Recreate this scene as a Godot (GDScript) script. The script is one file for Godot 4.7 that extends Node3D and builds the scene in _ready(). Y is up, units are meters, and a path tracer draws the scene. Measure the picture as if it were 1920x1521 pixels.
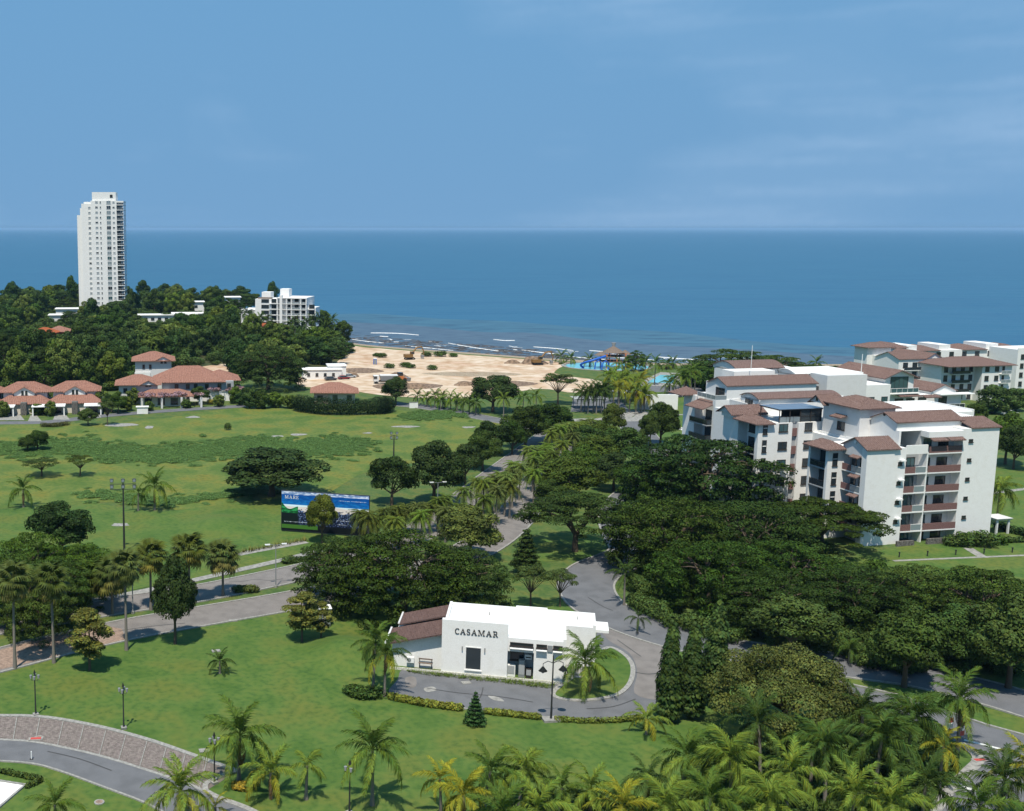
extends Node3D

# ---------------------------------------------------------------- camera model (a pixel gives a direction; distance comes from the ground it touches)
const FOC := 2147.0
const PCX := 500.0
const PCY := 760.0
const EYE := 54.0
const TILT := 0.153419
var M := {}
var used := {}
var rng := RandomNumberGenerator.new()

func ray(px: float, py: float) -> Vector3:
	var a := (px - PCX) / FOC
	var b := -(py - PCY) / FOC
	return Vector3(a, b * cos(TILT) - sin(TILT), -(cos(TILT) + b * sin(TILT)))

func P(px: float, py: float, h := 0.0) -> Vector3:
	var r := ray(px, py)
	var t := (h - EYE) / r.y
	return Vector3(r.x * t, h, r.z * t)

func top_at(g: Vector3, py: float) -> float:
	var r := ray(PCX, py)
	return EYE + r.y / r.z * g.z

func px_size(g: Vector3, n: float) -> float:
	return n * (-g.z * cos(TILT) + (EYE - g.y) * sin(TILT)) / FOC

func lin(r: float, g: float, b: float) -> Color:
	return Color(r, g, b).linear_to_srgb()

# ---------------------------------------------------------------- naming
func numbered(called: String) -> String:
	if not used.has(called):
		used[called] = 0
		return called
	used[called] += 1
	return "%s_%03d" % [called, used[called]]

func thing(called: String, label: String, category: String, at := Vector3.ZERO, turn := 0.0, group := "") -> Node3D:
	var o := Node3D.new()
	o.name = numbered(called)
	add_child(o)
	o.position = at
	o.rotation.y = turn
	tag(o, label, category, group)
	return o

func tag(o: Node, label: String, category: String, group := "", kind := "") -> Node:
	if label: o.set_meta("label", label)
	if category: o.set_meta("category", category)
	if group: o.set_meta("group", group)
	if kind: o.set_meta("kind", kind)
	return o

func part(called: String, mesh: Mesh, m: Material, parent: Node3D, at := Transform3D.IDENTITY) -> MeshInstance3D:
	var o := MeshInstance3D.new()
	o.name = called if parent != self else numbered(called)
	o.mesh = mesh
	o.material_override = m
	o.transform = at
	parent.add_child(o, true)
	return o

func struct(called: String, mesh: Mesh, m: Material, at := Transform3D.IDENTITY) -> MeshInstance3D:
	var o := part(called, mesh, m, self, at)
	o.set_meta("kind", "structure")
	return o

# ---------------------------------------------------------------- mesh building
class MB:
	var v := PackedVector3Array()
	var n := PackedVector3Array()
	var c := PackedColorArray()
	var uv := PackedVector2Array()
	var col := Color.WHITE
	func tri(a: Vector3, b: Vector3, d: Vector3, out := Vector3.ZERO) -> void:
		var q := (d - a).cross(b - a)
		if out != Vector3.ZERO and q.dot(out) < 0:
			var t := b
			b = d
			d = t
			q = -q
		q = q.normalized()
		v.append_array([a, b, d])
		n.append_array([q, q, q])
		c.append_array([col, col, col])
		uv.append_array([Vector2.ZERO, Vector2.ZERO, Vector2.ZERO])
	func quad(a: Vector3, b: Vector3, d: Vector3, e: Vector3, out := Vector3.ZERO) -> void:
		tri(a, b, d, out)
		tri(a, d, e, out)
	func quad_uv(a: Vector3, b: Vector3, d: Vector3, e: Vector3) -> void:
		quad(a, b, d, e)
		var k := uv.size() - 6
		uv[k] = Vector2(0, 1); uv[k + 1] = Vector2(0, 0); uv[k + 2] = Vector2(1, 0)
		uv[k + 3] = Vector2(0, 1); uv[k + 4] = Vector2(1, 0); uv[k + 5] = Vector2(1, 1)
	func box(lo: Vector3, hi: Vector3) -> MB:
		hexa([Vector3(lo.x, lo.y, lo.z), Vector3(hi.x, lo.y, lo.z), Vector3(hi.x, lo.y, hi.z), Vector3(lo.x, lo.y, hi.z), Vector3(lo.x, hi.y, lo.z), Vector3(hi.x, hi.y, lo.z), Vector3(hi.x, hi.y, hi.z), Vector3(lo.x, hi.y, hi.z)])
		return self
	func hexa(p: Array) -> void:
		var m := Vector3.ZERO
		for q in p: m += q / 8.0
		for f in [[0, 1, 2, 3], [4, 5, 6, 7], [0, 1, 5, 4], [1, 2, 6, 5], [2, 3, 7, 6], [3, 0, 4, 7]]:
			var k: Vector3 = (p[f[0]] + p[f[1]] + p[f[2]] + p[f[3]]) / 4.0 - m
			quad(p[f[0]], p[f[1]], p[f[2]], p[f[3]], k)
	func hexa_box(lo: Vector3, hi: Vector3) -> MB:
		var k := (hi - lo) * 0.07
		hexa([Vector3(lo.x + k.x, lo.y, lo.z + k.z), Vector3(hi.x - k.x, lo.y, lo.z + k.z), Vector3(hi.x - k.x, lo.y, hi.z - k.z), Vector3(lo.x + k.x, lo.y, hi.z - k.z), Vector3(lo.x, hi.y, lo.z), Vector3(hi.x, hi.y, lo.z), Vector3(hi.x, hi.y, hi.z), Vector3(lo.x, hi.y, hi.z)])
		return self
	func bar(a: Vector3, b: Vector3, w: float, h := 0.0) -> MB:
		if h == 0.0: h = w
		var d := (b - a).normalized()
		var s := d.cross(Vector3.UP)
		s = (Vector3.RIGHT if s.length() < 0.01 else s.normalized()) * w * 0.5
		var u := s.cross(d).normalized() * h * 0.5
		hexa([a - s - u, b - s - u, b + s - u, a + s - u, a - s + u, b - s + u, b + s + u, a + s + u])
		return self
	func tube(pts: Array, rad: Array, sides := 7, cap := true) -> MB:
		var rings := []
		for i in pts.size():
			var d: Vector3 = (pts[mini(i + 1, pts.size() - 1)] - pts[maxi(i - 1, 0)]).normalized()
			var s := d.cross(Vector3(0.31, 0.2, 0.93)).normalized()
			var u := s.cross(d).normalized()
			var ring := []
			for k in sides:
				var a := TAU * k / sides
				ring.append([pts[i] + (s * cos(a) + u * sin(a)) * rad[i], s * cos(a) + u * sin(a)])
			rings.append(ring)
		for i in pts.size() - 1:
			for k in sides:
				var j := (k + 1) % sides
				var q := [rings[i][k], rings[i][j], rings[i + 1][j], rings[i + 1][k]]
				var at := v.size()
				quad(q[0][0], q[1][0], q[2][0], q[3][0], q[0][1] + q[1][1])
				for t in range(at, v.size()):
					for w in q:
						if v[t] == w[0]: n[t] = w[1]
		if cap:
			for e in [0, pts.size() - 1]:
				for k in sides:
					tri(pts[e], rings[e][k][0], rings[e][(k + 1) % sides][0], (pts[e] - pts[1 if e == 0 else e - 1]))
		return self
	func cyl(a: Vector3, b: Vector3, r: float, r2 := -1.0, sides := 10) -> MB:
		return tube([a, b], [r, r if r2 < 0 else r2], sides)
	func poly(pts: PackedVector2Array, y: float) -> MB:
		var idx := Geometry2D.triangulate_polygon(pts)
		for i in range(0, idx.size(), 3):
			var t := []
			for k in 3: t.append(Vector3(pts[idx[i + k]].x, y, pts[idx[i + k]].y))
			tri(t[0], t[1], t[2], Vector3.UP)
		return self
	func mesh() -> ArrayMesh:
		var a := []
		a.resize(Mesh.ARRAY_MAX)
		a[Mesh.ARRAY_VERTEX] = v
		a[Mesh.ARRAY_NORMAL] = n
		a[Mesh.ARRAY_COLOR] = c
		a[Mesh.ARRAY_TEX_UV] = uv
		var m := ArrayMesh.new()
		m.add_surface_from_arrays(Mesh.PRIMITIVE_TRIANGLES, a)
		return m

var box_cache := {}
func box_mesh(size: Vector3) -> ArrayMesh:   # a box standing on its base centre
	var key := "%.3f %.3f %.3f" % [size.x, size.y, size.z]
	if not box_cache.has(key):
		box_cache[key] = MB.new().box(Vector3(-size.x / 2, 0, -size.z / 2), Vector3(size.x / 2, size.y, size.z / 2)).mesh()
	return box_cache[key]

func bx(called: String, lo: Vector3, hi: Vector3, m: Material, parent: Node3D) -> MeshInstance3D:
	var size := hi - lo
	return part(called, box_mesh(size), m, parent, Transform3D(Basis(), Vector3((lo.x + hi.x) / 2, lo.y, (lo.z + hi.z) / 2)))

# ---------------------------------------------------------------- ground lines
func ground(list: Array, y := 0.0) -> PackedVector2Array:
	var out := PackedVector2Array()
	for q in list:
		var g := P(q[0], q[1], y)
		out.append(Vector2(g.x, g.z))
	return out

func smooth(p: PackedVector2Array, closed := false, steps := 6) -> PackedVector2Array:
	var out := PackedVector2Array()
	var n := p.size()
	for i in (n if closed else n - 1):
		var a := p[(i - 1 + n) % n] if closed else p[maxi(i - 1, 0)]
		var b := p[i]
		var c := p[(i + 1) % n]
		var d := p[(i + 2) % n] if closed else p[mini(i + 2, n - 1)]
		for k in steps:
			out.append(b.cubic_interpolate(c, a, d, float(k) / steps))
	if not closed: out.append(p[n - 1])
	return out

func ribbon(p: PackedVector2Array, half: float, y: float, drop := 0.0) -> ArrayMesh:   # a strip along a line; with drop it has sides of that height
	var m := MB.new()
	var l := PackedVector2Array()
	var r := PackedVector2Array()
	for i in p.size():
		var d := (p[mini(i + 1, p.size() - 1)] - p[maxi(i - 1, 0)]).normalized()
		var s := Vector2(-d.y, d.x) * half
		l.append(p[i] + s)
		r.append(p[i] - s)
	for i in p.size() - 1:
		var a := Vector3(l[i].x, y, l[i].y)
		var b := Vector3(l[i + 1].x, y, l[i + 1].y)
		var c := Vector3(r[i + 1].x, y, r[i + 1].y)
		var d := Vector3(r[i].x, y, r[i].y)
		m.quad(a, b, c, d, Vector3.UP)
		if drop > 0:
			var k := Vector3(0, -drop, 0)
			m.quad(a, b, b + k, a + k, a - d)
			m.quad(d, c, c + k, d + k, d - a)
	if drop > 0:
		for e in [0, p.size() - 1]:
			var a := Vector3(l[e].x, y, l[e].y)
			var d := Vector3(r[e].x, y, r[e].y)
			var k := Vector3(0, -drop, 0)
			m.quad(a, d, d + k, a + k)
	return m.mesh()

func join2(a: PackedVector2Array, b: PackedVector2Array) -> PackedVector2Array:
	var out := a.duplicate()
	var r := b.duplicate()
	r.reverse()
	out.append_array(r)
	return out

func sheet(called: String, p: PackedVector2Array, y: float, m: Material) -> MeshInstance3D:
	return struct(called, MB.new().poly(p, y).mesh(), m)

# ---------------------------------------------------------------- materials
func noise_tex(seed_: int, freq: float, ramp: Array, octaves := 4, size := 512, cell := false) -> NoiseTexture2D:
	var f := FastNoiseLite.new()
	f.seed = seed_
	f.frequency = freq
	f.fractal_octaves = octaves
	f.noise_type = FastNoiseLite.TYPE_CELLULAR if cell else FastNoiseLite.TYPE_SIMPLEX_SMOOTH
	var t := NoiseTexture2D.new()
	t.width = size
	t.height = size
	t.seamless = true
	t.seamless_blend_skirt = 0.3
	t.noise = f
	if ramp:
		var g := Gradient.new()
		g.offsets = PackedFloat32Array(ramp.map(func(r): return r[0]))
		g.colors = PackedColorArray(ramp.map(func(r): return r[1]))
		t.color_ramp = g
	return t

func mat(name_: String, c: Color, rough := 0.8) -> StandardMaterial3D:
	var m := StandardMaterial3D.new()
	m.resource_name = name_
	m.albedo_color = c
	m.roughness = rough
	m.metallic_specular = 0.35
	M[name_] = m
	return m

func grained(name_: String, c: Color, fine: Texture2D, fine_m: float, coarse: Texture2D = null, coarse_m := 1.0, rough := 0.85) -> StandardMaterial3D:
	var m := mat(name_, c, rough)
	m.albedo_texture = fine
	m.uv1_triplanar = true
	m.uv1_world_triplanar = true
	m.uv1_scale = Vector3.ONE / fine_m
	if coarse:
		m.detail_enabled = true
		m.detail_blend_mode = BaseMaterial3D.BLEND_MODE_MUL
		m.detail_albedo = coarse
		m.detail_uv_layer = BaseMaterial3D.DETAIL_UV_2
		m.uv2_triplanar = true
		m.uv2_world_triplanar = true
		m.uv2_scale = Vector3.ONE / coarse_m
	return m

func leaf_mat(name_: String, c: Color, back := 0.35) -> StandardMaterial3D:
	var m := mat(name_, c, 0.6)
	m.vertex_color_use_as_albedo = true
	m.cull_mode = BaseMaterial3D.CULL_DISABLED
	m.backlight_enabled = true
	m.backlight = Color(back, back, back * 0.6)
	m.metallic_specular = 0.2
	return m

func grey(v: float) -> Color:
	return Color(v, v, v)

func make_materials() -> void:
	var soft := noise_tex(3, 0.02, [[0.0, grey(0.72)], [0.5, grey(0.88)], [1.0, grey(1.0)]], 4)
	var fine := noise_tex(5, 0.09, [[0.0, grey(0.62)], [0.5, grey(0.85)], [1.0, grey(1.0)]], 3)
	var patch := noise_tex(8, 0.012, [[0.15, Color(0.76, 0.86, 0.72)], [0.45, Color(0.9, 0.94, 0.84)], [0.62, Color(0.97, 0.94, 0.84)], [0.85, Color(1.0, 0.93, 0.82)]], 6)
	var dry := noise_tex(11, 0.014, [[0.2, Color(0.74, 0.86, 0.72)], [0.5, Color(0.9, 0.94, 0.84)], [0.68, Color(0.98, 0.95, 0.82)], [0.9, Color(1.0, 0.92, 0.76)]], 6)
	var streak := noise_tex(14, 0.01, [[0.2, grey(0.9)], [0.6, grey(0.97)], [1.0, grey(1.0)]], 5)
	var turf := noise_tex(6, 0.022, [[0.1, Color(0.74, 0.81, 0.72)], [0.42, Color(0.88, 0.91, 0.83)], [0.62, Color(0.95, 0.94, 0.86)], [0.9, Color(1.0, 0.96, 0.88)]], 8, 1024)
	grained("lawn", lin(0.112, 0.17, 0.05), turf, 27.0, patch, 61.0)
	grained("meadow", lin(0.158, 0.19, 0.058), turf, 31.0, dry, 83.0)
	grained("meadow_dark", lin(0.088, 0.15, 0.045), turf, 23.0, patch, 37.0)
	grained("verge", lin(0.115, 0.155, 0.06), turf, 19.0, dry, 33.0)
	grained("underwood", lin(0.09, 0.1, 0.045), fine, 5.0, patch, 35.0)
	grained("asphalt", lin(0.2, 0.205, 0.22), fine, 1.3, streak, 17.0)
	grained("avenue", lin(0.285, 0.262, 0.248), fine, 1.7, streak, 14.0)
	grained("tar", lin(0.09, 0.09, 0.095), fine, 1.1)
	grained("concrete", lin(0.5, 0.49, 0.46), fine, 2.0, soft, 9.0)
	grained("kerb", lin(0.52, 0.51, 0.48), fine, 0.9, soft, 5.0)
	grained("joint", lin(0.2, 0.17, 0.15), fine, 0.9)
	var sandc := noise_tex(21, 0.016, [[0.2, Color(0.93, 0.86, 0.8)], [0.45, Color(0.97, 0.94, 0.9)], [0.6, Color(1.0, 0.99, 0.97)], [0.9, Color(0.95, 0.89, 0.83)]], 5)
	grained("sand", lin(0.6, 0.52, 0.455), noise_tex(22, 0.015, [[0.15, Color(0.84, 0.78, 0.7)], [0.5, Color(0.94, 0.92, 0.88)], [0.85, grey(1.0)]], 7, 1024), 90.0, sandc, 210.0)
	grained("beach", lin(0.42, 0.36, 0.28), soft, 9.0, sandc, 40.0)
	var rockc := noise_tex(24, 0.03, [[0.2, grey(0.5)], [0.5, grey(0.8)], [0.9, grey(1.0)]], 5)
	grained("rock", lin(0.22, 0.2, 0.195), rockc, 12.0, rockc, 61.0, 0.7)
	grained("soil", lin(0.42, 0.29, 0.2), soft, 5.0, rockc, 22.0)
	# water
	var sea := mat("sea", lin(0.03, 0.109, 0.193), 0.38)
	sea.metallic_specular = 0.16
	sea.albedo_texture = noise_tex(31, 0.012, [[0.2, Color(0.95, 0.965, 0.98)], [0.6, Color(1, 1, 1)], [0.9, Color(0.97, 0.99, 0.99)]], 4)
	sea.uv1_triplanar = true
	sea.uv1_world_triplanar = true
	sea.uv1_scale = Vector3(1 / 1700.0, 1, 1 / 500.0)
	var wave := noise_tex(33, 0.03, [], 4)
	wave.as_normal_map = true
	wave.bump_strength = 3.0
	sea.normal_enabled = true
	sea.normal_texture = wave
	sea.normal_scale = 0.3
	var sh := mat("shallow", lin(0.048, 0.122, 0.175), 0.35)
	sh.metallic_specular = 0.18
	sh.albedo_texture = noise_tex(35, 0.016, [[0.2, Color(0.8, 0.8, 0.84)], [0.5, Color(0.95, 0.95, 0.97)], [0.8, Color(1, 1, 1)]], 5)
	sh.uv1_triplanar = true
	sh.uv1_world_triplanar = true
	sh.uv1_scale = Vector3(1 / 260.0, 1, 1 / 90.0)
	var sf := mat("surf", lin(0.075, 0.115, 0.155), 0.35)
	sf.metallic_specular = 0.18
	sf.albedo_texture = sh.albedo_texture
	sf.uv1_triplanar = true
	sf.uv1_world_triplanar = true
	sf.uv1_scale = Vector3(1 / 120.0, 1, 1 / 40.0)
	var foam := grained("foam", lin(0.85, 0.87, 0.88), soft, 6.0)
	foam.roughness = 0.9
	var pool := mat("pool", lin(0.16, 0.5, 0.58), 0.1)
	pool.metallic_specular = 0.5
	# buildings
	var stain := noise_tex(41, 0.02, [[0.1, Color(0.965, 0.96, 0.95)], [0.45, grey(0.985)], [1.0, grey(1.0)]], 5)
	grained("white", lin(0.8, 0.8, 0.79), soft_white(), 3.0, stain, 13.0, 0.75)
	grained("plinth", lin(0.7, 0.69, 0.65), noise_tex(47, 0.04, [[0.2, Color(0.6, 0.6, 0.52)], [0.45, Color(0.88, 0.88, 0.84)], [0.7, grey(1.0)]], 5), 4.0, stain, 13.0)
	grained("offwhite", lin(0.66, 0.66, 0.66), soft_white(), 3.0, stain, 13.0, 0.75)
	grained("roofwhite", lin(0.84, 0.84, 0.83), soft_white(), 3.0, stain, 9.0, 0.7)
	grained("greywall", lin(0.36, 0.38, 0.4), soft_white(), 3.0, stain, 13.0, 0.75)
	grained("cream", lin(0.68, 0.63, 0.55), soft_white(), 3.0, stain, 13.0, 0.75)
	grained("pinkwall", lin(0.6, 0.42, 0.38), soft_white(), 3.0, stain, 13.0, 0.75)
	grained("redwall", lin(0.5, 0.1, 0.06), soft_white(), 3.0, stain, 13.0, 0.75)
	grained("stone", lin(0.3, 0.28, 0.26), fine, 1.4, rockc, 7.0)
	var tilec := noise_tex(45, 0.05, [[0.15, Color(0.6, 0.56, 0.57)], [0.45, Color(0.84, 0.8, 0.78)], [0.8, grey(1.0)]], 6)
	grained("tile_red", lin(0.52, 0.285, 0.22), fine, 1.6, tilec, 12.0)
	grained("tile_orange", lin(0.6, 0.18, 0.07), fine, 1.6, tilec, 12.0)
	grained("tile_brown", lin(0.3, 0.21, 0.19), fine, 1.5, tilec, 9.0)
	grained("tile_dark", lin(0.2, 0.135, 0.125), fine, 1.5, tilec, 6.0)
	grained("balcony_red", lin(0.36, 0.215, 0.205), fine, 1.1, tilec, 4.0)
	var gl := mat("glass", lin(0.022, 0.03, 0.036), 0.06)
	gl.metallic_specular = 0.6
	var gb := mat("glass_teal", lin(0.04, 0.085, 0.095), 0.08)
	gb.metallic_specular = 0.6
	var gp := mat("glass_pale", lin(0.2, 0.24, 0.26), 0.12)
	gp.metallic_specular = 0.6
	mat("dark", lin(0.02, 0.02, 0.022), 0.5)
	mat("frame", lin(0.035, 0.03, 0.028), 0.45)
	mat("darkmetal", lin(0.03, 0.032, 0.035), 0.4)
	mat("steel", lin(0.22, 0.23, 0.24), 0.4)
	mat("lamp_white", lin(0.75, 0.75, 0.74), 0.4)
	mat("tyre", lin(0.02, 0.02, 0.02), 0.8)
	mat("blue", lin(0.02, 0.1, 0.45), 0.4)
	mat("orange", lin(0.6, 0.2, 0.06), 0.5)
	mat("paint_yellow", lin(0.2, 0.115, 0.04), 0.5)
	mat("redpaint", lin(0.45, 0.07, 0.06), 0.6)
	mat("road_white", lin(0.62, 0.62, 0.6), 0.7)
	mat("solar", lin(0.12, 0.16, 0.22), 0.15)
	grained("thatch", lin(0.31, 0.24, 0.195), fine, 0.8, soft, 4.0)
	grained("bark", lin(0.14, 0.105, 0.075), fine, 0.8)
	grained("palm_bark", lin(0.26, 0.235, 0.205), fine, 0.6)
	grained("paver_a", lin(0.4, 0.34, 0.31), fine, 0.9, soft, 6.0)
	grained("brick_pave", lin(0.5, 0.36, 0.28), fine, 0.8, soft, 6.0)
	# foliage (vertex colours carry the leaf to leaf variation)
	leaf_mat("leaf", Color.WHITE)
	leaf_mat("petal", Color.WHITE)
	leaf_mat("leaf_warm", lin(0.94, 0.92, 0.6))
	leaf_mat("leaf_cool", lin(0.72, 0.86, 0.8))
	leaf_mat("leaf_fresh", lin(0.86, 1.0, 0.6))
	leaf_mat("leaf_deep", lin(0.76, 0.82, 0.68))

func soft_white() -> Texture2D:
	if not M.has("_sw"): M["_sw"] = noise_tex(43, 0.05, [[0.0, grey(0.93)], [1.0, grey(1.0)]], 3, 256)
	return M["_sw"]

# ---------------------------------------------------------------- plants
var tint := {}

func leaf_color(kind: Color, spread := 0.25) -> Color:
	var k := 1.0 + rng.randf_range(-spread, spread) * 1.4
	var y := rng.randf_range(-spread, spread) * 0.6
	return Color(kind.r * k * (1.12 + y), kind.g * k, kind.b * k * (0.85 - y))

func rand_dir() -> Vector3:
	var z := rng.randf_range(-1, 1)
	var a := rng.randf() * TAU
	var r := sqrt(1 - z * z)
	return Vector3(r * cos(a), z, r * sin(a))

# leaf sprays spread through a set of ellipsoids [centre, radii]
func foliage(blobs: Array, count: int, size: float, kind: Color, low := -0.5, depth := 0.45, flat := 0.0, spread := 0.25, droop := 0.0) -> ArrayMesh:
	var v := PackedVector3Array()
	var n := PackedVector3Array()
	var c := PackedColorArray()
	v.resize(count * 6); n.resize(count * 6); c.resize(count * 6)
	var area := []
	var total := 0.0
	for b in blobs:
		var r: Vector3 = b[1]
		total += pow(r.x * r.z, 0.8) + pow(r.x * r.y, 0.8)
		area.append(total)
	var shade := []
	for b in blobs: shade.append(rng.randf_range(0.72, 1.34))
	for i in count:
		var pick := rng.randf() * total
		var k := 0
		while area[k] < pick: k += 1
		var ctr: Vector3 = blobs[k][0]
		var r: Vector3 = blobs[k][1]
		var d := rand_dir()
		if d.y < low: d.y = -d.y
		var t := rng.randf()
		var p := ctr + d * r * (1.0 - t * t * depth) * rng.randf_range(0.94, 1.1)
		var out := Vector3(d.x / r.x, d.y / r.y, d.z / r.z).normalized()
		var nn := (out + rand_dir() * 0.75 + Vector3(0, flat, 0)).normalized()
		var s := nn.cross(rand_dir()).normalized()
		var u := nn.cross(s)
		if droop > 0.0:
			u = (Vector3(0, -1, 0) * droop + out * 0.5 + rand_dir() * 0.3).normalized()
			s = u.cross(out).normalized()
			nn = s.cross(u).normalized()
			if nn.dot(out) < 0: nn = -nn
		var l := size * rng.randf_range(0.6, 1.45)
		var w := l * rng.randf_range(0.35, 0.75)
		var a := p - u * l * 0.5
		var b := p + s * w * 0.5 + nn * l * 0.08
		var e := p + u * l * 0.5
		var f := p - s * w * 0.5 + nn * l * 0.08
		var g := (e - a).cross(b - a)
		if g.dot(nn) < 0:
			var h := b
			b = f
			f = h
		var sm := (out * 0.6 + nn).normalized()
		var col := leaf_color(kind, spread)
		col = Color(col.r * shade[k], col.g * shade[k], col.b * shade[k])
		var j := i * 6
		v[j] = a; v[j + 1] = b; v[j + 2] = e; v[j + 3] = a; v[j + 4] = e; v[j + 5] = f
		for q in 6:
			n[j + q] = sm
			c[j + q] = col
	var arr := []
	arr.resize(Mesh.ARRAY_MAX)
	arr[Mesh.ARRAY_VERTEX] = v
	arr[Mesh.ARRAY_NORMAL] = n
	arr[Mesh.ARRAY_COLOR] = c
	var m := ArrayMesh.new()
	m.add_surface_from_arrays(Mesh.PRIMITIVE_TRIANGLES, arr)
	return m

func limbs(m: MB, from: Vector3, tips: Array, r: float) -> void:
	for t in tips:
		var mid: Vector3 = from.lerp(t, 0.5) + Vector3(0, from.distance_to(t) * 0.08, 0) + rand_dir() * 0.3
		m.tube([from, mid, t], [r, r * 0.6, r * 0.2], 5, false)

var protos := {}   # kind -> Array of {crown, trunk, w, h}

func proto(kind: String, crown: ArrayMesh, trunk: ArrayMesh, w: float, h: float) -> void:
	if not protos.has(kind): protos[kind] = []
	protos[kind].append({"crown": crown, "trunk": trunk, "w": w, "h": h})

func make_protos() -> void:
	rng.seed = 77
	# round broadleaf crowns (w 9 m, h 9 m); those of the wood are leafy down to the ground
	for spec in [["round_dark", Color(0.028, 0.052, 0.017), 4], ["round_mid", Color(0.05, 0.086, 0.024), 3], ["round_light", Color(0.076, 0.108, 0.03), 2], ["forest", Color(0.042, 0.08, 0.024), 5], ["forest_pale", Color(0.082, 0.126, 0.032), 3]]:
		for k in spec[2]:
			var far: bool = spec[0].begins_with("forest")
			var mid := 4.3 if far else 5.0
			var tall := 3.6 if far else 3.0
			var blobs := [[Vector3(0, mid, 0), Vector3(3.2, tall * 0.9, 3.2)]]
			var tips := []
			for i in 30:
				var d := rand_dir()
				if not far: d.y = absf(d.y) * 1.3 - 0.5
				var q := Vector3(0, mid, 0) + d.normalized() * Vector3(3.0, tall, 3.0) * rng.randf_range(0.85, 1.12)
				var s := rng.randf_range(0.8, 1.6)
				blobs.append([q, Vector3(s, s * 0.8, s)])
				if i % 5 == 0: tips.append(q)
			var tr := MB.new()
			tr.tube([Vector3(0, -0.3, 0), Vector3(0.08, 1.2, 0.05), Vector3(0, 3.2, 0)], [0.36, 0.26, 0.2], 7)
			limbs(tr, Vector3(0.03, 2.2, 0.02), tips, 0.17)
			proto(spec[0], foliage(blobs, 9000 if far else 17000, 0.5 if far else 0.33, spec[1], -0.8 if far else -0.55, 0.45), tr.mesh(), 9.0, 8.9)
	# umbrella shaped rain trees (w 20 m, h 10 m)
	for spec in [["umbrella", Color(0.029, 0.054, 0.014), 3], ["umbrella_full", Color(0.031, 0.059, 0.015), 4], ["umbrella_light", Color(0.052, 0.09, 0.021), 2]]:
		for k in spec[2]:
			var blobs := []
			var tips := []
			for i in 58:
				var a := i * 2.39996 + rng.randf() * 0.5
				var rr := sqrt((i + 0.6) / 58.0) * 8.9
				var y := 9.1 - rr * rr * 0.042 + rng.randf_range(-1.2, 0.5)
				var s := rng.randf_range(0.9, 1.9)
				var q := Vector3(cos(a) * rr, y, sin(a) * rr)
				blobs.append([q, Vector3(s, s * 0.34, s)])
				if i % 2 == 0: tips.append(q - Vector3(0, 0.3, 0))
				if spec[0] != "umbrella" and rr > 4.5:
					for dy in [1.6, 3.2, 4.6]:
						blobs.append([q * Vector3(0.93, 1, 0.93) + Vector3(rng.randf_range(-1, 1), -dy, rng.randf_range(-1, 1)), Vector3(s * 0.8, s * 0.4, s * 0.8)])
				if i % 3 == 0:
					blobs.append([q + Vector3(rng.randf_range(-1, 1), -1.5, rng.randf_range(-1, 1)), Vector3(s * 0.8, s * 0.28, s * 0.8)])
			var tr := MB.new()
			tr.tube([Vector3(0, -0.3, 0), Vector3(0.15, 1.4, 0.1), Vector3(0.1, 3.0, 0)], [0.62, 0.46, 0.42], 8)
			var forks := []
			for i in 5:
				var a := TAU * i / 5.0 + rng.randf()
				var q := Vector3(cos(a) * 2.6, 5.4 + rng.randf(), sin(a) * 2.6)
				tr.tube([Vector3(0.1, 2.7, 0), Vector3(cos(a) * 0.9, 4.0, sin(a) * 0.9), q], [0.32, 0.26, 0.2], 6, false)
				forks.append(q)
			for t in tips:
				var best: Vector3 = forks[0]
				for q in forks:
					if q.distance_to(t) < best.distance_to(t): best = q
				limbs(tr, best, [t], 0.14)
			proto(spec[0], foliage(blobs, 30000 if spec[0] == "umbrella" else 38000, 0.31, spec[1], -0.35, 0.35, 0.45, 0.3), tr.mesh(), 20.0, 9.9)
	# layered, pale tops (w 5 m, h 7 m)
	for k in 3:
		var blobs := []
		var tips := []
		for i in 18:
			var y := 2.0 + 4.6 * (i / 17.0)
			var rr := (1.7 - absf(y - 4.4) * 0.42) * rng.randf_range(0.5, 1.15)
			var a := i * 2.4 + rng.randf()
			var q := Vector3(cos(a) * rr, y, sin(a) * rr)
			blobs.append([q, Vector3(rng.randf_range(0.7, 1.15), 0.42, rng.randf_range(0.7, 1.15))])
			if i % 2 == 0: tips.append(q)
		var tr := MB.new()
		tr.tube([Vector3(0, -0.2, 0), Vector3(0, 2.5, 0), Vector3(0.1, 5.5, 0)], [0.16, 0.12, 0.05], 6)
		limbs(tr, Vector3(0, 2.3, 0), tips, 0.06)
		proto("layered", foliage(blobs, 7000, 0.25, Color(0.1, 0.118, 0.03), -0.3, 0.5, 0.6, 0.35), tr.mesh(), 4.9, 7.0)
	# spreading tree, olive yellow (w 16, h 8)
	var ob := []
	for i in 40:
		var a := i * 2.39996
		var rr := sqrt((i + 0.5) / 40.0) * 6.8
		var s := rng.randf_range(1.1, 2.0)
		ob.append([Vector3(cos(a) * rr, 6.6 - rr * rr * 0.06 + rng.randf_range(-1.3, 0.9), sin(a) * rr), Vector3(s, s * rng.randf_range(0.4, 0.8), s)])
	var otr := MB.new()
	otr.tube([Vector3(0, -0.3, 0), Vector3(0, 3, 0)], [0.4, 0.3], 7)
	limbs(otr, Vector3(0, 2.6, 0), ob.slice(0, 40, 4).map(func(b): return b[0]), 0.18)
	proto("olive", foliage(ob, 34000, 0.24, Color(0.07, 0.094, 0.028), -0.4, 0.4, 0.4, 0.3), otr.mesh(), 16.0, 7.6)
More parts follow.
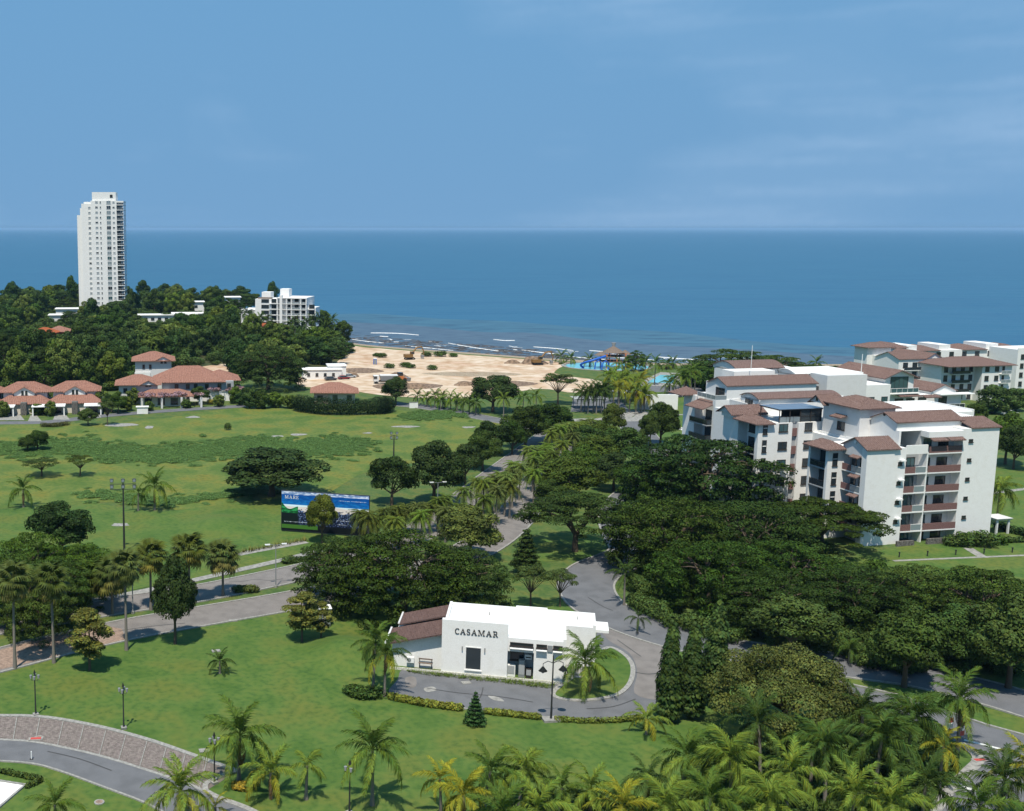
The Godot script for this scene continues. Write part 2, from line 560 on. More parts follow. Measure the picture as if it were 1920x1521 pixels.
	# mast tree: tall narrow column with hanging leaves (w 3.2, h 12)
	for k in 3:
		var blobs := []
		for i in 26:
			var y := 1.2 + i * 0.41
			var rr := 1.15 * (1.0 - pow(i / 26.0, 2.2) * 0.75) * rng.randf_range(0.85, 1.1)
			blobs.append([Vector3(rng.randf_range(-0.15, 0.15), y, rng.randf_range(-0.15, 0.15)), Vector3(rr, 0.75, rr)])
		var tr := MB.new()
		tr.tube([Vector3(0, -0.2, 0), Vector3(0, 6, 0), Vector3(0, 11.4, 0)], [0.2, 0.13, 0.03], 6)
		proto("mast", foliage(blobs, 8000, 0.38, Color(0.036, 0.068, 0.02), -0.7, 0.35, 0.0, 0.35, 1.0), tr.mesh(), 2.7, 12.0)
	# tiered young conifer (w 3.4, h 5)
	var nb := []
	for i in 9:
		var y := 0.5 + i * 0.5
		var rr := 1.55 * (1.0 - i / 9.3)
		for a in 6:
			var q := a * TAU / 6.0 + i * 0.5
			nb.append([Vector3(cos(q) * rr * 0.6, y, sin(q) * rr * 0.6), Vector3(rr * 0.42, 0.11, rr * 0.42)])
	var ntr := MB.new()
	ntr.tube([Vector3(0, -0.1, 0), Vector3(0, 4.9, 0)], [0.1, 0.015], 6)
	proto("conifer", foliage(nb, 3000, 0.26, Color(0.03, 0.075, 0.025), -1.0, 0.6, 0.3, 0.25), ntr.mesh(), 3.3, 5.0)
	# loose tiered evergreen (w 6, h 10)
	var eb := []
	for i in 9:
		var y := 2.0 + i * 0.9
		var rr := 2.7 * (1.0 - i / 10.5)
		for a in 5:
			var q := a * TAU / 5.0 + i * 0.8
			eb.append([Vector3(cos(q) * rr * 0.62, y - 0.2, sin(q) * rr * 0.62), Vector3(rr * 0.45, 0.3, rr * 0.45)])
	var etr := MB.new()
	etr.tube([Vector3(0, -0.2, 0), Vector3(0, 9.8, 0)], [0.2, 0.03], 6)
	proto("evergreen", foliage(eb, 8000, 0.3, Color(0.032, 0.06, 0.024), -0.7, 0.6, 0.2, 0.3), etr.mesh(), 6.0, 10.2)
	# open feathery tree (w 8, h 7)
	for k in 2:
		var blobs := []
		var tips := []
		for i in 20:
			var a := i * 2.4
			var rr := sqrt((i + 0.5) / 20.0) * 3.3
			var q := Vector3(cos(a) * rr, 5.9 - rr * rr * 0.11 + rng.randf_range(-0.7, 0.5), sin(a) * rr)
			var s := rng.randf_range(0.7, 1.2)
			blobs.append([q, Vector3(s, s * 0.4, s)])
			tips.append(q)
		var tr := MB.new()
		tr.tube([Vector3(0, -0.2, 0), Vector3(0.1, 2.4, 0)], [0.22, 0.15], 6)
		limbs(tr, Vector3(0.1, 2.3, 0), tips, 0.08)
		proto("feathery", foliage(blobs, 5000, 0.26, Color(0.05, 0.082, 0.026), -0.4, 0.6, 0.5, 0.3), tr.mesh(), 8.0, 6.7)
	# bushes (w 3, h 2)
	for spec in [["bush", Color(0.05, 0.09, 0.026)], ["bush_yellow", Color(0.2, 0.19, 0.03)]]:
		for k in 2:
			var blobs := []
			for i in 7:
				var a := i * 2.4
				blobs.append([Vector3(cos(a) * 0.8, 0.7 + rng.randf() * 0.5, sin(a) * 0.8), Vector3(0.75, 0.7, 0.75)])
			blobs.append([Vector3(0, 0.9, 0), Vector3(1, 0.9, 1)])
			proto(spec[0], foliage(blobs, 1100, 0.28, spec[1], -0.8, 0.5, 0.2, 0.3), null, 3.0, 1.9)
	make_fronds()

func tree(called: String, kind: String, label: String, px: float, py: float, wpx: float, top: float, group := "", category := "tree", h0 := 0.0) -> Node3D:
	var g := P(px, py, h0)
	return tree_at(called, kind, label, g, px_size(g, wpx), top_at(g, top) - h0, group, category)

func tree_at(called: String, kind: String, label: String, g: Vector3, w: float, h: float, group := "", category := "tree") -> Node3D:
	var list: Array = protos[kind]
	var p: Dictionary = list[rng.randi() % list.size()]
	var o := thing(called, label, category, g, rng.randf() * TAU, group)
	if kind.begins_with("round"): w *= 1.14
	if kind.begins_with("umbrella"): w *= 1.06
	var t := Transform3D(Basis.from_scale(Vector3(w / p.w, h / p.h, w / p.w)), Vector3.ZERO)
	if p.trunk: part("trunk", p.trunk, M.bark, o, t)
	var look: String = ["leaf", "leaf", "leaf_warm", "leaf_cool", "leaf_fresh", "leaf_deep"][rng.randi() % 6]
	if kind in ["olive", "mast", "layered", "conifer"]: look = "leaf"
	part("crown" if p.trunk else "foliage", p.crown, M[look], o, t)
	return o

# ---------------------------------------------------------------- palms
var fronds := {}

func frond_mesh(length: float, arch: float, droop: float, leaf: float, pairs: int, width: float, kind: Color, lift := 0.25, stiff := 0.4) -> ArrayMesh:
	# grows along +x from the origin; arch lifts the start, droop bends the tip down
	var m := MB.new()
	var pts := []
	var rad := []
	var steps := 8
	for i in steps + 1:
		var t := i / float(steps)
		pts.append(Vector3(length * t * (1.0 - 0.18 * droop * t * t), length * (arch * t - (arch * 0.35 + droop) * t * t), 0))
		rad.append(lerpf(0.05, 0.012, t))
	m.col = Color(kind.r * 1.5, kind.g * 1.25, kind.b * 1.1)
	m.tube(pts, rad, 3, false)
	for i in pairs:
		var t := 0.14 + 0.86 * i / float(pairs - 1)
		var f := t * steps
		var k := mini(int(f), steps - 1)
		var p: Vector3 = pts[k].lerp(pts[k + 1], f - k)
		var along: Vector3 = (pts[k + 1] - pts[k]).normalized()
		var up := along.cross(Vector3(0, 0, -1)).normalized()
		if up.y < 0: up = -up
		var l := leaf * (0.55 + 0.9 * sin(PI * clampf(t * 0.85 + 0.12, 0, 1))) * 0.75 * rng.randf_range(0.65, 1.2)
		for side in [-1.0, 1.0]:
			var d: Vector3 = (Vector3(0, 0, side) * 1.0 + along * (0.8 + 0.7 * t) + up * rng.randf_range(lift - 0.3, lift + 0.3)).normalized()
			var mid: Vector3 = p + d * l * 0.5
			var tip: Vector3 = p + d * l + Vector3(0, -l * stiff * rng.randf_range(0.4, 1.5), 0)
			var s: Vector3 = along * width * 0.5
			m.col = leaf_color(kind, 0.38)
			var o: Vector3 = up
			m.tri(p - s * 0.5, mid + s, mid - s, o)
			m.tri(p - s * 0.5, p + s * 0.5, mid + s, o)
			m.tri(mid - s, mid + s, tip, o)
	return m.mesh()

func fan_mesh(size: float, kind: Color) -> ArrayMesh:
	var m := MB.new()
	m.col = Color(kind.r * 1.4, kind.g * 1.2, kind.b)
	m.tube([Vector3.ZERO, Vector3(size * 0.35, size * 0.1, 0), Vector3(size * 0.62, size * 0.08, 0)], [0.035, 0.028, 0.02], 3, false)
	var c := Vector3(size * 0.6, size * 0.08, 0)
	for i in 19:
		var a := lerpf(-2.1, 2.1, i / 18.0)
		var d := Vector3(cos(a), 0.06 * cos(a * 2.0), sin(a))
		var l := size * 0.62 * (0.75 + 0.3 * cos(a))
		var s := Vector3(-sin(a), 0, cos(a)) * size * 0.045
		var mid := c + d * l * 0.6
		var tip := c + d * l * 0.95 + Vector3(0, -l * rng.randf_range(0.25, 0.6), 0)
		m.col = leaf_color(kind, 0.22)
		m.tri(c, mid + s, mid - s, Vector3.UP)
		m.tri(mid - s, mid + s, tip, Vector3.UP)
	return m.mesh()

func make_fronds() -> void:
	var green := Color(0.055, 0.105, 0.02)
	var deep := Color(0.036, 0.068, 0.017)
	var yellow := Color(0.155, 0.18, 0.022)
	var lime := Color(0.1, 0.16, 0.028)
	for k in [["green", green], ["deep", deep], ["yellow", yellow], ["lime", lime]]:
		fronds["coco_" + k[0]] = [frond_mesh(3.9, 0.5, 0.32, 0.85, 44, 0.1, k[1], 0.3, 0.5), frond_mesh(4.3, 0.5, 0.55, 0.9, 46, 0.105, k[1], 0.15, 0.75), frond_mesh(4.2, 0.4, 0.78, 0.85, 46, 0.105, k[1], 0.0, 0.9)]
	fronds["coco_dead"] = [frond_mesh(3.4, 0.2, 0.5, 0.6, 30, 0.08, Color(0.13, 0.095, 0.05), -0.2, 1.2)]
	for k in [["deep", Color(0.042, 0.085, 0.02)], ["lime", lime]]:
		fronds["royal_" + k[0]] = [frond_mesh(3.6, 0.6, 0.5, 0.95, 48, 0.095, k[1], 0.2, 0.9), frond_mesh(3.8, 0.5, 0.8, 0.95, 48, 0.095, k[1], 0.1, 1.1)]
	for k in [["pale", Color(0.1, 0.155, 0.042)], ["mid", Color(0.075, 0.105, 0.032)]]:
		fronds["foxtail_" + k[0]] = [frond_mesh(2.1, 0.85, 1.15, 0.6, 34, 0.085, k[1], 0.3, 1.1), frond_mesh(2.1, 0.6, 1.6, 0.6, 34, 0.085, k[1], 0.2, 1.3)]
	for k in [["mid", Color(0.06, 0.088, 0.026)], ["dry", Color(0.115, 0.12, 0.042)]]:
		fronds["fan_" + k[0]] = [fan_mesh(1.9, k[1]), fan_mesh(2.0, k[1])]

# style: which fronds, how many, how they stand
func palm(called: String, label: String, g: Vector3, height: float, style: String, count: int, size := 1.0, group := "", lean := 0.25, alt := "", alt_share := 0.25) -> Node3D:
	var o := thing(called, label, "palm tree", g, 0.0, group)
	var a := rng.randf() * TAU
	var off := Vector3(cos(a), 0, sin(a)) * lean
	var pts := []
	var rad := []
	var thick := 0.17 * (0.7 + size * 0.3)
	if style.begins_with("royal"): thick *= 1.15
	for i in 6:
		var t := i / 5.0
		pts.append(off * height * 0.25 * t * t + Vector3(0, -0.15 + (height + 0.15) * t, 0))
		rad.append(thick * (1.65 if i == 0 else 1.12 - 0.42 * t))
	part("trunk", MB.new().tube(pts, rad, 7).mesh(), M.palm_bark, o)
	var head: Vector3 = pts[5]
	var list: Array = fronds[style]
	var list2: Array = fronds[alt] if alt else list
	var fan := style.begins_with("fan")
	if style.begins_with("coco"): count = int(count * rng.randf_range(0.72, 0.95))
	var look: Material = M.leaf if group == "" else M[["leaf", "leaf", "leaf_warm", "leaf_fresh", "leaf_deep"][rng.randi() % 5]]
	for i in count:
		var t := (i + 0.5) / count      # 0 = youngest, upright; 1 = oldest, hanging
		var pitch := lerpf(1.15, -0.45, pow(t, 0.85))
		if fan: pitch = lerpf(1.2, -1.15, t)
		if style.begins_with("foxtail"): pitch = lerpf(1.25, -0.2, t)
		pitch += rng.randf_range(-0.12, 0.12)
		var src: Array = list2 if (alt and t > 1.0 - alt_share) else list
		var mesh: Mesh = src[clampi(int(t * src.size()), 0, src.size() - 1)]
		var b := Basis(Vector3.UP, i * 2.39996 + rng.randf_range(-0.25, 0.25)) * Basis(Vector3(0, 0, 1), pitch) * Basis(Vector3(1, 0, 0), rng.randf_range(-0.35, 0.35))
		part("frond", mesh, look, o, Transform3D(b.scaled(Vector3.ONE * size * rng.randf_range(0.88, 1.1)), head + Vector3(0, -0.1 * t, 0)))
	if style.begins_with("coco") and count > 12:
		for i in rng.randi_range(0, 3):
			var b := Basis(Vector3.UP, rng.randf() * TAU) * Basis(Vector3(0, 0, 1), rng.randf_range(-1.35, -0.9))
			part("dead_frond", fronds.coco_dead[0], M.leaf, o, Transform3D(b.scaled(Vector3.ONE * size * 0.85), head + Vector3(0, -0.25, 0)))
	return o

func palm_px(called: String, label: String, px: float, py: float, crown_y: float, style: String, count: int, size := 1.0, group := "", lean := 0.25, alt := "", alt_share := 0.25) -> Node3D:
	var g := P(px, py)
	return palm(called, label, g, maxf(top_at(g, crown_y), 0.5), style, count, size, group, lean, alt, alt_share)

# ---------------------------------------------------------------- scene
func _ready() -> void:
	# camera
	var cam := Camera3D.new()
	cam.name = "camera"
	add_child(cam)
	cam.position = Vector3(0, EYE, 0)
	cam.rotation.x = -TILT
	cam.keep_aspect = Camera3D.KEEP_HEIGHT
	var near := 0.5
	cam.set_frustum(near * 1521.0 / FOC, Vector2(near * (960.0 - PCX) / FOC, 0.0), near, 120000.0)
	cam.current = true
	# sky
	var we := WorldEnvironment.new()
	we.name = "environment"
	add_child(we)
	var env := Environment.new()
	we.environment = env
	env.background_mode = Environment.BG_SKY
	env.tonemap_mode = Environment.TONE_MAPPER_LINEAR
	env.tonemap_exposure = 1.38
	env.sdfgi_enabled = true
	env.ssao_enabled = true
	env.ssil_enabled = true
	var sm := ProceduralSkyMaterial.new()
	sm.sky_top_color = lin(0.1, 0.262, 0.46)
	sm.sky_horizon_color = lin(0.132, 0.268, 0.445)
	sm.sky_curve = 0.2
	sm.ground_bottom_color = lin(0.05, 0.09, 0.1)
	sm.ground_horizon_color = lin(0.1, 0.22, 0.38)
	sm.sun_angle_max = 4.0
	sm.sky_cover = clouds()
	sm.sky_cover_modulate = Color(1, 1, 1)
	env.fog_enabled = true
	env.fog_density = 0.00004
	env.fog_light_color = Color(0.66, 0.84, 1.0)
	var sky := Sky.new()
	sky.sky_material = sm
	env.sky = sky
	# sun: high, behind the camera and a little to its left
	var sun := DirectionalLight3D.new()
	sun.name = "sun"
	add_child(sun)
	sun.look_at_from_position(Vector3(-0.12, 0.9, 0.42) * 100.0, Vector3.ZERO)
	sun.light_energy = 1.35
	sun.light_color = Color(1.0, 0.965, 0.9)
	sun.light_angular_distance = 0.53
	sun.shadow_enabled = true

	make_materials()
	make_land()
	make_roads()
	make_protos()
	make_office()
	make_apartments()
	make_far_buildings()
	make_houses()
	make_site()
	make_park()
	make_street_things()
	make_trees()
	make_palms()
	make_low_plants()

func clouds() -> ImageTexture:
	var f := FastNoiseLite.new()
	f.seed = 9
	f.frequency = 1.0
	f.fractal_octaves = 5
	f.domain_warp_enabled = true
	f.domain_warp_amplitude = 0.4
	f.domain_warp_frequency = 1.2
	var big := FastNoiseLite.new()
	big.seed = 21
	big.frequency = 1.0
	big.fractal_octaves = 3
	var w := 2048
	var h := 1024
	var im := Image.create_empty(w, h, false, Image.FORMAT_RGBA8)
	for y in h / 2:
		var el := PI * (0.5 - (y + 0.5) / h)
		for x in w:
			var az := TAU * x / w + 0.55
			var d := Vector3(cos(az), 0, sin(az))
			# long thin veils: high sheets seen at a slant, stretched along the horizon
			var p := d * 3.2 + Vector3(0, el * 46.0 + sin(az * 2.0) * 1.2, 0)
			var veil := clampf(f.get_noise_3dv(p) * 0.9 + 0.1, 0, 1)
			var where := smoothstep(-0.1, 0.45, big.get_noise_3dv(d * 2.2 + Vector3(0, el * 4.0, 0)))
			im.set_pixel(x, y, Color(1.0, 0.98, 0.96, clampf(veil * where * 0.11 + where * 0.025, 0, 1)))
	return ImageTexture.create_from_image(im)

# ---------------------------------------------------------------- land and sea
func make_land() -> void:
	var coast_px := [[-500, 556], [0, 556], [200, 560], [400, 572], [520, 590], [590, 612], [625, 632], [660, 645], [760, 655], [900, 665], [1050, 676], [1200, 683], [1400, 687], [1700, 687], [2150, 685]]
	var coast := smooth(ground(coast_px), false, 5)
	var land := PackedVector2Array([Vector2(2500, 600), Vector2(-2500, 600), Vector2(-2500, coast[0].y)])
	land.append_array(coast)
	land.append(Vector2(2500, coast[coast.size() - 1].y))
	sheet("ground", land, 0.0, M.verge)
	# the shore slopes under the water
	var m := MB.new()
	var full := PackedVector2Array([Vector2(-2500, coast[0].y)])
	full.append_array(coast)
	full.append(Vector2(2500, coast[coast.size() - 1].y))
	for i in full.size() - 1:
		var a := full[i]
		var b := full[i + 1]
		m.quad(Vector3(a.x, 0, a.y), Vector3(b.x, 0, b.y), Vector3(b.x + 4, -3.2, b.y - 48), Vector3(a.x + 4, -3.2, a.y - 48), Vector3.UP)
	struct("beach", m.mesh(), M.beach)
	var s := MB.new()
	var xs := [-90000.0, -3000.0, 3000.0, 90000.0]
	var zs := [-300.0, -3000.0, -20000.0, -100000.0]
	for i in 3:
		for k in 3:
			s.quad(Vector3(xs[i], -1.4, zs[k]), Vector3(xs[i + 1], -1.4, zs[k]), Vector3(xs[i + 1], -1.4, zs[k + 1]), Vector3(xs[i], -1.4, zs[k + 1]), Vector3.UP)
	struct("sea", s.mesh(), M.sea)
	var shal := ground([[575, 592], [700, 588], [820, 597], [950, 602], [1100, 614], [1250, 622], [1420, 640], [1600, 652], [1900, 660], [2300, 662], [2300, 700], [1000, 690], [640, 650], [560, 610]], -1.4)
	sheet("shallow_water", smooth(shal, true, 6), -1.37, M.shallow)
	sheet("shallow_water", smooth(ground([[600, 606], [700, 606], [800, 612], [900, 622], [1000, 624], [1100, 636], [1250, 648], [1400, 655], [1600, 668], [1900, 672], [2300, 674], [2300, 700], [1000, 690], [640, 650]], -1.4), true, 6), -1.34, M.surf)
	# breaking waves: low ridges of foam
	for f in [[[[695, 624], [720, 624], [752, 625], [785, 628]], 1.9], [[[712, 630], [728, 631]], 1.2], [[[840, 643], [862, 647], [900, 653], [935, 658]], 1.8], [[[925, 636], [945, 638], [965, 638]], 1.5], [[[962, 655], [970, 656]], 1.0], [[[978, 656], [1010, 660], [1050, 664]], 1.6], [[[1105, 657], [1150, 660], [1200, 663]], 1.3], [[[1235, 669], [1275, 672], [1320, 675]], 1.9], [[[738, 641], [748, 641]], 1.0], [[[1140, 669], [1200, 673], [1226, 675]], 1.1], [[[1450, 672], [1500, 674]], 1.0], [[[660, 636], [690, 640], [720, 643]], 0.8], [[[760, 648], [800, 652], [850, 657]], 0.8], [[[1000, 650], [1040, 653], [1075, 657]], 0.9], [[[1330, 668], [1400, 672]], 0.9], [[[1060, 668], [1100, 671], [1135, 674]], 1.0]]:
		var line := smooth(ground(f[0], -1.3), false, 10)
		var fm := MB.new()
		for i in line.size():
			if i < line.size() - 1:
				var t := i / float(line.size() - 1)
				var t2 := (i + 1) / float(line.size() - 1)
				var wa: float = 0.62 * f[1] * (0.25 + sin(PI * t)) * rng.randf_range(0.6, 1.4)
				var wb: float = 0.62 * f[1] * (0.25 + sin(PI * t2)) * rng.randf_range(0.6, 1.4)
				var a := line[i]
				var b := line[i + 1]
				fm.quad(Vector3(a.x, -1.33, a.y + wa), Vector3(b.x, -1.33, b.y + wb), Vector3(b.x, -1.12, b.y), Vector3(a.x, -1.12, a.y), Vector3(0, 1, 0.5))
				fm.quad(Vector3(a.x, -1.33, a.y - wa), Vector3(b.x, -1.33, b.y - wb), Vector3(b.x, -1.12, b.y), Vector3(a.x, -1.12, a.y), Vector3(0, 1, -0.5))
		var fo := struct("breaking_wave", fm.mesh(), M.foam)
		fo.set_meta("kind", "stuff")
		tag(fo, "white line of foam on a breaking wave", "wave foam", "breaking waves off the beach")
	for i in 26:
		var px := rng.randf_range(650, 1330)
		var py := lerpf(637, 681, (px - 640) / 690.0) - rng.randf_range(0, 9)
		var wide := rng.randf_range(5, 22)
		var line := smooth(ground([[px, py], [px + wide * 0.5, py + rng.randf_range(0, 1.5)], [px + wide, py + rng.randf_range(0.5, 2.0)]], -1.3), false, 6)
		var fo := struct("breaking_wave", ribbon(line, rng.randf_range(0.2, 0.7), -1.31), M.foam)
		fo.set_meta("kind", "stuff")
		tag(fo, "thin streak of foam in the shallows off the beach", "wave foam", "streaks of foam in the shallows")
	# rocks of the shore shelf
	var rocks := MultiMesh.new()
	rocks.transform_format = MultiMesh.TRANSFORM_3D
	var rm := MB.new()
	var rp := []
	for i in 8: rp.append(Vector3((1 if i % 4 in [1, 2] else -1) * rng.randf_range(0.3, 0.6), (0.5 if i > 3 else -0.4) * rng.randf_range(0.5, 1.2), (1 if i % 4 in [2, 3] else -1) * rng.randf_range(0.3, 0.6)))
	rm.hexa(rp)
	rocks.mesh = rm.mesh()
	var spots := []
	for i in 750:
		var px := rng.randf_range(650, 1180)
		var base := lerpf(637, 683, (px - 640) / 540.0)
		var g := P(px, base - rng.randf_range(-2, 14) * (1.0 if px < 1050 else 0.5), -1.0)
		spots.append(Transform3D(Basis(Vector3.UP, rng.randf() * TAU).scaled(Vector3(rng.randf_range(1.5, 5), rng.randf_range(0.15, 0.6), rng.randf_range(1.0, 3.0))), g + Vector3(0, -0.45, 0)))
	rocks.instance_count = spots.size()
	for i in spots.size(): rocks.set_instance_transform(i, spots[i])
	var ro := MultiMeshInstance3D.new()
	ro.name = "shore_rocks"
	ro.multimesh = rocks
	ro.material_override = M.rock
	add_child(ro)
	tag(ro, "dark wet rocks of the shelf along the beach", "rocks", "", "stuff")
	mound(648, 1226, 6.5, 9.0, 1.5)
	mound(420, 985, 9.0, 11.0, 1.2)
	# ground covers
	sheet("forest_floor", smooth(ground([[-500, 566], [0, 566], [200, 568], [400, 580], [520, 598], [600, 620], [660, 655], [640, 690], [560, 700], [430, 690], [250, 695], [0, 720], [-500, 735]]), true, 3), 0.03, M.underwood)
	sheet("field", smooth(ground([[-400, 800], [0, 795], [250, 790], [460, 763], [560, 768], [740, 768], [880, 785], [950, 795], [880, 850], [700, 880], [600, 930], [480, 936], [330, 956], [150, 940], [-400, 970]]), true, 4), 0.03, M.meadow)
	sheet("lawn", smooth(ground([[-300, 972], [0, 955], [150, 941], [260, 957], [330, 957], [480, 938], [560, 940], [630, 965], [650, 1000], [600, 1030], [430, 1072], [150, 1122], [-300, 1190]]), true, 4), 0.04, M.lawn)
	sheet("lawn", ground([[-500, 1300], [0, 1256], [120, 1226], [237, 1198], [365, 1174], [529, 1146], [640, 1126], [700, 1115], [1040, 1125], [1130, 1165], [1250, 1208], [1420, 1240], [1620, 1272], [1920, 1345], [2400, 1460], [2400, 1900], [-500, 1900]]), 0.02, M.lawn)
	sheet("lawn", smooth(ground([[1540, 1075], [1660, 1030], [1880, 1005], [2200, 1000], [2200, 1075], [1750, 1090], [1600, 1095]]), true, 3), 0.04, M.lawn)
	sheet("lawn", smooth(ground([[1865, 880], [2200, 870], [2200, 990], [1865, 1000]]), true, 3), 0.045, M.lawn)
	sheet("lawn", smooth(ground([[1205, 738], [1310, 738], [1330, 850], [1260, 880], [1225, 830]]), true, 2), 0.04, M.lawn)
	sheet("lawn", smooth(ground([[1000, 1010], [1100, 1005], [1140, 1015], [1125, 1040], [1060, 1050], [1000, 1050]]), true, 3), 0.04, M.lawn)
	sheet("beach", smooth(ground([[622, 634], [660, 648], [760, 657], [900, 667], [1050, 678], [1130, 682], [1130, 688], [1050, 684], [900, 675], [780, 668], [690, 662], [640, 668], [620, 650]]), true, 3), 0.05, M.sand)
	sheet("building_site", smooth(ground([[640, 672], [690, 652], [780, 661], [900, 670], [1050, 681], [1062, 690], [1040, 700], [1130, 716], [1080, 736], [1010, 729], [890, 746], [740, 743], [640, 730], [560, 723], [565, 706], [620, 690]]), true, 4), 0.06, M.sand)
	sheet("building_site", smooth(ground([[350, 694], [400, 684], [440, 682], [450, 692], [430, 702], [370, 702]]), true, 4), 0.06, M.sand)
	for q in [[[[700, 722], [760, 718], [830, 722], [800, 729], [720, 730]], M.soil], [[[640, 692], [690, 690], [720, 697], [660, 700]], M.soil], [[[880, 716], [960, 714], [1010, 720], [930, 727]], M.soil], [[[790, 700], [900, 697], [980, 702], [880, 706]], M.beach]]:
		sheet("bare_earth", smooth(ground(q[0]), true, 4), 0.075, q[1])
	for q in [[228, 797, 30, 4], [280, 801, 10, 3], [362, 782, 14, 2], [560, 815, 18, 2.5], [600, 828, 10, 1.5], [760, 800, 24, 2], [880, 801, 14, 2], [225, 984, 20, 3.5], [520, 818, 12, 2], [690, 812, 10, 1.2]]:
		var pts := []
		for i in 9:
			var a := TAU * i / 9.0
			pts.append([q[0] + cos(a) * q[2] * rng.randf_range(0.6, 1.2), q[1] + sin(a) * q[3] * rng.randf_range(0.6, 1.2)])
		sheet("bare_patch", smooth(ground(pts), true, 3), 0.075, M.concrete)

# a low grassy mound on the lawn
func mound(px: float, py: float, rx: float, rz: float, h: float) -> void:
	var g := P(px, py)
	var m := MB.new()
	var at := func(i: int, k: int) -> Vector3:
		var r := k / 10.0
		var a := TAU * i / 36.0
		return Vector3(g.x + cos(a) * r * rx, 0.024 + h * pow(cos(r * PI / 2), 2.0) - (0.02 if k == 10 else 0.0), g.z + sin(a) * r * rz)
	var nor := func(i: int, k: int) -> Vector3:
		var r := k / 10.0
		var a := TAU * i / 36.0
		var s := h * PI / 2 * sin(r * PI)
		return Vector3(cos(a) * s / rx, 1, sin(a) * s / rz).normalized()
	for i in 36:
		for k in 10:
			var c := [[i, k], [i + 1, k], [i + 1, k + 1], [i, k + 1]]
			var p := c.map(func(q): return at.call(q[0], q[1]))
			var from := m.v.size()
			m.quad(p[0], p[1], p[2], p[3], Vector3.UP)
			for t in range(from, m.v.size()):
				for q in 4:
					if m.v[t] == p[q]: m.n[t] = nor.call(c[q][0], c[q][1])
	struct("lawn_mound", m.mesh(), M.lawn)

# ---------------------------------------------------------------- roads
func kerb(line: PackedVector2Array, half := 0.16, h := 0.17) -> void:
	struct("kerb", ribbon(line, half, h, h + 0.02), M.kerb)

func offset_line(p: PackedVector2Array, by: float) -> PackedVector2Array:
	var out := PackedVector2Array()
	for i in p.size():
		var d := (p[mini(i + 1, p.size() - 1)] - p[maxi(i - 1, 0)]).normalized()
		out.append(p[i] + Vector2(-d.y, d.x) * by)
	return out

func road(px: Array, half: float, y: float, m: Material, sides := 3) -> PackedVector2Array:
	var line := smooth(ground(px), false, 6)
	struct("road", ribbon(line, half, y), m)
	if sides & 1: kerb(offset_line(line, half + 0.15))
	if sides & 2: kerb(offset_line(line, -half - 0.15))
	return line

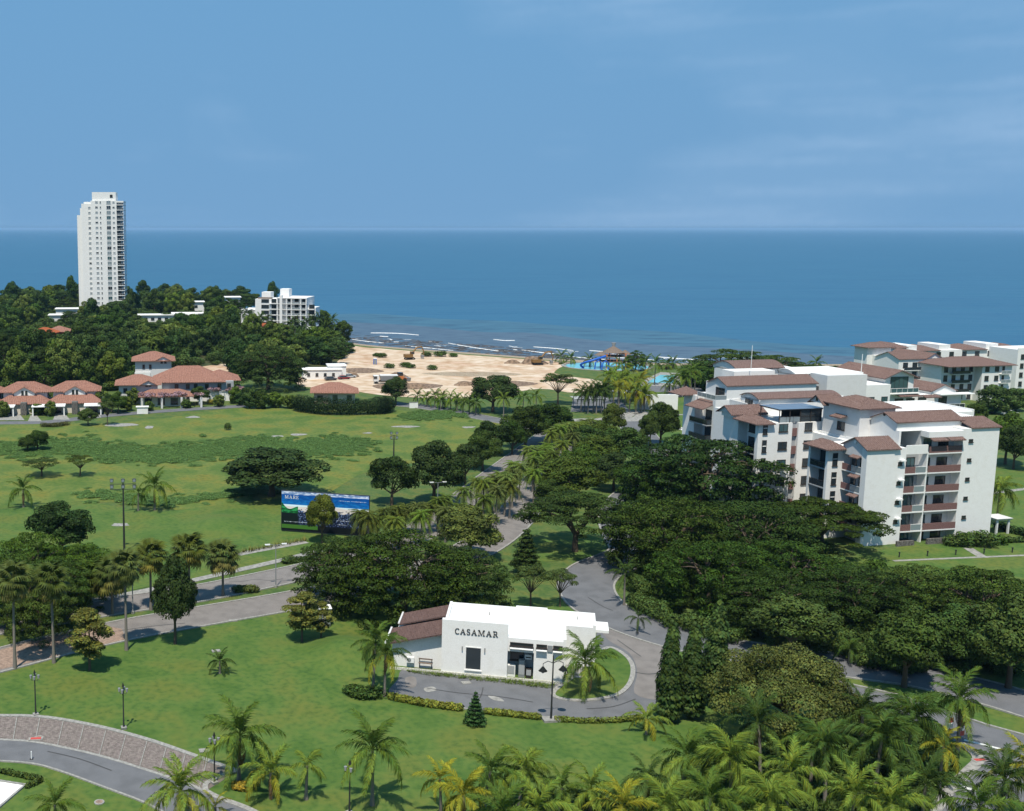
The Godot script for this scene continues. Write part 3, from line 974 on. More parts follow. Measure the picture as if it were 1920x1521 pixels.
func make_roads() -> void:
	# avenue, two carriageways
	var low := road([[-300, 1312], [-150, 1275], [0, 1238], [120, 1207], [237, 1181], [365, 1158], [529, 1130], [640, 1108], [760, 1080], [860, 1045], [935, 1000], [985, 945], [1020, 895], [1060, 845], [1086, 810], [1105, 792]], 3.7, 0.06, M.avenue)
	var upr := road([[-300, 1245], [-150, 1205], [0, 1172], [120, 1152], [219, 1136], [365, 1114], [510, 1085], [620, 1060], [720, 1030], [800, 990], [870, 940], [925, 897], [985, 852], [1040, 810], [1066, 792]], 3.5, 0.065, M.avenue)
	struct("sidewalk", ribbon(smooth(ground([[-300, 1200], [0, 1158], [157, 1130], [300, 1102], [430, 1073], [547, 1046], [600, 1032]]), false, 5), 0.8, 0.09, 0.08), M.concrete)
	# brick paved crossing on the avenue at the left
	sheet("brick_crossing", ground([[-300, 1330], [-300, 1295], [0, 1219], [190, 1172], [228, 1180], [237, 1200], [0, 1256]]), 0.075, M.brick_pave)
	# far roads
	road([[-80, 796], [0, 793], [90, 791], [200, 779], [330, 769], [460, 761]], 2.6, 0.06, M.asphalt, 0)
	road([[735, 757], [800, 764], [870, 776], [930, 788], [1000, 800]], 3.0, 0.06, M.asphalt, 3)
	road([[960, 802], [1010, 797], [1070, 790], [1130, 787], [1195, 786], [1212, 780], [1200, 773], [1175, 775], [1160, 782]], 3.2, 0.07, M.concrete, 0)
	sheet("parking_area", ground([[1075, 745], [1160, 745], [1180, 770], [1070, 772]]), 0.055, M.asphalt)
	sheet("parking_area", ground([[1215, 722], [1330, 722], [1330, 735], [1210, 735]]), 0.055, M.asphalt)
	struct("path", ribbon(ground([[1230, 778], [1310, 777]]), 0.8, 0.06), M.concrete)
	struct("path", ribbon(ground([[1860, 925], [1890, 921], [1990, 908]]), 0.7, 0.07), M.concrete)
	struct("path", ribbon(ground([[1675, 1052], [1790, 1047], [1912, 1042], [2100, 1036]]), 0.35, 0.09, 0.08), M.concrete)
	struct("path", ribbon(ground([[1815, 1028], [1845, 1046]]), 0.8, 0.07), M.concrete)
	# the winding road past the office
	road([[1192, 788], [1194, 805], [1215, 835], [1235, 870], [1222, 905], [1180, 938], [1166, 975], [1178, 1010], [1190, 1035], [1160, 1052], [1118, 1070], [1098, 1098], [1120, 1135], [1180, 1168], [1262, 1196], [1350, 1215], [1450, 1231], [1610, 1252], [1700, 1264], [1790, 1284], [1920, 1320], [2150, 1395]], 4.0, 0.06, M.asphalt)
	# side road at the right
	sheet("road", ground([[1560, 1278], [1680, 1305], [1762, 1332], [1850, 1362], [1990, 1400], [1990, 1500], [1900, 1505], [1840, 1530], [1800, 1580], [1690, 1600], [1770, 1500], [1800, 1462], [1832, 1430], [1815, 1402], [1700, 1348], [1560, 1300]]), 0.055, M.asphalt)
	kerb(ground([[1560, 1276], [1680, 1303], [1762, 1330], [1850, 1360], [1990, 1398]]))
	struct("sidewalk", ribbon(smooth(ground([[1800, 1395], [1826, 1412], [1834, 1428], [1815, 1448], [1785, 1478], [1760, 1510], [1720, 1570]]), false, 5), 0.55, 0.14, 0.1), M.concrete)
	struct("road_marking", ribbon(ground([[1808, 1388], [1908, 1413]]), 0.2, 0.066), M.road_white)
	struct("road_marking", ribbon(ground([[1790, 1474], [1830, 1482]]), 0.25, 0.066), M.road_white)
	# cracks and mended joints in the carriageways
	for q in [[[430, 1092], [455, 1090], [480, 1088], [505, 1089], [530, 1086]], [[200, 1186], [250, 1180], [300, 1174], [345, 1168]], [[60, 1200], [90, 1198], [130, 1190]], [[1100, 1120], [1130, 1138], [1150, 1146]], [[1190, 1262], [1215, 1264], [1240, 1262]], [[1160, 1200], [1185, 1222], [1205, 1232]], [[800, 1290], [860, 1300], [930, 1306], [1000, 1318]], [[880, 1320], [900, 1308], [905, 1290]], [[90, 1410], [150, 1424], [210, 1446]], [[1100, 1330], [1150, 1326], [1190, 1312]]]:
		var pts := []
		for p in q: pts.append([p[0] + rng.randf_range(-3, 3), p[1] + rng.randf_range(-1, 1)])
		struct("road_crack", ribbon(smooth(ground(pts), false, 4), rng.randf_range(0.04, 0.1), 0.0795), M.tar)
	# office forecourt
	sheet("forecourt", smooth(ground([[768, 1252], [745, 1275], [731, 1302], [800, 1320], [880, 1330], [1010, 1344], [1110, 1350], [1190, 1344], [1235, 1322], [1252, 1290], [1258, 1245], [1245, 1209], [1200, 1198], [1130, 1178], [1118, 1190], [1122, 1230], [1050, 1275], [1030, 1281], [900, 1268]]), true, 4), 0.045, M.asphalt)
	sheet("driveway", smooth(ground([[1130, 1176], [1200, 1196], [1246, 1207], [1258, 1245], [1252, 1290], [1236, 1312], [1190, 1300], [1195, 1260], [1180, 1225], [1140, 1200]]), true, 4), 0.058, M.avenue)
	var isl := smooth(ground([[1040, 1296], [1042, 1308], [1075, 1314], [1120, 1312], [1160, 1302], [1182, 1280], [1186, 1250], [1170, 1228], [1140, 1215], [1110, 1240], [1075, 1270]]), true, 4)
	sheet("planted_island", isl, 0.12, M.lawn)
	isl.append(isl[0])
	kerb(isl, 0.28, 0.16)
	kerb(smooth(ground([[731, 1303], [800, 1321], [880, 1331], [1010, 1345], [1110, 1351], [1190, 1345], [1237, 1323]]), false, 4), 0.14)
	sheet("patched_asphalt", smooth(ground([[915, 1305], [935, 1308], [945, 1316], [925, 1313]]), true, 3), 0.062, M.concrete)
	sheet("patched_asphalt", smooth(ground([[795, 1291], [812, 1288], [818, 1295], [800, 1298]]), true, 3), 0.062, M.concrete)
	sheet("patched_asphalt", smooth(ground([[760, 1272], [778, 1270], [780, 1287], [764, 1290]]), true, 3), 0.062, M.avenue)
	# street at the lower left with the paved parking bays
	var outer := smooth(ground([[-200, 1346], [-80, 1342], [0, 1343], [60, 1344], [120, 1351], [200, 1367], [280, 1389], [350, 1413], [400, 1431], [445, 1447]]), false, 6)
	var inner := smooth(ground([[-200, 1384], [-80, 1384], [0, 1387], [60, 1391], [130, 1404], [200, 1421], [290, 1449], [350, 1470], [385, 1484]]), false, 6)
	var lower := smooth(ground([[-200, 1424], [-80, 1424], [0, 1428], [60, 1433], [110, 1446], [200, 1479], [275, 1508], [340, 1545], [420, 1600]]), false, 6)
	var right := smooth(ground([[385, 1484], [410, 1497], [470, 1520], [540, 1560], [600, 1600]]), false, 6)
	var edge := inner.duplicate()
	edge.append_array(right)
	sheet("road", join2(edge, lower), 0.05, M.asphalt)
	kerb(lower, 0.12, 0.15)
	kerb(outer, 0.28, 0.17)
	kerb(right, 0.32, 0.15)
	struct("kerb", ribbon(inner, 0.2, 0.075, 0.05), M.kerb)
	kerb(smooth(ground([[445, 1447], [425, 1452], [398, 1464], [386, 1472], [385, 1484]]), false, 5), 0.28, 0.165)
	var bays := sheet("parking_bays", join2(outer, inner), 0.045, M.joint)
	pavers(outer, inner, bays)
	# a small paved terrace behind a hedge, lower left
	sheet("terrace", ground([[-120, 1452], [0, 1467], [46, 1474], [0, 1512], [-60, 1560], [-260, 1540]]), 0.09, M.roofwhite)
	kerb(ground([[-120, 1451], [0, 1466], [48, 1473], [0, 1514], [-60, 1562]]), 0.12, 0.2)

# single pavers of the parking bays, laid in courses between the two kerb lines
func pavers(outer: PackedVector2Array, inner: PackedVector2Array, parent: MeshInstance3D) -> void:
	var m := MB.new()
	var bands := MB.new()
	var rows := 24
	var run := 0.0
	var col := 0
	var n := mini(outer.size(), inner.size())
	var length := 0.0
	for i in n - 1: length += outer[i].distance_to(outer[i + 1])
	var step := 0.24
	var s := 0.0
	while s < length - step:
		var q := [along(outer, s), along(outer, s + step - 0.02), along2(inner, s / length), along2(inner, (s + step - 0.02) / length)]
		var band := int(s / 2.75) != int((s + step) / 2.75)
		if band:
			var e: Vector2 = q[0].lerp(q[1], 0.45)
			var f: Vector2 = q[2].lerp(q[3], 0.45)
			bands.hexa(slab([q[0].lerp(q[2], 0.03), e.lerp(f, 0.03), e.lerp(f, 0.97), q[0].lerp(q[2], 0.97)], 0.04, 0.07))
		else:
			for r in rows:
				var t0 := 0.04 + 0.92 * (r + (0.5 if col % 2 else 0.0)) / rows
				var t1 := t0 + 0.92 / rows * 0.9
				if t1 > 0.965: continue
				var k := rng.randf_range(0.75, 1.2)
				m.col = Color(k, k * rng.randf_range(0.96, 1.02), k)
				var h := 0.064 + rng.randf_range(-0.004, 0.004)
				var p := [q[0].lerp(q[2], t0), q[1].lerp(q[3], t0), q[1].lerp(q[3], t1), q[0].lerp(q[2], t1)]
				var sl := slab(p, 0.04, h)
				m.quad(sl[4], sl[5], sl[6], sl[7], Vector3.UP)
				m.quad(sl[3], sl[2], sl[6], sl[7], sl[3] - sl[0])
				m.quad(sl[1], sl[2], sl[6], sl[5], sl[1] - sl[0])
		col += 1
		s += step
	M.paver_a.vertex_color_use_as_albedo = true
	var o := part("pavers", m.mesh(), M.paver_a, parent)
	o.set_meta("kind", "stuff")
	var b := part("bay_bands", bands.mesh(), M.kerb, parent)
	b.set_meta("kind", "stuff")

func along(p: PackedVector2Array, s: float) -> Vector2:
	for i in p.size() - 1:
		var l := p[i].distance_to(p[i + 1])
		if s <= l: return p[i].lerp(p[i + 1], s / l)
		s -= l
	return p[p.size() - 1]

func along2(p: PackedVector2Array, t: float) -> Vector2:
	var total := 0.0
	for i in p.size() - 1: total += p[i].distance_to(p[i + 1])
	return along(p, t * total)

func slab(p: Array, y0: float, y1: float) -> Array:
	var out := []
	for y in [y0, y1]:
		for q in p: out.append(Vector3(q.x, y, q.y))
	return out

# ---------------------------------------------------------------- building pieces
# in a building's own frame x runs along the front, y up, and -z to the back: w is the depth behind the front
func bw(called: String, parent: Node3D, m: Material, u0: float, u1: float, h0: float, h1: float, w0: float, w1: float) -> MeshInstance3D:
	return bx(called, Vector3(u0, h0, -w1), Vector3(u1, h1, -w0), m, parent)

var win_cache := {}
func window(parent: Node3D, at: Vector3, turn: float, w: float, h: float, glass: Material, panes := 2, frame_m: Material = null, fw := 0.09, called := "window", sill := true) -> MeshInstance3D:
	var key := "%.2f %.2f %d %.2f %d" % [w, h, panes, fw, int(sill)]
	if not win_cache.has(key):
		var f := MB.new()
		var d := 0.07
		f.box(Vector3(-w / 2, 0, 0), Vector3(-w / 2 + fw, h, d))
		f.box(Vector3(w / 2 - fw, 0, 0), Vector3(w / 2, h, d))
		f.box(Vector3(-w / 2 + fw, 0, 0), Vector3(w / 2 - fw, fw, d))
		f.box(Vector3(-w / 2 + fw, h - fw, 0), Vector3(w / 2 - fw, h, d))
		for i in range(1, panes):
			var x := -w / 2 + w * i / panes
			f.box(Vector3(x - 0.03, fw, 0), Vector3(x + 0.03, h - fw, d * 0.8))
		if sill: f.box(Vector3(-w / 2 - 0.06, -0.12, 0), Vector3(w / 2 + 0.06, -0.003, d + 0.1))
		var g := MB.new().box(Vector3(-w / 2 + fw, fw, 0.004), Vector3(w / 2 - fw, h - fw, 0.025))
		win_cache[key] = [f.mesh(), g.mesh()]
	var o := part(called, win_cache[key][0], frame_m if frame_m else M.frame, parent, Transform3D(Basis(Vector3.UP, turn), at))
	part("pane", win_cache[key][1], glass, o)
	return o

func winf(parent: Node3D, u: float, y: float, w: float, width: float, height: float, glass: Material, panes := 2, frame_m: Material = null, called := "window") -> MeshInstance3D:
	return window(parent, Vector3(u, y, -w + 0.003), 0.0, width, height, glass, panes, frame_m, 0.09, called)

func winl(parent: Node3D, u: float, y: float, w: float, width: float, height: float, glass: Material, panes := 2, frame_m: Material = null, called := "window") -> MeshInstance3D:
	return window(parent, Vector3(u - 0.003, y, -w), -PI / 2, width, height, glass, panes, frame_m, 0.09, called)

# one roof slope: eave a-b, ridge d-c above it, with the rows of tiles as raised ribs
func slope(m: MB, a: Vector3, b: Vector3, c: Vector3, d: Vector3, pitch := 0.42) -> void:
	m.quad(a, b, c, d, Vector3.UP)
	var k := Vector3(0, -0.16, 0)
	m.quad(a, b, b + k, a + k)
	m.quad(b, c, c + k, b + k)
	m.quad(d, a, a + k, d + k)
	if pitch <= 0.0: return
	var e := (b - a).normalized()
	var length := a.distance_to(b)
	var left := (d - a).dot(e)
	var right := length - (c - a).dot(e)
	var rise := (d - a) - e * left
	var nrm := (e.cross(rise)).normalized()
	if nrm.y < 0: nrm = -nrm
	var n := int(length / pitch)
	for i in n:
		var s := (i + 0.5) * pitch
		var f := 1.0
		if left > 0.01: f = minf(f, s / left)
		if right > 0.01: f = minf(f, (length - s) / right)
		if f < 0.05: continue
		var p := a + e * s
		var q := p + rise * f
		var x := e * pitch * 0.3
		var t := nrm * 0.09
		m.quad(p - x, p + t, q + t, q - x, nrm - e)
		m.quad(p + x, p + t, q + t, q + x, nrm + e)

func gable(called: String, parent: Node3D, tile: Material, wall: Material, u0: float, u1: float, w0: float, w1: float, eave: float, ridge: float, along_u := true, over := 0.35) -> MeshInstance3D:
	var m := MB.new()
	var g: MB
	var ends := []
	if along_u:
		var wm := (w0 + w1) / 2
		var k := (ridge - eave) / (wm - w0)
		var e := eave - over * k
		var r0 := Vector3(u0 - over, ridge + 0.06, -wm)
		var r1 := Vector3(u1 + over, ridge + 0.06, -wm)
		slope(m, Vector3(u0 - over, e + 0.06, -w0 + over), Vector3(u1 + over, e + 0.06, -w0 + over), r1, r0)
		slope(m, Vector3(u1 + over, e + 0.06, -w1 - over), Vector3(u0 - over, e + 0.06, -w1 - over), r0, r1)
		for u in [[u0, u0 + 0.2], [u1 - 0.2, u1]]:
			g = MB.new()
			prism(g, Vector3(u[0], eave, -w0), Vector3(u[0], eave, -w1), Vector3(u[0], ridge, -wm), Vector3(u[1] - u[0], 0, 0))
			ends.append(g)
	else:
		var um := (u0 + u1) / 2
		var k := (ridge - eave) / (um - u0)
		var e := eave - over * k
		var r0 := Vector3(um, ridge + 0.06, -w0 + over)
		var r1 := Vector3(um, ridge + 0.06, -w1 - over)
		slope(m, Vector3(u0 - over, e + 0.06, -w1 - over), Vector3(u0 - over, e + 0.06, -w0 + over), r0, r1)
		slope(m, Vector3(u1 + over, e + 0.06, -w0 + over), Vector3(u1 + over, e + 0.06, -w1 - over), r1, r0)
		for w in [[w0, w0 + 0.2], [w1 - 0.2, w1]]:
			g = MB.new()
			prism(g, Vector3(u0, eave, -w[0]), Vector3(u1, eave, -w[0]), Vector3(um, ridge, -w[0]), Vector3(0, 0, w[0] - w[1]))
			ends.append(g)
	var o := part(called, m.mesh(), tile, parent)
	for e in ends: part("gable", e.mesh(), wall, o)
	return o

func prism(m: MB, a: Vector3, b: Vector3, c: Vector3, d: Vector3) -> void:
	var mid := (a + b + c) / 3 + d / 2
	m.tri(a, b, c, -d)
	m.tri(a + d, b + d, c + d, d)
	for e in [[a, b], [b, c], [c, a]]:
		m.quad(e[0], e[1], e[1] + d, e[0] + d, (e[0] + e[1] + d) / 2 - mid)

func hip(called: String, parent: Node3D, tile: Material, u0: float, u1: float, w0: float, w1: float, eave: float, ridge: float, pitch := 0.42) -> MeshInstance3D:
	var m := MB.new()
	var du := u1 - u0
	var dw := w1 - w0
	var a := Vector3(u0, eave, -w0)
	var b := Vector3(u1, eave, -w0)
	var c := Vector3(u1, eave, -w1)
	var d := Vector3(u0, eave, -w1)
	var r0: Vector3
	var r1: Vector3
	if du >= dw:
		r0 = Vector3(u0 + dw / 2, ridge, -(w0 + w1) / 2)
		r1 = Vector3(u1 - dw / 2, ridge, -(w0 + w1) / 2)
		slope(m, a, b, r1, r0, pitch)
		slope(m, b, c, r1, r1, pitch)
		slope(m, c, d, r0, r1, pitch)
		slope(m, d, a, r0, r0, pitch)
	else:
		r0 = Vector3((u0 + u1) / 2, ridge, -w0 - du / 2)
		r1 = Vector3((u0 + u1) / 2, ridge, -w1 + du / 2)
		slope(m, a, b, r0, r0, pitch)
		slope(m, b, c, r1, r0, pitch)
		slope(m, c, d, r1, r1, pitch)
		slope(m, d, a, r0, r1, pitch)
	m.tri(a, b, c, Vector3.DOWN)
	m.tri(a, c, d, Vector3.DOWN)
	return part(called, m.mesh(), tile, parent)

func shed(called: String, parent: Node3D, tile: Material, a: Vector3, b: Vector3, c: Vector3, d: Vector3, pitch := 0.42) -> MeshInstance3D:
	var m := MB.new()
	slope(m, a, b, c, d, pitch)
	return part(called, m.mesh(), tile, parent)

func barrel(called: String, parent: Node3D, tile: Material, wall: Material, u0: float, u1: float, w0: float, w1: float, eave: float, rise: float) -> MeshInstance3D:
	var m := MB.new()
	var gs := [MB.new(), MB.new()]
	var n := 10
	var pts := []
	for i in n + 1:
		var t := i / float(n)
		pts.append(Vector2(lerpf(w0, w1, t), eave + rise * sin(PI * (0.06 + 0.88 * t))))
	for i in n:
		var a: Vector2 = pts[i]
		var b: Vector2 = pts[i + 1]
		slope(m, Vector3(u0 - 0.3, a.y + 0.05, -a.x), Vector3(u1 + 0.3, a.y + 0.05, -a.x), Vector3(u1 + 0.3, b.y + 0.05, -b.x), Vector3(u0 - 0.3, b.y + 0.05, -b.x), 0.0)
		for k in 2:
			var u: float = [u0, u1 - 0.2][k]
			gs[k].hexa([Vector3(u, eave - 0.3, -a.x), Vector3(u + 0.2, eave - 0.3, -a.x), Vector3(u + 0.2, eave - 0.3, -b.x), Vector3(u, eave - 0.3, -b.x), Vector3(u, a.y, -a.x), Vector3(u + 0.2, a.y, -a.x), Vector3(u + 0.2, b.y, -b.x), Vector3(u, b.y, -b.x)])
	var o := part(called, m.mesh(), tile, parent)
	for g in gs: part("gable", g.mesh(), wall, o)
	return o

func rail(called: String, parent: Node3D, a: Vector3, b: Vector3, h: float, frame_m: Material, glass: Material) -> void:
	var m := MB.new()
	m.bar(a + Vector3(0, h, 0), b + Vector3(0, h, 0), 0.07)
	var n := maxi(1, int(a.distance_to(b) / 1.4))
	for i in n + 1:
		var p := a.lerp(b, i / float(n))
		m.bar(p, p + Vector3(0, h, 0), 0.05)
	var o := part(called, m.mesh(), frame_m, parent)
	if glass:
		part("pane", MB.new().bar(a + Vector3(0, h * 0.5, 0), b + Vector3(0, h * 0.5, 0), 0.02, h * 0.85).mesh(), glass, o)

func awning(parent: Node3D, tile: Material, u: float, y: float, w: float, width: float, left := false, out := 0.9) -> void:
	# small tiled roof over an opening, leaning out from a front (or a left) wall
	if left:
		shed("awning", parent, tile, Vector3(u - out, y - 0.35, -w - width / 2), Vector3(u - out, y - 0.35, -w + width / 2), Vector3(u, y, -w + width / 2), Vector3(u, y, -w - width / 2))
	else:
		shed("awning", parent, tile, Vector3(u - width / 2, y - 0.35, -w + out), Vector3(u + width / 2, y - 0.35, -w + out), Vector3(u + width / 2, y, -w), Vector3(u - width / 2, y, -w))

# ---------------------------------------------------------------- the small sales office
func make_office() -> void:
	var o := thing("sales_office", "low white office building with flat white roof and dark lettering on its front", "building", Vector3(21.4, 0, -133.9), deg_to_rad(-14.1))
	bw("sign_wall", o, M.white, 0, 7.9, 0, 6.95, 0, 0.6)
	bw("wall", o, M.white, 7.9, 14.7, 3.5, 5.2, 0.352, 0.8)
	bw("wall", o, M.white, 11.0, 14.7, 0, 3.5, 0.35, 0.8)
	bw("wall", o, M.white, 14.2, 14.7, 0, 5.2, 0.8, 6.4)
	bw("wall", o, M.white, 14.2, 18.3, 0, 5.2, 6.4, 6.9)
	bw("wall", o, M.white, 17.8, 18.3, 0, 5.2, 6.9, 11.2)
	bw("wall", o, M.white, 0.02, 17.8, 0, 5.2, 10.7, 11.2)
	bw("wall", o, M.white, 0.02, 0.5, 0, 5.2, 0.6, 10.7)
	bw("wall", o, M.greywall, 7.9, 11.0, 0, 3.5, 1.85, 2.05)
	bw("wall", o, M.white, 7.4, 7.9, 0, 5.2, 0.6, 2.05)
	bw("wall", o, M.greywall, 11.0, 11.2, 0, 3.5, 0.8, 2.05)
	var roof := bw("roof", o, M.roofwhite, 0.3, 14.4, 4.95, 5.12, 0.62, 11.0)
	bw("roof_slab", roof, M.roofwhite, 14.4 - 7.35, 18.0 - 7.35, -0.003, 0.167, 6.6 - 5.81, 11.0 - 5.81)
	bw("roof_box", o, M.roofwhite, 8.5, 12.4, 5.12, 5.9, 9.2, 10.6)
	bw("parapet", o, M.white, 0.0, 0.35, 5.2, 5.6, 0.6, 11.2)
	bw("parapet", o, M.white, 0.35, 18.3, 5.2, 5.5, 10.9, 11.2)
	bw("parapet", o, M.white, 17.95, 18.3, 5.2, 5.5, 6.4, 10.9)
	bw("parapet", o, M.white, 14.35, 14.7, 5.2, 5.5, 0.35, 6.4)
	for q in [[5.2, 8.1], [16.1, 9.2]]: bw("roof_pipe", o, M.concrete, q[0], q[0] + 0.12, 5.12, 5.55, q[1], q[1] + 0.12)
	bw("canopy", o, M.roofwhite, 18.3, 19.9, 4.2, 4.55, 7.6, 10.8)
	bw("plinth", o, M.plinth, -6.3, 14.75, 0, 0.35, -0.16, -0.02)
	# clerestory slots with white shades below them
	for q in [[8.15, 10.9], [11.25, 12.5], [13.2, 14.3]]:
		winf(o, (q[0] + q[1]) / 2, 4.25, 0.35, q[1] - q[0], 0.42, M.glass, 1)
		part("sun_shade", MB.new().bar(Vector3(q[0], 4.0, -0.1), Vector3(q[1], 4.0, -0.1), 0.5, 0.06).mesh(), M.roofwhite, o)
	bw("vent_box", o, M.steel, 12.55, 13.15, 3.9, 4.65, 0.2, 0.35)
	var d := winf(o, 3.85, 0.85, 0.0, 1.95, 2.9, M.glass, 1, M.white)
	for x in [-1, 1]:
		part("wall_lamp", MB.new().box(Vector3(3.85 + x * 1.35 - 0.07, 3.25, 0), Vector3(3.85 + x * 1.35 + 0.07, 3.75, 0.18)).mesh(), M.steel, o)
	winf(o, 9.0, 1.9, 1.85, 1.6, 1.35, M.glass, 1)
	# left wing under a lean-to tile roof
	var wg := MB.new()
	wg.hexa([Vector3(-6.2, 0, -1.2), Vector3(-0.01, 0, -1.2), Vector3(-0.01, 0, -9.6), Vector3(-6.2, 0, -9.6), Vector3(-6.2, 3.1, -1.2), Vector3(-0.01, 4.6, -1.2), Vector3(-0.01, 4.6, -9.6), Vector3(-6.2, 3.1, -9.6)])
	part("wing_wall", wg.mesh(), M.white, o)
	shed("tile_roof", o, M.tile_dark, Vector3(-6.9, 3.1, -6.0), Vector3(-6.9, 3.1, -0.3), Vector3(-0.02, 4.95, -0.3), Vector3(-0.02, 4.95, -6.0))
	shed("tile_roof", o, M.tile_dark, Vector3(-6.0, 3.75, -10.3), Vector3(-6.0, 3.75, -5.85), Vector3(-0.02, 5.4, -5.85), Vector3(-0.02, 5.4, -10.3))
	var rc := MB.new()
	rc.bar(Vector3(-6.95, 3.2, -0.32), Vector3(-6.95, 3.2, -6.0), 0.22, 0.2)
	rc.bar(Vector3(-6.05, 3.85, -5.9), Vector3(-6.05, 3.85, -10.3), 0.22, 0.2)
	part("ridge_cap", rc.mesh(), M.offwhite, o)
	bw("step", o, M.concrete, 14.9, 16.4, 0, 0.3, 3.0, 6.0)
	bw("step", o, M.concrete, 14.9, 16.8, 0, 0.15, 2.4, 3.0)
	# lettering
	var font := SystemFont.new()
	font.font_names = PackedStringArray(["Droid Serif"])
	var x := 1.55
	for ch in "CASAMAR":
		var t := TextMesh.new()
		t.text = ch
		t.font = font
		t.font_size = 64
		t.pixel_size = 0.0152
		t.depth = 0.06
		var wd := t.get_aabb().size.x
		part("letter", t, M.frame, o, Transform3D(Basis(), Vector3(x + wd / 2, 5.6, 0.05)))
		x += wd + 0.12
	# things by the wall
	var ac := thing("air_conditioner", "white outdoor air conditioner unit with round fan beside the bench on the office wall", "air conditioner", o.to_global(Vector3(-3.9, 0.75, -0.85)), o.rotation.y)
	part("casing", box_mesh(Vector3(0.95, 0.7, 0.36)), M.lamp_white, ac)
	part("fan_grille", MB.new().cyl(Vector3(-0.12, 0.36, 0.18), Vector3(-0.12, 0.36, 0.21), 0.26).mesh(), M.steel, ac)
	for q in [-0.35, 0.35]: part("bracket", MB.new().bar(Vector3(q, 0.0, 0.15), Vector3(q, -0.25, -0.35), 0.05).mesh(), M.steel, ac)
	var be := thing("wall_bench", "dark wooden bench against the white wall of the office's side wing", "bench", o.to_global(Vector3(-2.0, 0, -0.75)), o.rotation.y)
	for k in 2: part("seat_slat", MB.new().bar(Vector3(-0.85, 0.85 + 0.0, 0.1 - k * 0.2), Vector3(0.85, 0.85, 0.1 - k * 0.2), 0.16, 0.06).mesh(), M.thatch, be)
	part("back_rail", MB.new().bar(Vector3(-0.85, 1.3, -0.2), Vector3(0.85, 1.3, -0.2), 0.06, 0.16).mesh(), M.thatch, be)
	for q in [-0.75, 0.75]: part("leg", MB.new().bar(Vector3(q, 0, -0.1), Vector3(q, 1.35, -0.2), 0.09).mesh(), M.frame, be)
	for q in [[8.35, 1.0, 1.2, "white metal equipment cabinet standing in the office recess", M.lamp_white], [9.6, 0.75, 2.0, "tall grey equipment cabinet standing in the office recess", M.steel], [10.45, 0.7, 0.9, "low dark equipment box standing in the office recess", M.frame]]:
		var c := thing("equipment_cabinet", q[3], "cabinet", o.to_global(Vector3(q[0], 0, -1.3)), o.rotation.y)
		part("casing", box_mesh(Vector3(q[1], q[2] + 0.3, 0.6)), q[4], c)
		part("door", MB.new().box(Vector3(-q[1] * 0.4, 0.4, 0.303), Vector3(q[1] * 0.4, q[2] + 0.2, 0.33)).mesh(), M.greywall, c)
	var ac2 := thing("air_conditioner", "white air conditioner hung on the back wall of the office recess", "air conditioner", o.to_global(Vector3(10.35, 2.2, -1.66)), o.rotation.y)
	part("casing", box_mesh(Vector3(0.85, 0.6, 0.34)), M.lamp_white, ac2)
	part("vent", MB.new().box(Vector3(-0.3, 0.2, 0.173), Vector3(0.3, 0.34, 0.19)).mesh(), M.frame, ac2)
	for q in [[874, 1281], [405, 1221], [437, 1164], [383, 1408]]:
		var g := P(q[0], q[1])
		var mc := thing("utility_cover", "pale concrete utility cover lying on the " + ("office forecourt" if q[0] == 874 else "lawn"), "manhole cover", g, 0.2, "" if q[0] == 874 else "utility covers on the lawn")
		part("slab", box_mesh(Vector3(1.1, 0.12, 0.8)), M.concrete, mc)
		part("lid", MB.new().box(Vector3(-0.35, 0.12, -0.22), Vector3(0.35, 0.14, 0.22)).mesh(), M.kerb, mc)

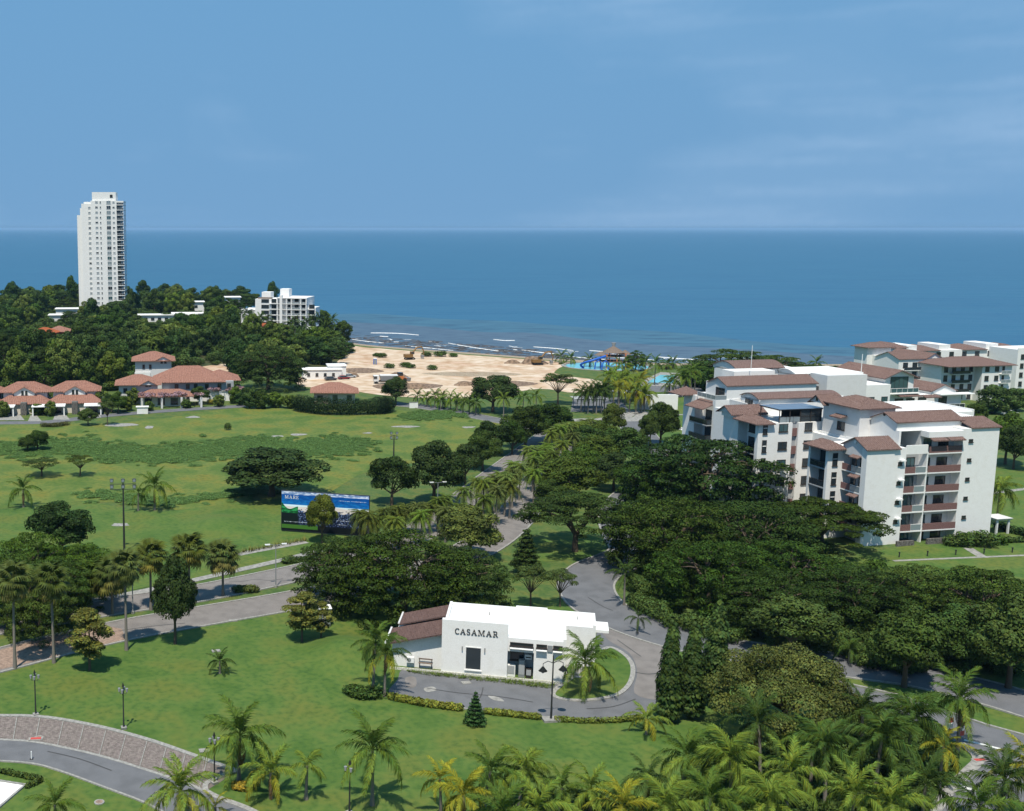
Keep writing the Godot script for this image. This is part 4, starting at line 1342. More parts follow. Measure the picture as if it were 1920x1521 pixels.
# ---------------------------------------------------------------- the apartment complex at the right
func make_apartments() -> void:
	var o := thing("apartment_complex", "white six storey apartment complex with brown tiled roofs and dark red balcony fronts", "building", Vector3(107.3, 0, -192.0), deg_to_rad(11.8))
	var F := 3.4
	var y0 := -1.2
	# front block
	bw("wall", o, M.white, 13.4, 20.7, 0, 19.8, 0, 12)
	bw("wall", o, M.white, -0.1, 2.3, 0, 16.9, 0, 12)
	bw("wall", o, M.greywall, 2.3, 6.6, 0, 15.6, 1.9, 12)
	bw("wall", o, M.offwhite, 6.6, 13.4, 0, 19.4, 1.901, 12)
	bw("wall", o, M.white, 6.5, 6.75, 0, 16.0, 0.05, 1.9)
	bw("wall", o, M.white, -5.5, -0.1, 0, 17.0, -0.12, 1.1)
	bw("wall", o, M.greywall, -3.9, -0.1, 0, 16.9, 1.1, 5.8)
	bw("parapet", o, M.white, 2.3, 6.5, 15.75, 17.3, -0.05, 0.2)
	bw("parapet", o, M.white, 2.3, 6.5, 15.6, 16.4, 11.7, 12)
	bw("fascia", o, M.white, 6.5, 13.4, 18.5, 19.5, 0.0, 1.9)
	bw("roof_deck", o, M.roofwhite, 2.3, 13.4, 19.402, 19.5, 1.95, 12)
	for i in range(0, 6):
		var y := y0 + F * i
		if i > 0:
			if i < 5:
				bw("balcony_slab", o, M.white, 2.3, 6.48, y - 0.22, y, -0.12, 1.9)
				bw("balcony_front", o, M.balcony_red, 2.32, 4.3, y, y + 1.1, -0.08, 0.04)
				rail("balcony_rail", o, Vector3(4.35, y, 0.0), Vector3(6.45, y, 0.0), 1.1, M.lamp_white, M.glass_pale)
			bw("balcony_slab", o, M.white, 6.77, 13.38, y - 0.22, y, -0.12, 1.9)
			bw("balcony_front", o, M.balcony_red, 6.8, 13.36, y, y + 1.15, -0.1, 0.03)
		else:
			bw("garden_wall", o, M.stone, 0.6, 4.0, 0, 0.9, -1.6, -1.2)
			bw("garden_wall", o, M.stone, 6.6, 13.8, 0, 1.0, -1.6, -1.2)
		var by := maxf(y, 0)
		if i < 5: winf(o, 4.9, by + 0.1, 1.9, 1.7, 2.3, M.glass_teal, 2, null, "balcony_door")
		winf(o, 8.0, by + (0.75 if i else 0.1), 1.9, 1.6, 1.45, [M.glass, M.glass_teal][i % 2], 2)
		winf(o, 11.2, by + (0.75 if i else 0.1), 1.9, 2.1, 1.45, M.glass, 2)
		winf(o, 15.0, (y + 1.6 if i else 0.7), 0, 0.85, 0.55, M.glass, 1)
		if i < 5 and i > 0:
			winf(o, 1.2, y + 1.5, -0.0, 0.8, 0.6, M.glass, 1)
			bw("window_hood", o, M.roofwhite, 1.0, 1.9, y + 2.25, y + 2.5, -0.6, 0)
	for q in [8.3, 11.7]: awning(o, M.tile_brown, q, 18.45, 0.0, 3.1)
	# left side of the blank panel: small balconies with tiled hoods
	for i in range(1, 5):
		var y := y0 + F * i
		bw("balcony_slab", o, M.white, -5.5, -3.9, y - 0.2, y, 1.1, 5.8)
		bw("balcony_front", o, M.balcony_red, -5.46, -5.34, y, y + 1.1, 3.6, 5.8)
		rail("balcony_rail", o, Vector3(-5.4, y, -1.2), Vector3(-5.4, y, -3.5), 1.1, M.lamp_white, M.glass_pale)
		winl(o, -3.9, y + 0.1, 2.4, 1.7, 2.3, M.glass_teal, 2, null, "balcony_door")
		winl(o, -3.9, y + 0.8, 4.7, 1.2, 1.4, M.glass, 1)
		awning(o, M.tile_brown, -5.5, y + F - 0.3, 2.3, 2.2, true, 0.8)
	bw("wall", o, M.offwhite, -5.5, -3.9, 15.2, 16.99, 1.1, 5.8)
	gable("tile_roof", o, M.tile_brown, M.offwhite, -5.5, 0.6, -0.1, 5.8, 17.0, 18.5)
	part("round_vent", MB.new().cyl(Vector3(-5.5, 17.75, -2.85), Vector3(-5.62, 17.75, -2.85), 0.33).mesh(), M.lamp_white, o)
	# penthouse and its roofs
	bw("wall", o, M.white, 2.2, 15.3, 19.5, 21.0, 2.6, 8.8)
	bw("wall", o, M.white, 2.2, 2.6, 15.6, 19.5, 1.92, 12)
	gable("tile_roof", o, M.tile_brown, M.white, 2.2, 15.3, 2.6, 8.4, 21.0, 22.2)
	part("round_vent", MB.new().cyl(Vector3(2.2, 21.8, -5.7), Vector3(2.1, 21.8, -5.7), 0.28).mesh(), M.frame, o)
	shed("tile_roof", o, M.tile_brown, Vector3(14.9, 19.95, 0.25), Vector3(21.0, 19.95, 0.25), Vector3(21.0, 21.2, -4.0), Vector3(14.9, 21.2, -4.0))
	bw("wall", o, M.white, 15.35, 20.7, 19.8, 20.9, 4.0, 12)
	# middle mass and corner tower with open balconies
	bw("wall", o, M.white, -5.5, 14.0, 0, 16.3, 5.81, 10.9)
	bw("wall", o, M.white, -0.9, 14.0, 0, 16.3, 10.9, 20)
	bw("wall", o, M.white, -0.1, 14.0, 16.3, 16.7, 12, 20)
	bw("wall", o, M.white, -8.4, -5.5, 0, 16.0, 5.8, 6.4)
	bw("wall", o, M.white, -8.4, -5.5, 0, 16.0, 10.4, 10.9)
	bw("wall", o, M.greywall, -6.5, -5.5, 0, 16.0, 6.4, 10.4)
	hip("tile_roof", o, M.tile_brown, -9.3, -5.0, 4.9, 11.5, 16.05, 17.3)
	for i in range(0, 5):
		var y := y0 + F * i
		if i > 0:
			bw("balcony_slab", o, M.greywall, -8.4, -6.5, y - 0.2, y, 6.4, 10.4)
			rail("balcony_rail", o, Vector3(-8.3, y, -6.4), Vector3(-8.3, y, -10.4), 1.1, M.frame, M.glass)
			winf(o, -6.95, y + 0.6, 5.8, 1.0, 2.25, M.glass, 1)
			part("transom", MB.new().box(Vector3(-7.4, y + 1.75, -5.75), Vector3(-6.5, y + 1.87, -5.7)).mesh(), M.lamp_white, o)
		winl(o, -6.5, maxf(y, 0) + 0.1, 8.4, 3.4, 2.5, M.glass, 3, null, "balcony_door")
	# tall rear volume
	bw("wall", o, M.offwhite, 0, 7.2, 16.7, 22.4, 9, 18.6)
	hip("tile_roof", o, M.tile_brown, -0.7, 8.0, 8.3, 19.3, 22.4, 23.9)
	gable("tile_roof", o, M.tile_brown, M.offwhite, -0.8, 3.0, 17.6, 21.4, 22.0, 23.4)
	awning(o, M.tile_brown, 0.0, 20.6, 13.6, 3.0, true, 1.5)
	winl(o, 0.0, 17.8, 13.6, 2.0, 1.5, M.glass, 2)
	winl(o, -0.8, 22.4, 19.5, 0.5, 0.7, M.glass, 1)
	bw("wall", o, M.white, 7.2, 9.0, 16.7, 19.5, 12, 20)
	# second block, stepped back
	bw("wall", o, M.white, -12.3, -5.2, 0, 18.2, 20, 20.9)
	bw("wall", o, M.white, -4.0, 1.4, 0, 18.2, 19.9, 31)
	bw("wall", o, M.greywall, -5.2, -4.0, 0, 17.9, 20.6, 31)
	bw("wall", o, M.white, -10.3, -5.2, 0, 18.2, 20.9, 31)
	bw("wall", o, M.white, -12.3, -10.3, 0, 18.2, 26.2, 31)
	for i in range(0, 6):
		var y := y0 + F * i - 0.1
		if i > 0:
			bw("balcony_front", o, M.balcony_red, -5.18, -4.02, y - 0.1, y + 1.4, 20.2, 20.4)
			winf(o, -7.1, y + 0.85, 20, 1.9, 1.5, [M.glass, M.glass_teal][i % 2], 2)
			winf(o, -10.9, y + 0.5, 20, 0.95, 2.3, M.glass, 1)
			part("transom", MB.new().box(Vector3(-11.3, y + 1.6, -19.95), Vector3(-10.5, y + 1.75, -19.9)).mesh(), M.lamp_white, o)
			winf(o, -1.9, y + 0.85, 19.9, 1.6, 1.6, M.glass, 2)
			if i < 5:
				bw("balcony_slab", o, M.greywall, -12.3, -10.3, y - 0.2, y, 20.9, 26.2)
				rail("balcony_rail", o, Vector3(-12.2, y, -20.9), Vector3(-12.2, y, -26.2), 1.1, M.frame, M.glass)
		winl(o, -10.3, maxf(y, 0) + 0.1, 23.5, 4.2, 2.5, M.glass, 3, null, "balcony_door")
	hip("tile_roof", o, M.tile_brown, -13.2, -9.2, 19.3, 26.8, 18.22, 19.4)
	gable("tile_roof", o, M.tile_brown, M.offwhite, -13.2, -6.0, 27.0, 31.5, 19.0, 20.3)
	bw("wall", o, M.white, -12.8, -5.2, 18.2, 19.0, 27.3, 31)
	# roof terrace enclosed with dark glass
	var pg := MB.new()
	for q in [[-7.8, 20.4], [1.0, 20.4], [-7.8, 26.0], [1.0, 26.0], [-3.4, 20.4], [-5.6, 20.4], [-1.2, 20.4]]: pg.bar(Vector3(q[0], 18.2, -q[1]), Vector3(q[0], 20.6, -q[1]), 0.14)
	pg.bar(Vector3(-8.0, 20.6, -20.3), Vector3(1.2, 20.6, -20.3), 0.16)
	pg.bar(Vector3(-8.0, 20.6, -26.1), Vector3(1.2, 20.6, -26.1), 0.16)
	pg.bar(Vector3(-8.0, 20.6, -20.3), Vector3(-8.0, 20.6, -26.1), 0.16)
	pg.bar(Vector3(-7.8, 19.3, -20.4), Vector3(1.0, 19.3, -20.4), 0.08)
	var pe := part("pergola", pg.mesh(), M.frame, o)
	for k in 4: bw("roof_panel", pe, M.solar, -8.1 + k * 2.35, -8.1 + k * 2.35 + 2.3, 20.72, 20.78, 20.1, 26.3)
	bw("pane", pe, M.glass, -3.3, 0.95, 18.25, 20.5, 20.45, 20.47)
	bw("pane", pe, M.glass, 0.97, 0.99, 18.25, 20.5, 20.5, 25.9)
	bw("pane", pe, M.glass, -3.4, 0.9, 18.25, 20.5, 25.95, 25.97)
	rail("balcony_rail", pe, Vector3(-7.8, 18.2, -20.4), Vector3(-3.4, 18.2, -20.4), 1.1, M.frame, M.glass_pale)
	bw("parapet", o, M.white, 1.1, 1.4, 18.2, 18.9, 19.9, 31)
	# long vaulted roof behind
	bw("wall", o, M.white, -5.0, 15.0, 18.2, 20.9, 31.0, 36.5)
	bw("wall", o, M.white, -5.0, 15.0, 0, 18.2, 31.01, 36.5)
	barrel("tile_roof", o, M.tile_brown, M.offwhite, -5.0, 13.0, 30.6, 36.6, 20.9, 1.0)
	winl(o, -5.0, 18.3, 33.8, 2.4, 2.3, M.glass, 2, null, "balcony_door")
	bw("wall", o, M.offwhite, -7.2, -6.9, 18.2, 20.2, 31.5, 37)
	bw("wall", o, M.white, -8.5, -5.0, 0, 18.2, 31.02, 40)
	bw("wall", o, M.white, -6.9, -5.0, 18.2, 20.4, 36.5, 37)
	# flat roof at the right
	bw("wall", o, M.white, 14.0, 30.5, 0, 19.8, 16, 28)
	bw("roof_deck", o, M.roofwhite, 14.2, 30.3, 19.8, 19.9, 16.2, 27.8)
	bw("parapet", o, M.white, 14.0, 30.5, 19.8, 20.2, 27.7, 28)
	bw("parapet", o, M.white, 30.2, 30.5, 19.8, 20.2, 16, 27.7)
	# third block with its long roof
	bw("wall", o, M.white, -1.7, 22.5, 0, 17.9, 50, 51)
	bw("wall", o, M.white, 0.4, 22.5, 0, 17.9, 51, 62)
	bw("wall", o, M.white, 1.0, 22.5, 17.9, 21.0, 50.2, 58)
	gable("tile_roof", o, M.tile_brown, M.offwhite, 1.0, 22.5, 50.2, 57, 21.0, 22.4)
	bw("wall", o, M.white, -1.7, 0.4, 0, 17.9, 57.5, 62)
	bw("parapet", o, M.white, 6.0, 16.0, 21.6, 23.2, 55.5, 60)
	rail("balcony_rail", o, Vector3(-1.6, 17.9, -50.2), Vector3(1.0, 17.9, -50.2), 1.0, M.lamp_white, M.glass_pale)
	rail("balcony_rail", o, Vector3(-1.6, 17.9, -50.2), Vector3(-1.6, 17.9, -57.0), 1.0, M.lamp_white, M.glass_pale)
	winl(o, 1.0, 18.0, 52.6, 3.2, 2.2, M.glass, 3, null, "balcony_door")
	for i in range(0, 5):
		var y := y0 + F * i
		winf(o, 1.6, maxf(y, 0) + 0.95, 50, 2.6, 1.5, [M.glass, M.glass_teal][i % 2], 3)
		winf(o, 5.4, maxf(y, 0) + 0.95, 50, 1.5, 1.5, M.glass_teal, 2)
		if i > 0:
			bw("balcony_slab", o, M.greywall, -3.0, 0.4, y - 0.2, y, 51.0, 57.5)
			rail("balcony_rail", o, Vector3(-2.9, y, -51.0), Vector3(-2.9, y, -57.5), 1.1, M.frame, M.glass)
			rail("balcony_rail", o, Vector3(-2.9, y, -51.05), Vector3(-1.7, y, -51.05), 1.1, M.frame, M.glass)
		winl(o, 0.4, maxf(y, 0) + 0.1, 54.2, 4.6, 2.5, M.glass, 3, null, "balcony_door")
	shed("tile_roof", o, M.tile_brown, Vector3(-4.2, 15.9, -57.6), Vector3(-4.2, 15.9, -50.8), Vector3(-0.5, 17.3, -50.8), Vector3(-0.5, 17.3, -57.6))
	hip("tile_roof", o, M.tile_brown, -4.5, 1.0, 58.5, 64, 17.9, 19.4)
	for q in [[9.0, 54.0, 23.0, 6.0], [33.0, 27.0, 19.9, 0.0]]:
		if q[3] > 0: part("mast", MB.new().cyl(Vector3(q[0], q[2] - 1.5, -q[1]), Vector3(q[0], q[2] + q[3], -q[1]), 0.06).mesh(), M.lamp_white, o)

	# rear building
	var r := thing("apartment_building", "white apartment building with arched roof and gabled glass front behind the larger complex", "building", Vector3(107.3, 0, -192.0), deg_to_rad(11.8))
	r.position = o.to_global(Vector3(28, 0, -58))
	var du := -28.0
	var dw := -58.0
	bw("wall", r, M.offwhite, 26.5 + du, 36.5 + du, 0, 22.2, 52 + dw, 58 + dw)
	bw("wall", r, M.white, 36.5 + du, 44.4 + du, 0, 19.5, 54 + dw, 66 + dw)
	winl(r, 26.5 + du, 18.4, 55 + dw, 0.9, 1.1, M.glass, 1)
	bw("wall", r, M.white, 44.5 + du, 52.0 + du, 0, 20.9, 56 + dw, 74 + dw)
	gable("tile_roof", r, M.tile_brown, M.white, 44.5 + du, 52.0 + du, 56 + dw, 72 + dw, 20.9, 22.4, false, 0.8)
	winf(r, 48.2 + du, 18.2, 56 + dw, 4.6, 2.7, M.glass_teal, 4)
	rail("balcony_rail", r, Vector3(44.5 + du, 17.3, -55.5 - dw), Vector3(53.0 + du, 17.3, -55.5 - dw), 1.0, M.lamp_white, M.glass_teal)
	bw("balcony_slab", r, M.white, 44.5 + du, 53.0 + du, 17.1, 17.3, 54.6 + dw, 56 + dw)
	for y in [14.2, 10.8]:
		winf(r, 39.5 + du, y + 1.0, 54 + dw, 1.8, 1.6, M.glass_teal, 2)
		winf(r, 43.0 + du, y + 1.0, 54 + dw, 1.6, 1.6, M.glass_teal, 2)
	bw("wall", r, M.white, 52.0 + du, 66.0 + du, 0, 16.4, 57 + dw, 72 + dw)
	gable("tile_roof", r, M.tile_brown, M.white, 58.0 + du, 64.5 + du, 57.1 + dw, 72 + dw, 17.2, 18.6, false, 0.3)
	bw("wall", r, M.white, 58.0 + du, 64.5 + du, 16.4, 17.2, 57.1 + dw, 72 + dw)
	for q in [[50.0, 5.6], [56.0, 4.2]]:
		awning(r, M.tile_brown, q[0] + du, 17.0 if q[0] < 52 else 16.6, 55.6 + dw, q[1], false, 1.6)
	for q in [48.5, 51.5, 55.5, 61.0]:
		for y in [13.6, 10.2, 6.8]:
			winf(r, q + du, y + 0.4, 56 + dw if q < 52 else 57 + dw, 2.2, 1.9, M.glass, 2, null, "balcony_door")
	for y in [13.2, 9.8, 6.4]:
		bw("balcony_slab", r, M.white, 46.0 + du, 65.8 + du, y - 0.2, y, 55.4 + dw, 57 + dw)
		rail("balcony_rail", r, Vector3(46 + du, y, -55.5 - dw), Vector3(65.7 + du, y, -55.5 - dw), 1.1, M.lamp_white, M.glass)
	bw("canopy", r, M.roofwhite, 58.5 + du, 67.5 + du, 16.5, 16.7, 54.8 + dw, 57 + dw)
	bw("wall", r, M.white, 12.0 + du, 28.0 + du, 0, 22.4, 64 + dw, 72 + dw)
	barrel("tile_roof", r, M.tile_brown, M.white, 12.0 + du, 24.0 + du, 63.4 + dw, 72.6 + dw, 22.4, 1.6)
	bw("wall", r, M.white, 23.0 + du, 31.0 + du, 0, 21.8, 58 + dw, 64 + dw)
	barrel("roof", r, M.roofwhite, M.white, 23.0 + du, 31.0 + du, 57.6 + dw, 64.4 + dw, 21.8, 1.0)
	winf(r, 26.5 + du, 20.6, 58 + dw, 5.0, 0.9, M.glass, 3)
	bw("wall", r, M.white, 31.0 + du, 42.0 + du, 0, 21.6, 60 + dw, 72 + dw)
	part("mast", MB.new().cyl(Vector3(36.5 + du, 19.0, -54 - dw), Vector3(36.5 + du, 26.5, -54 - dw), 0.07).mesh(), M.lamp_white, r)

	# four storey block farther back
	var f := thing("apartment_building", "four storey apartment block with one broad tiled hip roof behind the white complex", "building", o.to_global(Vector3(146, 0, -138)), deg_to_rad(11.8))
	bw("wall", f, M.white, 3.2, 14.2, 0, 11.4, 0, 14)
	bw("wall", f, M.white, -9.0, 3.2, 0, 11.2, 3.0, 14)
	hip("tile_roof", f, M.tile_brown, -10.0, 15.4, -1.0, 15.0, 11.4, 13.6, 0.6)
	for i in 4:
		var y := 2.9 * i
		for q in [5.0, 8.6, 11.0]: winf(f, q, y + 0.8, 0, 1.5 if q < 9 else 0.9, 1.5, M.glass, 2)
		if i > 0:
			bw("balcony_slab", f, M.white, 9.6, 13.2, y - 0.15, y, -1.0, 0)
			rail("balcony_rail", f, Vector3(9.6, y, 0.95), Vector3(13.2, y, 0.95), 1.0, M.lamp_white, M.glass_pale)
			bw("balcony_slab", f, M.white, -6.0, 0.5, y - 0.15, y, 1.6, 3.0)
			rail("balcony_rail", f, Vector3(-6.0, y, -1.65), Vector3(0.5, y, -1.65), 1.0, M.frame, M.glass)
		for q in [-7.4, -4.4, -1.2, 1.8]: winf(f, q, y + 0.5, 3.0, 1.4, 1.9, M.glass, 2)
	var f2 := thing("apartment_building", "white apartment block with gabled end wall between the hip roofed block and the shore trees", "building", o.to_global(Vector3(130, 0, -150)), deg_to_rad(11.8))
	bw("wall", f2, M.white, -1, 15, 0, 12.6, 0, 16)
	gable("tile_roof", f2, M.tile_brown, M.white, 9.0, 15.0, -0.1, 16, 12.6, 14.2, false)
	gable("tile_roof", f2, M.tile_brown, M.white, -1.0, 9.0, 0, 10, 12.6, 14.4)
	bw("wall", f2, M.white, -3, 6, 0, 15.2, 12, 18)
	hip("tile_roof", f2, M.tile_brown, -4, 7, 11, 19, 15.2, 16.6, 0.6)
	for i in 4:
		for q in [1.5, 5.0, 12.0]: winf(f2, q, 3.0 * i + 0.8, 0, 1.8, 1.6, M.glass, 2)
		if i > 0:
			bw("balcony_slab", f2, M.white, 0.2, 6.4, 3.0 * i - 0.15, 3.0 * i, -1.2, 0)
			rail("balcony_rail", f2, Vector3(0.2, 3.0 * i, 1.15), Vector3(6.4, 3.0 * i, 1.15), 1.0, M.frame, M.glass)
	var f3 := thing("apartment_building", "long white apartment block with several small tiled roofs facing the sea", "building", o.to_global(Vector3(175, 0, -172)), deg_to_rad(11.8))
	bw("wall", f3, M.white, -30, 22, 0, 12.4, 0, 12)
	for q in [[-30.5, -24], [-19, -11], [-2, 8], [14, 22.5]]: hip("tile_roof", f3, M.tile_brown, q[0], q[1], -0.6, 12.5, 12.4 if q[0] > -20 else 13.6, 13.8 if q[0] > -20 else 15.0, 0.6)
	bw("wall", f3, M.white, -30, -24.5, 12.4, 13.6, 0, 12)
	for q in [[-23.5, -19.5], [-10.5, -6], [8.5, 13.5]]: bw("wall", f3, M.white, q[0], q[1], 12.4, 14.2, 1, 11)
	for i in 4:
		for q in 10: winf(f3, -27.0 + q * 5.2, 3.1 * i + 0.9, 0, 1.8, 1.6, M.glass, 2)
	var f4 := thing("apartment_building", "plain flat roofed white block behind the hip roofed block", "building", o.to_global(Vector3(184, 0, -160)), deg_to_rad(11.8))
	bw("wall", f4, M.white, 0, 14, 0, 13.4, 0, 12)
	for i in 4:
		for q in [2.0, 5.5, 9.0]: winf(f4, q, 3.1 * i + 0.9, 0, 1.4, 1.6, M.glass, 2)
	bw("parapet", f4, M.white, 0, 14, 13.4, 13.9, 0, 0.3)

# ---------------------------------------------------------------- the tower and the other buildings on the headland
func make_far_buildings() -> void:
	var g := P(193, 590)
	var t := thing("residential_tower", "tall slim white residential tower rising above the trees on the headland", "building", Vector3(-103.5, 0, -724.0), deg_to_rad(2.0))
	var k := 724.0 / FOC        # metres per photo pixel at its distance
	# plan: stepped left wing, main front, balcony side at the right
	bw("wall", t, M.white, -15.2, -13.2, 0, 62.2, 3, 20)
	bw("wall", t, M.white, -13.2, -12.2, 0, 66.6, 2.5, 20)
	bw("wall", t, M.white, -12.2, -6.2, 0, 69.3, 1.5, 20)
	bw("wall", t, M.white, -6.2, 9.8, 0, 71.2, 0, 20)
	bw("wall", t, M.white, -5.4, 9.4, 71.2, 76.4, 1.0, 14)
	bw("wall", t, M.white, -10.8, -6.3, 69.3, 70.4, 3.0, 12)
	winf(t, 6.6, 73.1, 1.0, 1.7, 1.7, M.dark, 1)
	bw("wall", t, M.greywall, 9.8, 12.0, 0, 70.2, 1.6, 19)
	bw("balcony_slab", t, M.white, 9.8, 14.2, 70.0, 71.0, -0.2, 18)
	for q in [[13.6, 0.2], [13.6, 9.0], [13.6, 17.0]]: bw("column", t, M.white, q[0], q[0] + 0.35, 0, 70, q[1], q[1] + 0.35)
	var F := 3.13
	for i in 23:
		var y := 1.2 + F * i - 1.6
		if y < 0: y = 0.3
		if i < 22: winf(t, -7.2, y + 0.9, 1.5, 1.6, 1.2, [M.glass_pale, M.glass][int(i % 7 == 3)], 1, M.offwhite)
		winf(t, -2.6, y + 1.2, 0, 1.7, 1.1, [M.glass, M.glass_pale][int(i % 3 != 0)], 1, M.offwhite)
		winf(t, -0.2, y + 1.0, 0, 0.8, 1.3, M.glass, 1, M.offwhite)
		winf(t, 4.9, y + 0.5, 0, 2.7, 2.2, [M.glass_pale, M.glass, M.glass_pale, M.glass_teal][i % 4], 2, M.offwhite, "balcony_door")
		winf(t, 8.0, y + 1.2, 0, 1.4, 1.0, [M.glass_pale, M.glass][int(i % 4 == 1)], 1, M.offwhite)
		bw("balcony_slab", t, M.white, 9.8, 14.2, y - 0.1, y + 0.25, -0.2, 18)
		rail("balcony_rail", t, Vector3(9.9, y + 0.25, 0.1), Vector3(14.1, y + 0.25, 0.1), 1.0, M.lamp_white, M.glass)
		winf(t, 10.9, y + 0.4, 1.6, 2.0, 2.2, M.glass, 2, null, "balcony_door")
	# white seaside apartment house
	var a := thing("seaside_apartments", "white six storey seaside apartment house with stepped terraces and glass balconies", "building", P(512, 622), deg_to_rad(-16))
	bw("wall", a, M.white, -18, -8, 0, 11.5, 1.0, 16)
	bw("wall", a, M.white, -10, 2, 0, 17.2, 0.5, 16)
	bw("wall", a, M.white, 2, 18, 0, 18.2, 1.8, 18)
	bw("roof_box", a, M.roofwhite, -8, -3, 17.2, 20.6, 6, 12)
	bw("roof_box", a, M.roofwhite, 2.2, 7, 18.2, 22.4, 6, 12)
	bw("roof_terrace", a, M.thatch, -9, -2, 17.2, 17.9, 2, 6)
	bw("stair_shaft", a, M.white, 3.6, 5.0, 0, 19.4, -0.4, 1.8)
	bw("stair_window", a, M.glass, 3.0, 3.58, 0.5, 18.0, 1.6, 1.78)
	for q in [2.0, 7.0, 9.6, 14.6, 17.6]: bw("column", a, M.white, q, q + 0.5, 0, 18, 0.0, 0.5)
	for i in 6:
		var y := 3.0 * i
		bw("balcony_slab", a, M.white, 2.0, 18.1, y + 2.75, y + 3.0, -0.1, 1.8)
		for q in [8.6, 12.3, 16.3]:
			winf(a, q, y + 0.2, 1.8, 2.2, 2.3, M.glass, 2, null, "balcony_door")
		rail("balcony_rail", a, Vector3(7.2, y, -0.1), Vector3(18.0, y, -0.1), 0.9, M.lamp_white, M.glass_pale)
		if i > 0 and i < 6:
			winf(a, -4.5, y + 0.5, 0.5, 4.2, 1.7, M.glass, 3)
			winf(a, 0.3, y + 0.4, 0.5, 2.6, 2.0, M.glass, 2)
			bw("balcony_slab", a, M.white, -2.2, 2.0, y - 0.15, y + 0.1, -0.9, 0.5)
		if i > 0 and i < 4: winf(a, -13.0, y + 0.6, 1.0, 2.6, 1.5, M.glass, 2)
	bw("side_terrace", a, M.white, 18.0, 22.5, 0, 0.6, 3, 14)
	for i in range(1, 5):
		bw("balcony_slab", a, M.white, 18.1, 22.8 - i * 0.3, 3.0 * i, 3.0 * i + 0.25, 2, 12)
		winf(a, 20.0, 3.0 * i + 0.3, 4.0, 3.0, 2.2, M.glass, 2, null, "balcony_door")
	bw("wall", a, M.white, 18.0, 22.0, 0, 13.0, 4.0, 14)
	# low white houses among the trees
	for q in [[312, 603, 36.0, 3.8, "long low white house with flat roof between the tower and the seaside apartments"], [352, 602, 18.0, 4.4, "white flat roofed house beside the long low house near the tower"], [110, 606, 11.0, 4.6, "pale house half hidden by trees above the orange roofed house"], [372, 590, 7.0, 8.0, "small upright white house beyond the low houses near the tower"], [130, 598, 16.0, 6.0, "white podium building at the foot of the tower"], [437, 596, 9.0, 12.5, "narrow upright white house between the low houses and the seaside apartment house"], [603, 634, 12.0, 4.5, "small white beach house beneath the palms between seaside apartments and sand"]]:
		var h := thing("white_house", q[4], "house", P(q[0], q[1]), 0.1)
		bw("wall", h, M.white, -q[2] / 2, q[2] / 2, 0, q[3], 0, 9)
		bw("roof", h, M.roofwhite, -q[2] / 2 - 0.6, q[2] / 2 + 0.6, q[3], q[3] + 0.35, -0.8, 9.6)
		for i in int(q[2] / 4.0): winf(h, -q[2] / 2 + 2.0 + i * 4.0, 1.0, 0, 2.0, 1.5, M.glass, 2)
		if q[3] > 6:
			for i in int(q[2] / 4.0): winf(h, -q[2] / 2 + 2.0 + i * 4.0, 4.6, 0, 2.0, 1.5, M.glass, 2)
	for q in [[78, 642, 11.0, "orange roofed house among the trees below the tower", M.tile_orange, M.redwall], [105, 639, 10.0, "red walled house with red roof next to the orange roofed house", M.tile_red, M.redwall], [500, 633, 18.0, "long house with an orange red roof below the seaside apartments", M.tile_orange, M.cream]]:
		var h := thing("tile_roof_house", q[3], "house", P(q[0], q[1]), -0.2)
		bw("wall", h, q[5], -q[2] / 2, q[2] / 2, 0, 4.6, 0, 9)
		hip("roof", h, q[4], -q[2] / 2 - 1, q[2] / 2 + 1, -1, 10, 4.6, 7.0, 0.6)
		for i in 2: winf(h, -q[2] / 4 + i * q[2] / 2, 1.2, 0, 1.8, 1.5, M.glass, 2)

# ---------------------------------------------------------------- villas with red tile roofs
func villa(label: String, px: float, py: float, turn: float, wide := 13.0) -> Node3D:
	var h := thing("villa", label, "house", P(px, py), turn)
	var e := wide / 2
	bw("wall", h, M.cream, -e, e, 0, 3.0, 2.2, 14)
	bw("wall", h, M.offwhite, -e + 1.5, e - 1.2, 3.0, 6.0, 6.2, 14)
	hip("lower_roof", h, M.tile_red, -e - 0.2, e + 0.3, 1.6, 8.5, 3.0, 5.2, 0.55)
	hip("roof", h, M.tile_red, -e + 0.6, e - 0.3, 5.4, 15.0, 6.0, 8.6, 0.55)
	gable("front_gable", h, M.tile_red, M.white, -3.0, 3.0, 4.8, 9.0, 6.0, 7.7, false, 0.5)
	bw("wall", h, M.white, -3.0, 3.0, 3.6, 6.0, 4.8, 6.2)
	for q in [-0.55, 0.55]: winf(h, q, 5.3, 4.8, 0.7, 1.2, M.glass, 1)
	# white car ports
	for c in [[-e, -e + 5.4], [e - 5.2, e]]:
		bw("carport_roof", h, M.roofwhite, c[0], c[1], 2.7, 2.95, -3.2, 2.2)
		for u in [c[0] + 0.2, c[1] - 0.5]: bw("carport_post", h, M.white, u, u + 0.35, 0, 2.7, -3.0, -2.6)
		winf(h, (c[0] + c[1]) / 2, 0.1, 2.2, 2.6, 2.1, M.glass, 2, null, "garage_door")
	bw("wall", h, M.stone, -0.8, 0.9, 0, 3.6, -0.6, 2.2)
	return h

